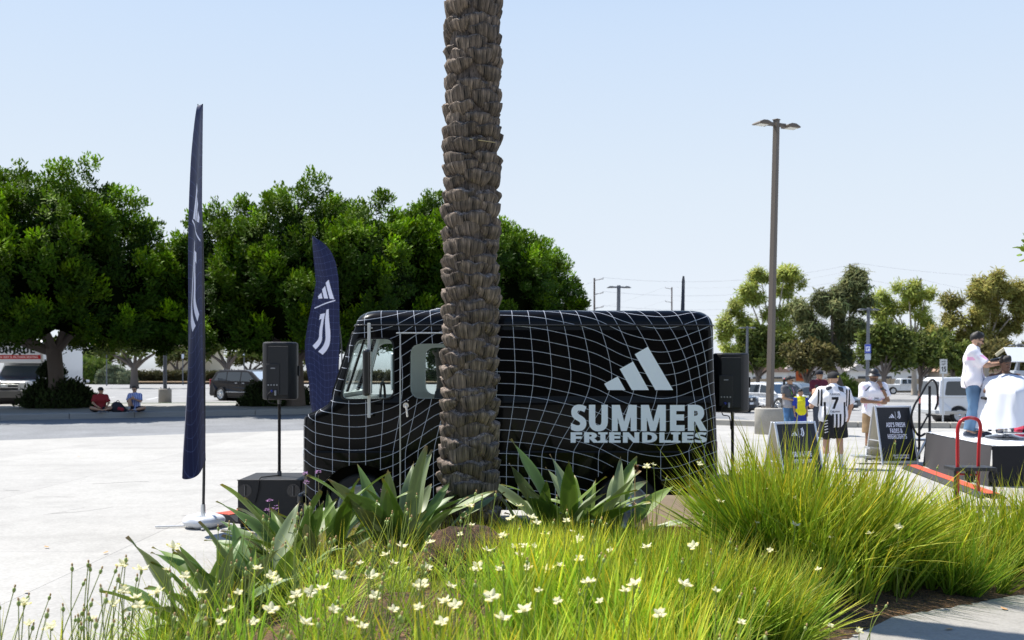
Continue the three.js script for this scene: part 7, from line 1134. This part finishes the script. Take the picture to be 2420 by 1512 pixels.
// ---------------------------------------------------------------- stage with barber and client, rails, hand truck, speakers, small things
const DECK = 0.62;
{
  const st = thing('stage', 'low platform stage with a white hatched deck and grey and black skirts', 'stage');
  const C = [[7.35, 15.25], [7.72, 18.55], [14.5, 19.4], [14.5, 15.9]];
  const deckTex = canvasTex(1024, 512, (c, w, h) => { c.fillStyle = '#e6e9ee'; c.fillRect(0, 0, w, h); c.fillStyle = '#1b1d24'; for (let j = 0; j < 9; j++) for (let i = 0; i < 9; i++) { const x = i * 118 + (j % 2) * 59, y = j * 58; c.save(); c.translate(x, y); c.beginPath(); c.moveTo(0, 0); c.lineTo(64, 4); c.lineTo(56, 16); c.lineTo(-8, 12); c.closePath(); c.fill(); c.restore(); } });
  const top = extrude(shapeOf(C), 0.06).rotateX(-Math.PI / 2).translate(0, DECK - 0.06, 0); part('deck_frame', top, blackTrim, st);
  const dg = new THREE.ShapeGeometry(shapeOf(C)).rotateX(-Math.PI / 2).translate(0, DECK + 0.004, 0), q = dg.attributes.position, uv = dg.attributes.uv; for (let i = 0; i < q.count; i++) uv.setXY(i, (q.getX(i) - 7) / 8, (-q.getZ(i) - 15) / 5); part('deck', dg, std(1, 1, 1, 0.5, { map: deckTex }), st);
  const skirt = (a, b, out, mat, flare, wave) => part('skirt', gridGeo(40, 8, (u, v) => { const x = lerp(a[0], b[0], u), d = lerp(a[1], b[1], u), k = (1 - v) * flare * (0.35 + 0.65 * Math.sin(u * Math.PI)) + wave * Math.sin(u * 26) * (1 - v) + 0.004; return [x + out[0] * k, lerp(0.0, DECK - 0.01, v), -(d + out[1] * k)]; }), mat, st);
  skirt(C[0], C[1], [-1, -0.1], std(0.036, 0.035, 0.038, 0.9), 0.16, 0.012); skirt(C[3], C[0], [0, -1], std(0.012, 0.012, 0.014, 0.85), 0.02, 0.01);
  // steps on its far left side with a black looped handrail
  const s0 = at(2160, 0, 18.7); for (let k = 0; k < 3; k++) part('step', box(0.95, 0.04, 0.3, 7.5 - 0.26 * k, DECK - 0.16 * (k + 1), -18.9 - 0.1, 0.01), alu, st);
  part('stringer', rod(at(2200, 1020, 18.6), at(2158, 1094, 18.6), 0.03), alu, st);
  const rail = thing('handrail', 'black looped handrail beside the stage steps', 'handrail'), d = 18.65, b = std(0.012, 0.012, 0.014, 0.35, { metalness: 0.4 });
  part('post', rod(at(2172, 953, d), at(2171, 1085, d), 0.024), b, rail); part('post', rod(at(2196, 912, d), at(2196, 1022, d), 0.026), b, rail);
  part('top_rail', tube([[2186, 1024], [2173, 1030], [2160, 1016], [2153, 985], [2160, 958], [2176, 932], [2192, 905], [2203, 897], [2211, 906], [2215, 930], [2215, 950], [2209, 968]].map(([u, v]) => at(u, v, d)), 0.021, 60, 8), b, rail); part('mid_rail', rod(at(2173, 1016, d), at(2196, 974, d), 0.018), b, rail);
  const back = thing('stage_rail', 'black square tube railing along the back of the stage', 'railing'), dz = 18.9;
  for (const [u, v0, v1] of [[2338, 960, 1016], [2393, 930, 1018], [2411, 930, 1018], [2440, 928, 1020]]) { const a = at(u, v0, dz); part('post', box(0.05, a.y - DECK, 0.05, a.x, (a.y + DECK) / 2, -dz, 0.006), b, back); }
  part('top_rail', (() => { const a = at(2390, 929, dz), e = at(2470, 929, dz); return box(e.x - a.x, 0.05, 0.05, (a.x + e.x) / 2, a.y, -dz, 0.006); })(), b, back);
  part('mid_rail', (() => { const a = at(2390, 948, dz), e = at(2470, 948, dz); return box(e.x - a.x, 0.04, 0.04, (a.x + e.x) / 2, a.y, -dz, 0.006); })(), b, back);
  // barber
  const p = at(2298, 1028, 17.35);
  person({ label: 'barber in a white jersey with pink cuffs cutting hair on the stage', pos: [p.x, DECK + 0.004, p.z], turn: 1.15, scale: 1.03, skin: SK.light, fat: 1.12, belly: 1.05, beard: true, glasses: true, hair: { top: 0.012 }, head: [0.25, 0.28, 0], gloves: ['L', 'R'], shirt: { mat: clothMat(shirtTex((c) => { c.fillStyle = '#f2b7da'; c.fillRect(20, 130, 90, 50); c.fillRect(402, 130, 90, 50); c.fillRect(150, 230, 200, 26); c.fillRect(190, 330, 160, 22); c.fillStyle = '#262d44'; c.fillRect(128, 140, 7, 372); c.fillRect(378, 140, 7, 372); }, (c) => { c.fillStyle = '#f2b7da'; c.fillRect(20, 150, 60, 36); c.fillRect(430, 150, 60, 36); c.fillStyle = '#262d44'; c.fillRect(112, 170, 6, 342); c.fillRect(394, 170, 6, 342); }, '#f1eef4')), loose: 0.032, hem: 0.13, sleeve: 0.9 }, trousers: { len: 1.95, mat: denim, loose: 0.03, flare: 0.02 }, shoes: cloth(0.05, 0.06, 0.085), soleMat: cloth(0.5, 0.52, 0.56),
    j: { elR: [-0.22, 1.2, 0.2], wrR: [-0.06, 1.24, 0.45], elL: [0.24, 1.22, 0.18], wrL: [0.1, 1.3, 0.44], neck: [0, 1.47, 0.01], head: [0, 1.62, 0.06], anL: [0.2, 0.09, 0.06], knL: [0.16, 0.5, 0.06], toL: [0.24, 0.035, 0.22], anR: [-0.12, 0.09, -0.06], toR: [-0.15, 0.035, 0.1] }, hand: { R: { dir: [0.3, 0.1, 1], palm: [0.6, -0.6, 0], curl: 0.8 }, L: { dir: [0, 0.2, 1], palm: [-0.4, -0.8, 0], curl: 0.8 } },
    extra: [['wrist_watch', (J) => fieldMesh([cap(J.wrR.clone().lerp(J.elR, 0.1), J.wrR.clone().lerp(J.elR, 0.16), 0.032)], 0.008), std(0.02, 0.02, 0.02, 0.4)]] });
  const cu = at(2366, 857, 17.0), cl = thing('hair_clipper', 'black hair clipper held by the barber over the client', 'hair clipper', [cu.x - 0.12, cu.y + 0.05, cu.z], 0.4); part('handle', box(0.2, 0.05, 0.05, 0, 0, 0, 0.02, 0, 0, 0.15), std(0.02, 0.02, 0.024, 0.35), cl); part('blade', box(0.04, 0.05, 0.045, 0.115, 0.018, 0, 0.006, 0, 0, 0.15), chrome, cl);
  const cm = thing('comb', 'pale wooden comb held above the client’s head', 'comb', [at(2362, 832, 17).x, at(0, 832, 17).y, -17], 0.2); part('back', box(0.2, 0.06, 0.02, 0, 0, 0, 0.008, 0, 0, 0.6), std(0.62, 0.55, 0.36, 0.6), cm);
  // client seated in a chrome barber chair under a white cape
  const c = at(2384, 1036, 17.0), cx = c.x;
  person({ label: 'client sitting in the barber chair wrapped in a white cape, smiling', pos: [cx - 0.06, DECK + 0.004, c.z], turn: -0.25, skin: SK.dark, fat: 1.1, hair: { top: 0.008, bang: true }, head: [0.35, 0.1, 0.08], trousers: { len: 1.9, mat: denim, loose: 0.02 }, shoes: shoeDark,
    j: { pelvis: [0, 0.62, -0.08], waist: [0, 0.76, -0.1], chest: [0, 0.94, -0.08], neck: [0, 1.1, -0.05], head: [-0.0, 1.255, 0.0], shL: [0.2, 1.04, -0.06], shR: [-0.2, 1.04, -0.06], elL: [0.36, 0.8, 0.04], wrL: [0.2, 0.78, 0.2], elR: [-0.32, 0.8, 0.04], wrR: [-0.16, 0.78, 0.2], hipL: [0.12, 0.6, -0.04], hipR: [-0.12, 0.6, -0.04], knL: [0.2, 0.6, 0.4], knR: [-0.18, 0.6, 0.4], anL: [0.22, 0.2, 0.46], anR: [-0.2, 0.2, 0.46], toL: [0.24, 0.13, 0.6], toR: [-0.21, 0.13, 0.6] } });
  const cape = thing('barber_cape', 'white barber cape draped over the seated client', 'cape', [cx - 0.06, DECK, c.z], -0.25);
  part('cloth', gridGeo(64, 30, (u, v) => { const a = u * Math.PI * 2, k = Math.pow(v, 0.8), sx = Math.sin(a), cz = Math.cos(a); const front = Math.max(0, cz), y = lerp(1.115, 0.24 - 0.02 * front + 0.1 * Math.max(0, sx) - 0.08 * Math.max(0, -sx), v < 0.2 ? v * 0.35 : 0.07 + (v - 0.2) / 0.8 * 0.93), shoulder = sstep(v, 0.02, 0.28); const rx = lerp(0.075, 0.33, shoulder) + 0.15 * k * v + (0.03 * Math.sin(a * 7 + v * 2) + 0.022 * noise3(sx * 4, v * 3, cz * 4)) * sstep(v, 0.15, 0.7), rz = lerp(0.075, 0.19, shoulder) + 0.5 * Math.pow(front, 0.6) * sstep(v, 0.16, 0.45) + 0.05 * v + (0.028 * Math.sin(a * 9 + 1 + v) + 0.02 * noise3(sx * 5, v * 4, cz * 5 + 3)) * sstep(v, 0.15, 0.7); return [rx * sx, y, -0.05 + rz * cz]; }), phys(0.68, 0.7, 0.76, 0.75, { transmission: 0.1, thickness: 0 }), cape);
  const ch = thing('barber_chair', 'chrome pedestal barber chair under the client', 'chair', [cx - 0.06, DECK + 0.004, c.z], -0.25);
  part('base_disc', T(new THREE.LatheGeometry([[0, 0], [0.36, 0], [0.35, 0.03], [0.15, 0.06], [0.06, 0.1]].map(([a, e]) => new THREE.Vector2(a, e)), 32)), chrome, ch); part('column', cyl(0.055, 0.055, 0.42, 0, 0.26, 0, 16), chrome, ch); part('seat', box(0.56, 0.12, 0.52, 0, 0.46, 0, 0.04), rubber, ch); part('backrest', box(0.5, 0.55, 0.08, 0, 0.78, -0.3, 0.03), rubber, ch); for (const k of [-1, 1]) part('armrest', box(0.06, 0.05, 0.42, k * 0.36, 0.68, 0, 0.02), rubber, ch); part('footrest', box(0.42, 0.03, 0.2, 0, 0.12, 0.52, 0.01), chrome, ch); part('footrest_arm', rod(V(0, 0.35, 0.2), V(0, 0.12, 0.5), 0.02), chrome, ch);
  // red bag at the frame's right edge
  const rb = at(2414, 1024, 17.4), rg = thing('red_bag', 'red crumpled bag on the stage at the right edge', 'bag', [rb.x, DECK, rb.z]); part('sack', fieldMesh([cap(V(0, 0.1, 0), V(0.06, 0.24, 0), 0.12, 0.07, { rough: 0.04 })], 0.014), cloth(0.4, 0.02, 0.06), rg);
}
// red hand truck with its folded black plate
{
  const d = 13, t = thing('hand_truck', 'red tube hand truck standing before the stage skirt', 'hand truck'), red = std(0.42, 0.012, 0.016, 0.32), P = (u, v, dd = d) => at(u, v, dd);
  part('frame_tube', tube([[2262, 1205], [2262, 1100], [2262, 1040], [2263, 1010], [2270, 994], [2284, 988], [2300, 988], [2311, 993], [2316, 1008], [2313, 1040], [2311, 1100], [2311, 1160]].map(([u, v], i) => P(u, v, d + (i > 5 ? 0.12 : 0))), 0.023, 80, 10), red, t);
  part('plate', (() => { const a = P(2250, 1108), b = P(2350, 1112); return box(b.x - a.x, 0.05, 0.34, (a.x + b.x) / 2, a.y, -d - 0.1, 0.012); })(), std(0.015, 0.015, 0.016, 0.5), t);
  for (const u of [2290, 2345]) { const a = P(u, 1124); const w = T(new THREE.TorusGeometry(0.06, 0.03, 10, 20), a.x, a.y, -d + 0.02, 0, 0.5, 0); part('wheel', w, rubber, t); }
  part('cross_bar', (() => { const a = P(2262, 1120), b = P(2311, 1122); return rod(a, b, 0.014); })(), red, t); part('axle_post', rod(P(2256, 1112), V(P(2256, 1112).x, 0.0, -d), 0.018), blackTrim, t); part('axle_post', rod(P(2348, 1114), V(P(2348, 1114).x, 0.0, -d), 0.018), blackTrim, t);
}
// loudspeakers on subwoofers
{
  const cab = std(0.012, 0.012, 0.014, 0.55, { bumpMap: grainBump, bumpScale: 0.0015 }), grey = std(0.07, 0.065, 0.065, 0.6);
  function sub(label, x, z, turn) {
    const t = thing('subwoofer', label, 'speaker', [x, 0, z], turn);
    part('cabinet', box(0.72, 0.5, 0.78, 0, 0.31, 0, 0.018), cab, t);
    for (const k of [-1, 1]) { const h = new THREE.Group(); h.name = 'handle'; t.add(h); part('cup', T(new THREE.CylinderGeometry(0.075, 0.06, 0.012, 24), k * 0.27, 0.44, 0.392, Math.PI / 2), std(0.03, 0.03, 0.034, 0.25), h); part('grip', rod(V(k * 0.27, 0.385, 0.405), V(k * 0.27, 0.495, 0.405), 0.011), std(0.1, 0.1, 0.11, 0.25, { metalness: 0.6 }), h); }
    part('edge_trim', box(0.725, 0.012, 0.012, 0, 0.556, 0.39, 0.004), grey, t);
    for (const sx of [-1, 1]) for (const sz of [-1, 1]) part('caster', T(cyl(0.045, 0.045, 0.035, 0, 0, 0, 14), sx * 0.3, 0.045, sz * 0.32, Math.PI / 2), rubber, t);
    part('power_cable', tube([V(0.02, 0.57, 0.02), V(-0.08, 0.575, 0.22), V(-0.11, 0.57, 0.38), V(-0.12, 0.45, 0.41), V(-0.16, 0.3, 0.402)], 0.007, 30, 6), rubber, t);
    return t;
  }
  function speaker(label, x, y, z, turn) {
    const t = thing('loudspeaker', label, 'speaker', [x, y, z], turn);
    const s = roundPoly([[-0.165, 0.3], [0.165, 0.3], [0.2, -0.12], [0.12, -0.22], [-0.12, -0.22], [-0.2, -0.12]], 0.05), g = extrude(s, 0.62, 0.02, 5).rotateX(-Math.PI / 2).translate(0, 0.02, 0); part('cabinet', g, cab, t);
    // rear (turned to us, local -z... the plan above puts the back at +y of the shape = -z)
    part('back_panel', box(0.22, 0.56, 0.012, 0, 0.33, 0.232, 0.004), std(0.02, 0.02, 0.022, 0.6), t);
    part('amp_plate', box(0.15, 0.34, 0.01, -0.06, 0.24, 0.242, 0.004), std(0.018, 0.019, 0.024, 0.4), t); part('name_label', box(0.05, 0.012, 0.004, -0.06, 0.36, 0.249, 0.001), std(0.35, 0.35, 0.36, 0.4), t);
    for (let k = 0; k < 4; k++) part('knob', T(cyl(0.009, 0.009, 0.02, 0, 0, 0, 10), -0.11 + k * 0.032, 0.17, 0.252, Math.PI / 2), std(0.35, 0.35, 0.36, 0.3), t);
    part('signal_plug', T(cyl(0.013, 0.013, 0.06, 0, 0, 0, 10), -0.07, 0.1, 0.27, Math.PI / 2), std(0.03, 0.06, 0.5, 0.4), t); part('signal_cable', tube([V(-0.07, 0.1, 0.3), V(-0.11, 0.05, 0.33), V(-0.1, -0.02, 0.3), V(-0.02, -0.06, 0.12), V(0.0, -0.2, 0.03)], 0.006, 24, 6), rubber, t); part('power_plug', box(0.022, 0.06, 0.03, -0.03, 0.08, 0.26, 0.006), std(0.35, 0.35, 0.36, 0.4), t);
    part('top_handle', box(0.12, 0.035, 0.03, -0.02, 0.625, 0.2, 0.012), std(0.4, 0.41, 0.42, 0.35), t); part('side_handle', box(0.02, 0.12, 0.09, 0.205, 0.33, 0.02, 0.008), rubber, t);
    return t;
  }
  function pole(label, x, z, y0, y1) { const t = thing('speaker_pole', label, 'speaker pole', [x, 0, z]); part('tube', cyl(0.018, 0.018, y1 - y0, 0, (y0 + y1) / 2, 0, 12), std(0.015, 0.015, 0.017, 0.35, { metalness: 0.3 }), t); part('collar', cyl(0.026, 0.026, 0.06, 0, y0 + 0.02, 0, 12), steel, t); part('top_cup', cyl(0.024, 0.02, 0.07, 0, y1 - 0.03, 0, 12), steel, t); return t; }
  let p = at(660, 0, 11.55); sub('black subwoofer case with round cup handles left of the van front', p.x - 0.02, -11.55, 0.0); pole('black speaker pole rising from the left subwoofer', p.x, -11.55, 0.565, 1.46); speaker('black loudspeaker on a pole left of the van, back panel toward us', p.x + 0.02, 1.45, -11.55, 0.1);
  p = at(1735, 0, 11.2); sub('black subwoofer case behind the van rear at right', p.x + 0.05, -11.35, 0.0); pole('black speaker pole rising from the right subwoofer', p.x + 0.0, -11.3, 0.565, 1.33); speaker('black loudspeaker on a pole right of the van rear', p.x - 0.02, 1.32, -11.3, -0.18);
  // cables on the ground by the left case
  const cb = thing('ground_cable', 'thin cables lying on the concrete beside the flag base', 'cable'); part('cable', tube([V(-3.2, 0.012, -11.25), V(-2.95, 0.012, -11.12), V(-2.7, 0.012, -11.2), V(-2.4, 0.012, -11.0)], 0.009, 30, 6), rubber, cb); part('cable', tube([V(-3.15, 0.012, -11.18), V(-2.9, 0.012, -11.2), V(-2.6, 0.012, -11.05)], 0.008, 30, 6), std(0.3, 0.3, 0.31, 0.5), cb);
}
// orange cable protectors
{
  const ramp = (label, x, z, turn, L) => { const t = thing('cable_protector', label, 'cable protector', [x, 0, z], turn), s = shapeOf([[-0.26, 0.004], [0.26, 0.004], [0.26, 0.02], [0.14, 0.085], [-0.14, 0.085], [-0.26, 0.02]]); part('ramp', extrude(s, L).translate(0, 0, -L / 2), std(0.02, 0.02, 0.022, 0.7), t); for (let k = 0; k < 5; k++) part('lid_strip', box(0.042, 0.012, L - 0.02, -0.104 + k * 0.052, 0.09, 0, 0.004), std(0.62, 0.09, 0.045, 0.6), t); return t; };
  ramp('orange topped cable protector left of the black subwoofer', -3.14, -12.15, -0.6, 1.0);
  ramp('long orange topped cable protector below the stage skirt', 6.95, -15.9, -0.13, 4.2).scale.set(0.7, 0.8, 1);
}
// cardboard box open beside the rear of the van
{
  const p = at(1605, 1205, 10.0), card = std(0.56, 0.41, 0.28, 0.9, { map: concreteTex }), t = thing('cardboard_box', 'open tan cardboard box leaning by the rear of the van', 'box', [p.x, 0, -10.0], 0.02);
  const a = at(1515, 1150, 9.95), b = at(1700, 1195, 9.9);
  part('front_wall', box(0.78, 0.3, 0.006, 0, 0.16, 0.22, 0.001), card, t); part('rear_wall', box(0.78, 0.3, 0.006, 0, 0.16, -0.2, 0.001), card, t); for (const k of [-1, 1]) part('side_wall', box(0.006, 0.3, 0.42, k * 0.39, 0.16, 0.01, 0.001), card, t); part('base', box(0.78, 0.006, 0.42, 0, 0.012, 0.01, 0.001), card, t);
  part('open_flap', box(0.8, 0.006, 0.34, 0.02, 0.42, 0.32, 0.001, 0.95, 0, -0.05), card, t); part('open_flap', box(0.006, 0.2, 0.4, -0.43, 0.38, 0.02, 0.001, 0, 0, 0.35), card, t);
}
// dry brown seed head near the right leafy clump, fallen leaves on the plaza
{
  const r = rng(17), p = at(1500, 1100, 9.05), t = thing('dead_plant', 'dry brown withered flower head right of the leafy clump', 'plant', [p.x, bedY(p.x, p.z), p.z]), L = p.y - bedY(p.x, p.z); part('stem', rod(V(0, 0, 0), V(0, L, 0), 0.006, 0.004), budMat, t);
  const gs = []; for (let k = 0; k < 26; k++) gs.push(T(gridGeo(1, 3, (u, v) => [(u - 0.5) * 0.018 * (1 - v), v * 0.1, 0.03 * v * v]), 0, L - 0.02, 0, 0.9 + r() * 1.2, r() * 6.28, 0)); part('dry_leaves', gs, std(0.22, 0.1, 0.045, 0.9), t);
  const lm = std(0.5, 0.28, 0.12, 0.9); for (let k = 0; k < 9; k++) { const u = [115, 60, 245, 370, 2380, 2250, 560, 190, 2330][k], v = [1296, 1400, 1310, 1330, 1445, 1490, 1150, 1080, 1420][k], d = S * EYE / (v - V0), q = at(u, v, d), f = thing('fallen_leaf', 'small dry leaf lying flat on the concrete', 'leaf', [q.x, 0.016, q.z], r() * 6, 'dry leaves on the concrete'); part('blade', gridGeo(2, 4, (s, w) => [(s - 0.5) * 0.035 * Math.sin(Math.PI * (0.1 + 0.8 * w)), 0.008 * w * w, w * 0.06]), lm, f); }
}
// ---------------------------------------------------------------- draw
const renderer = new THREE.WebGLRenderer({ antialias: true });
renderer.setSize(1024, 640);
renderer.shadowMap.enabled = true;
renderer.toneMapping = THREE.LinearToneMapping;
renderer.toneMappingExposure = EXPOSURE;
renderer.render(scene, camera);
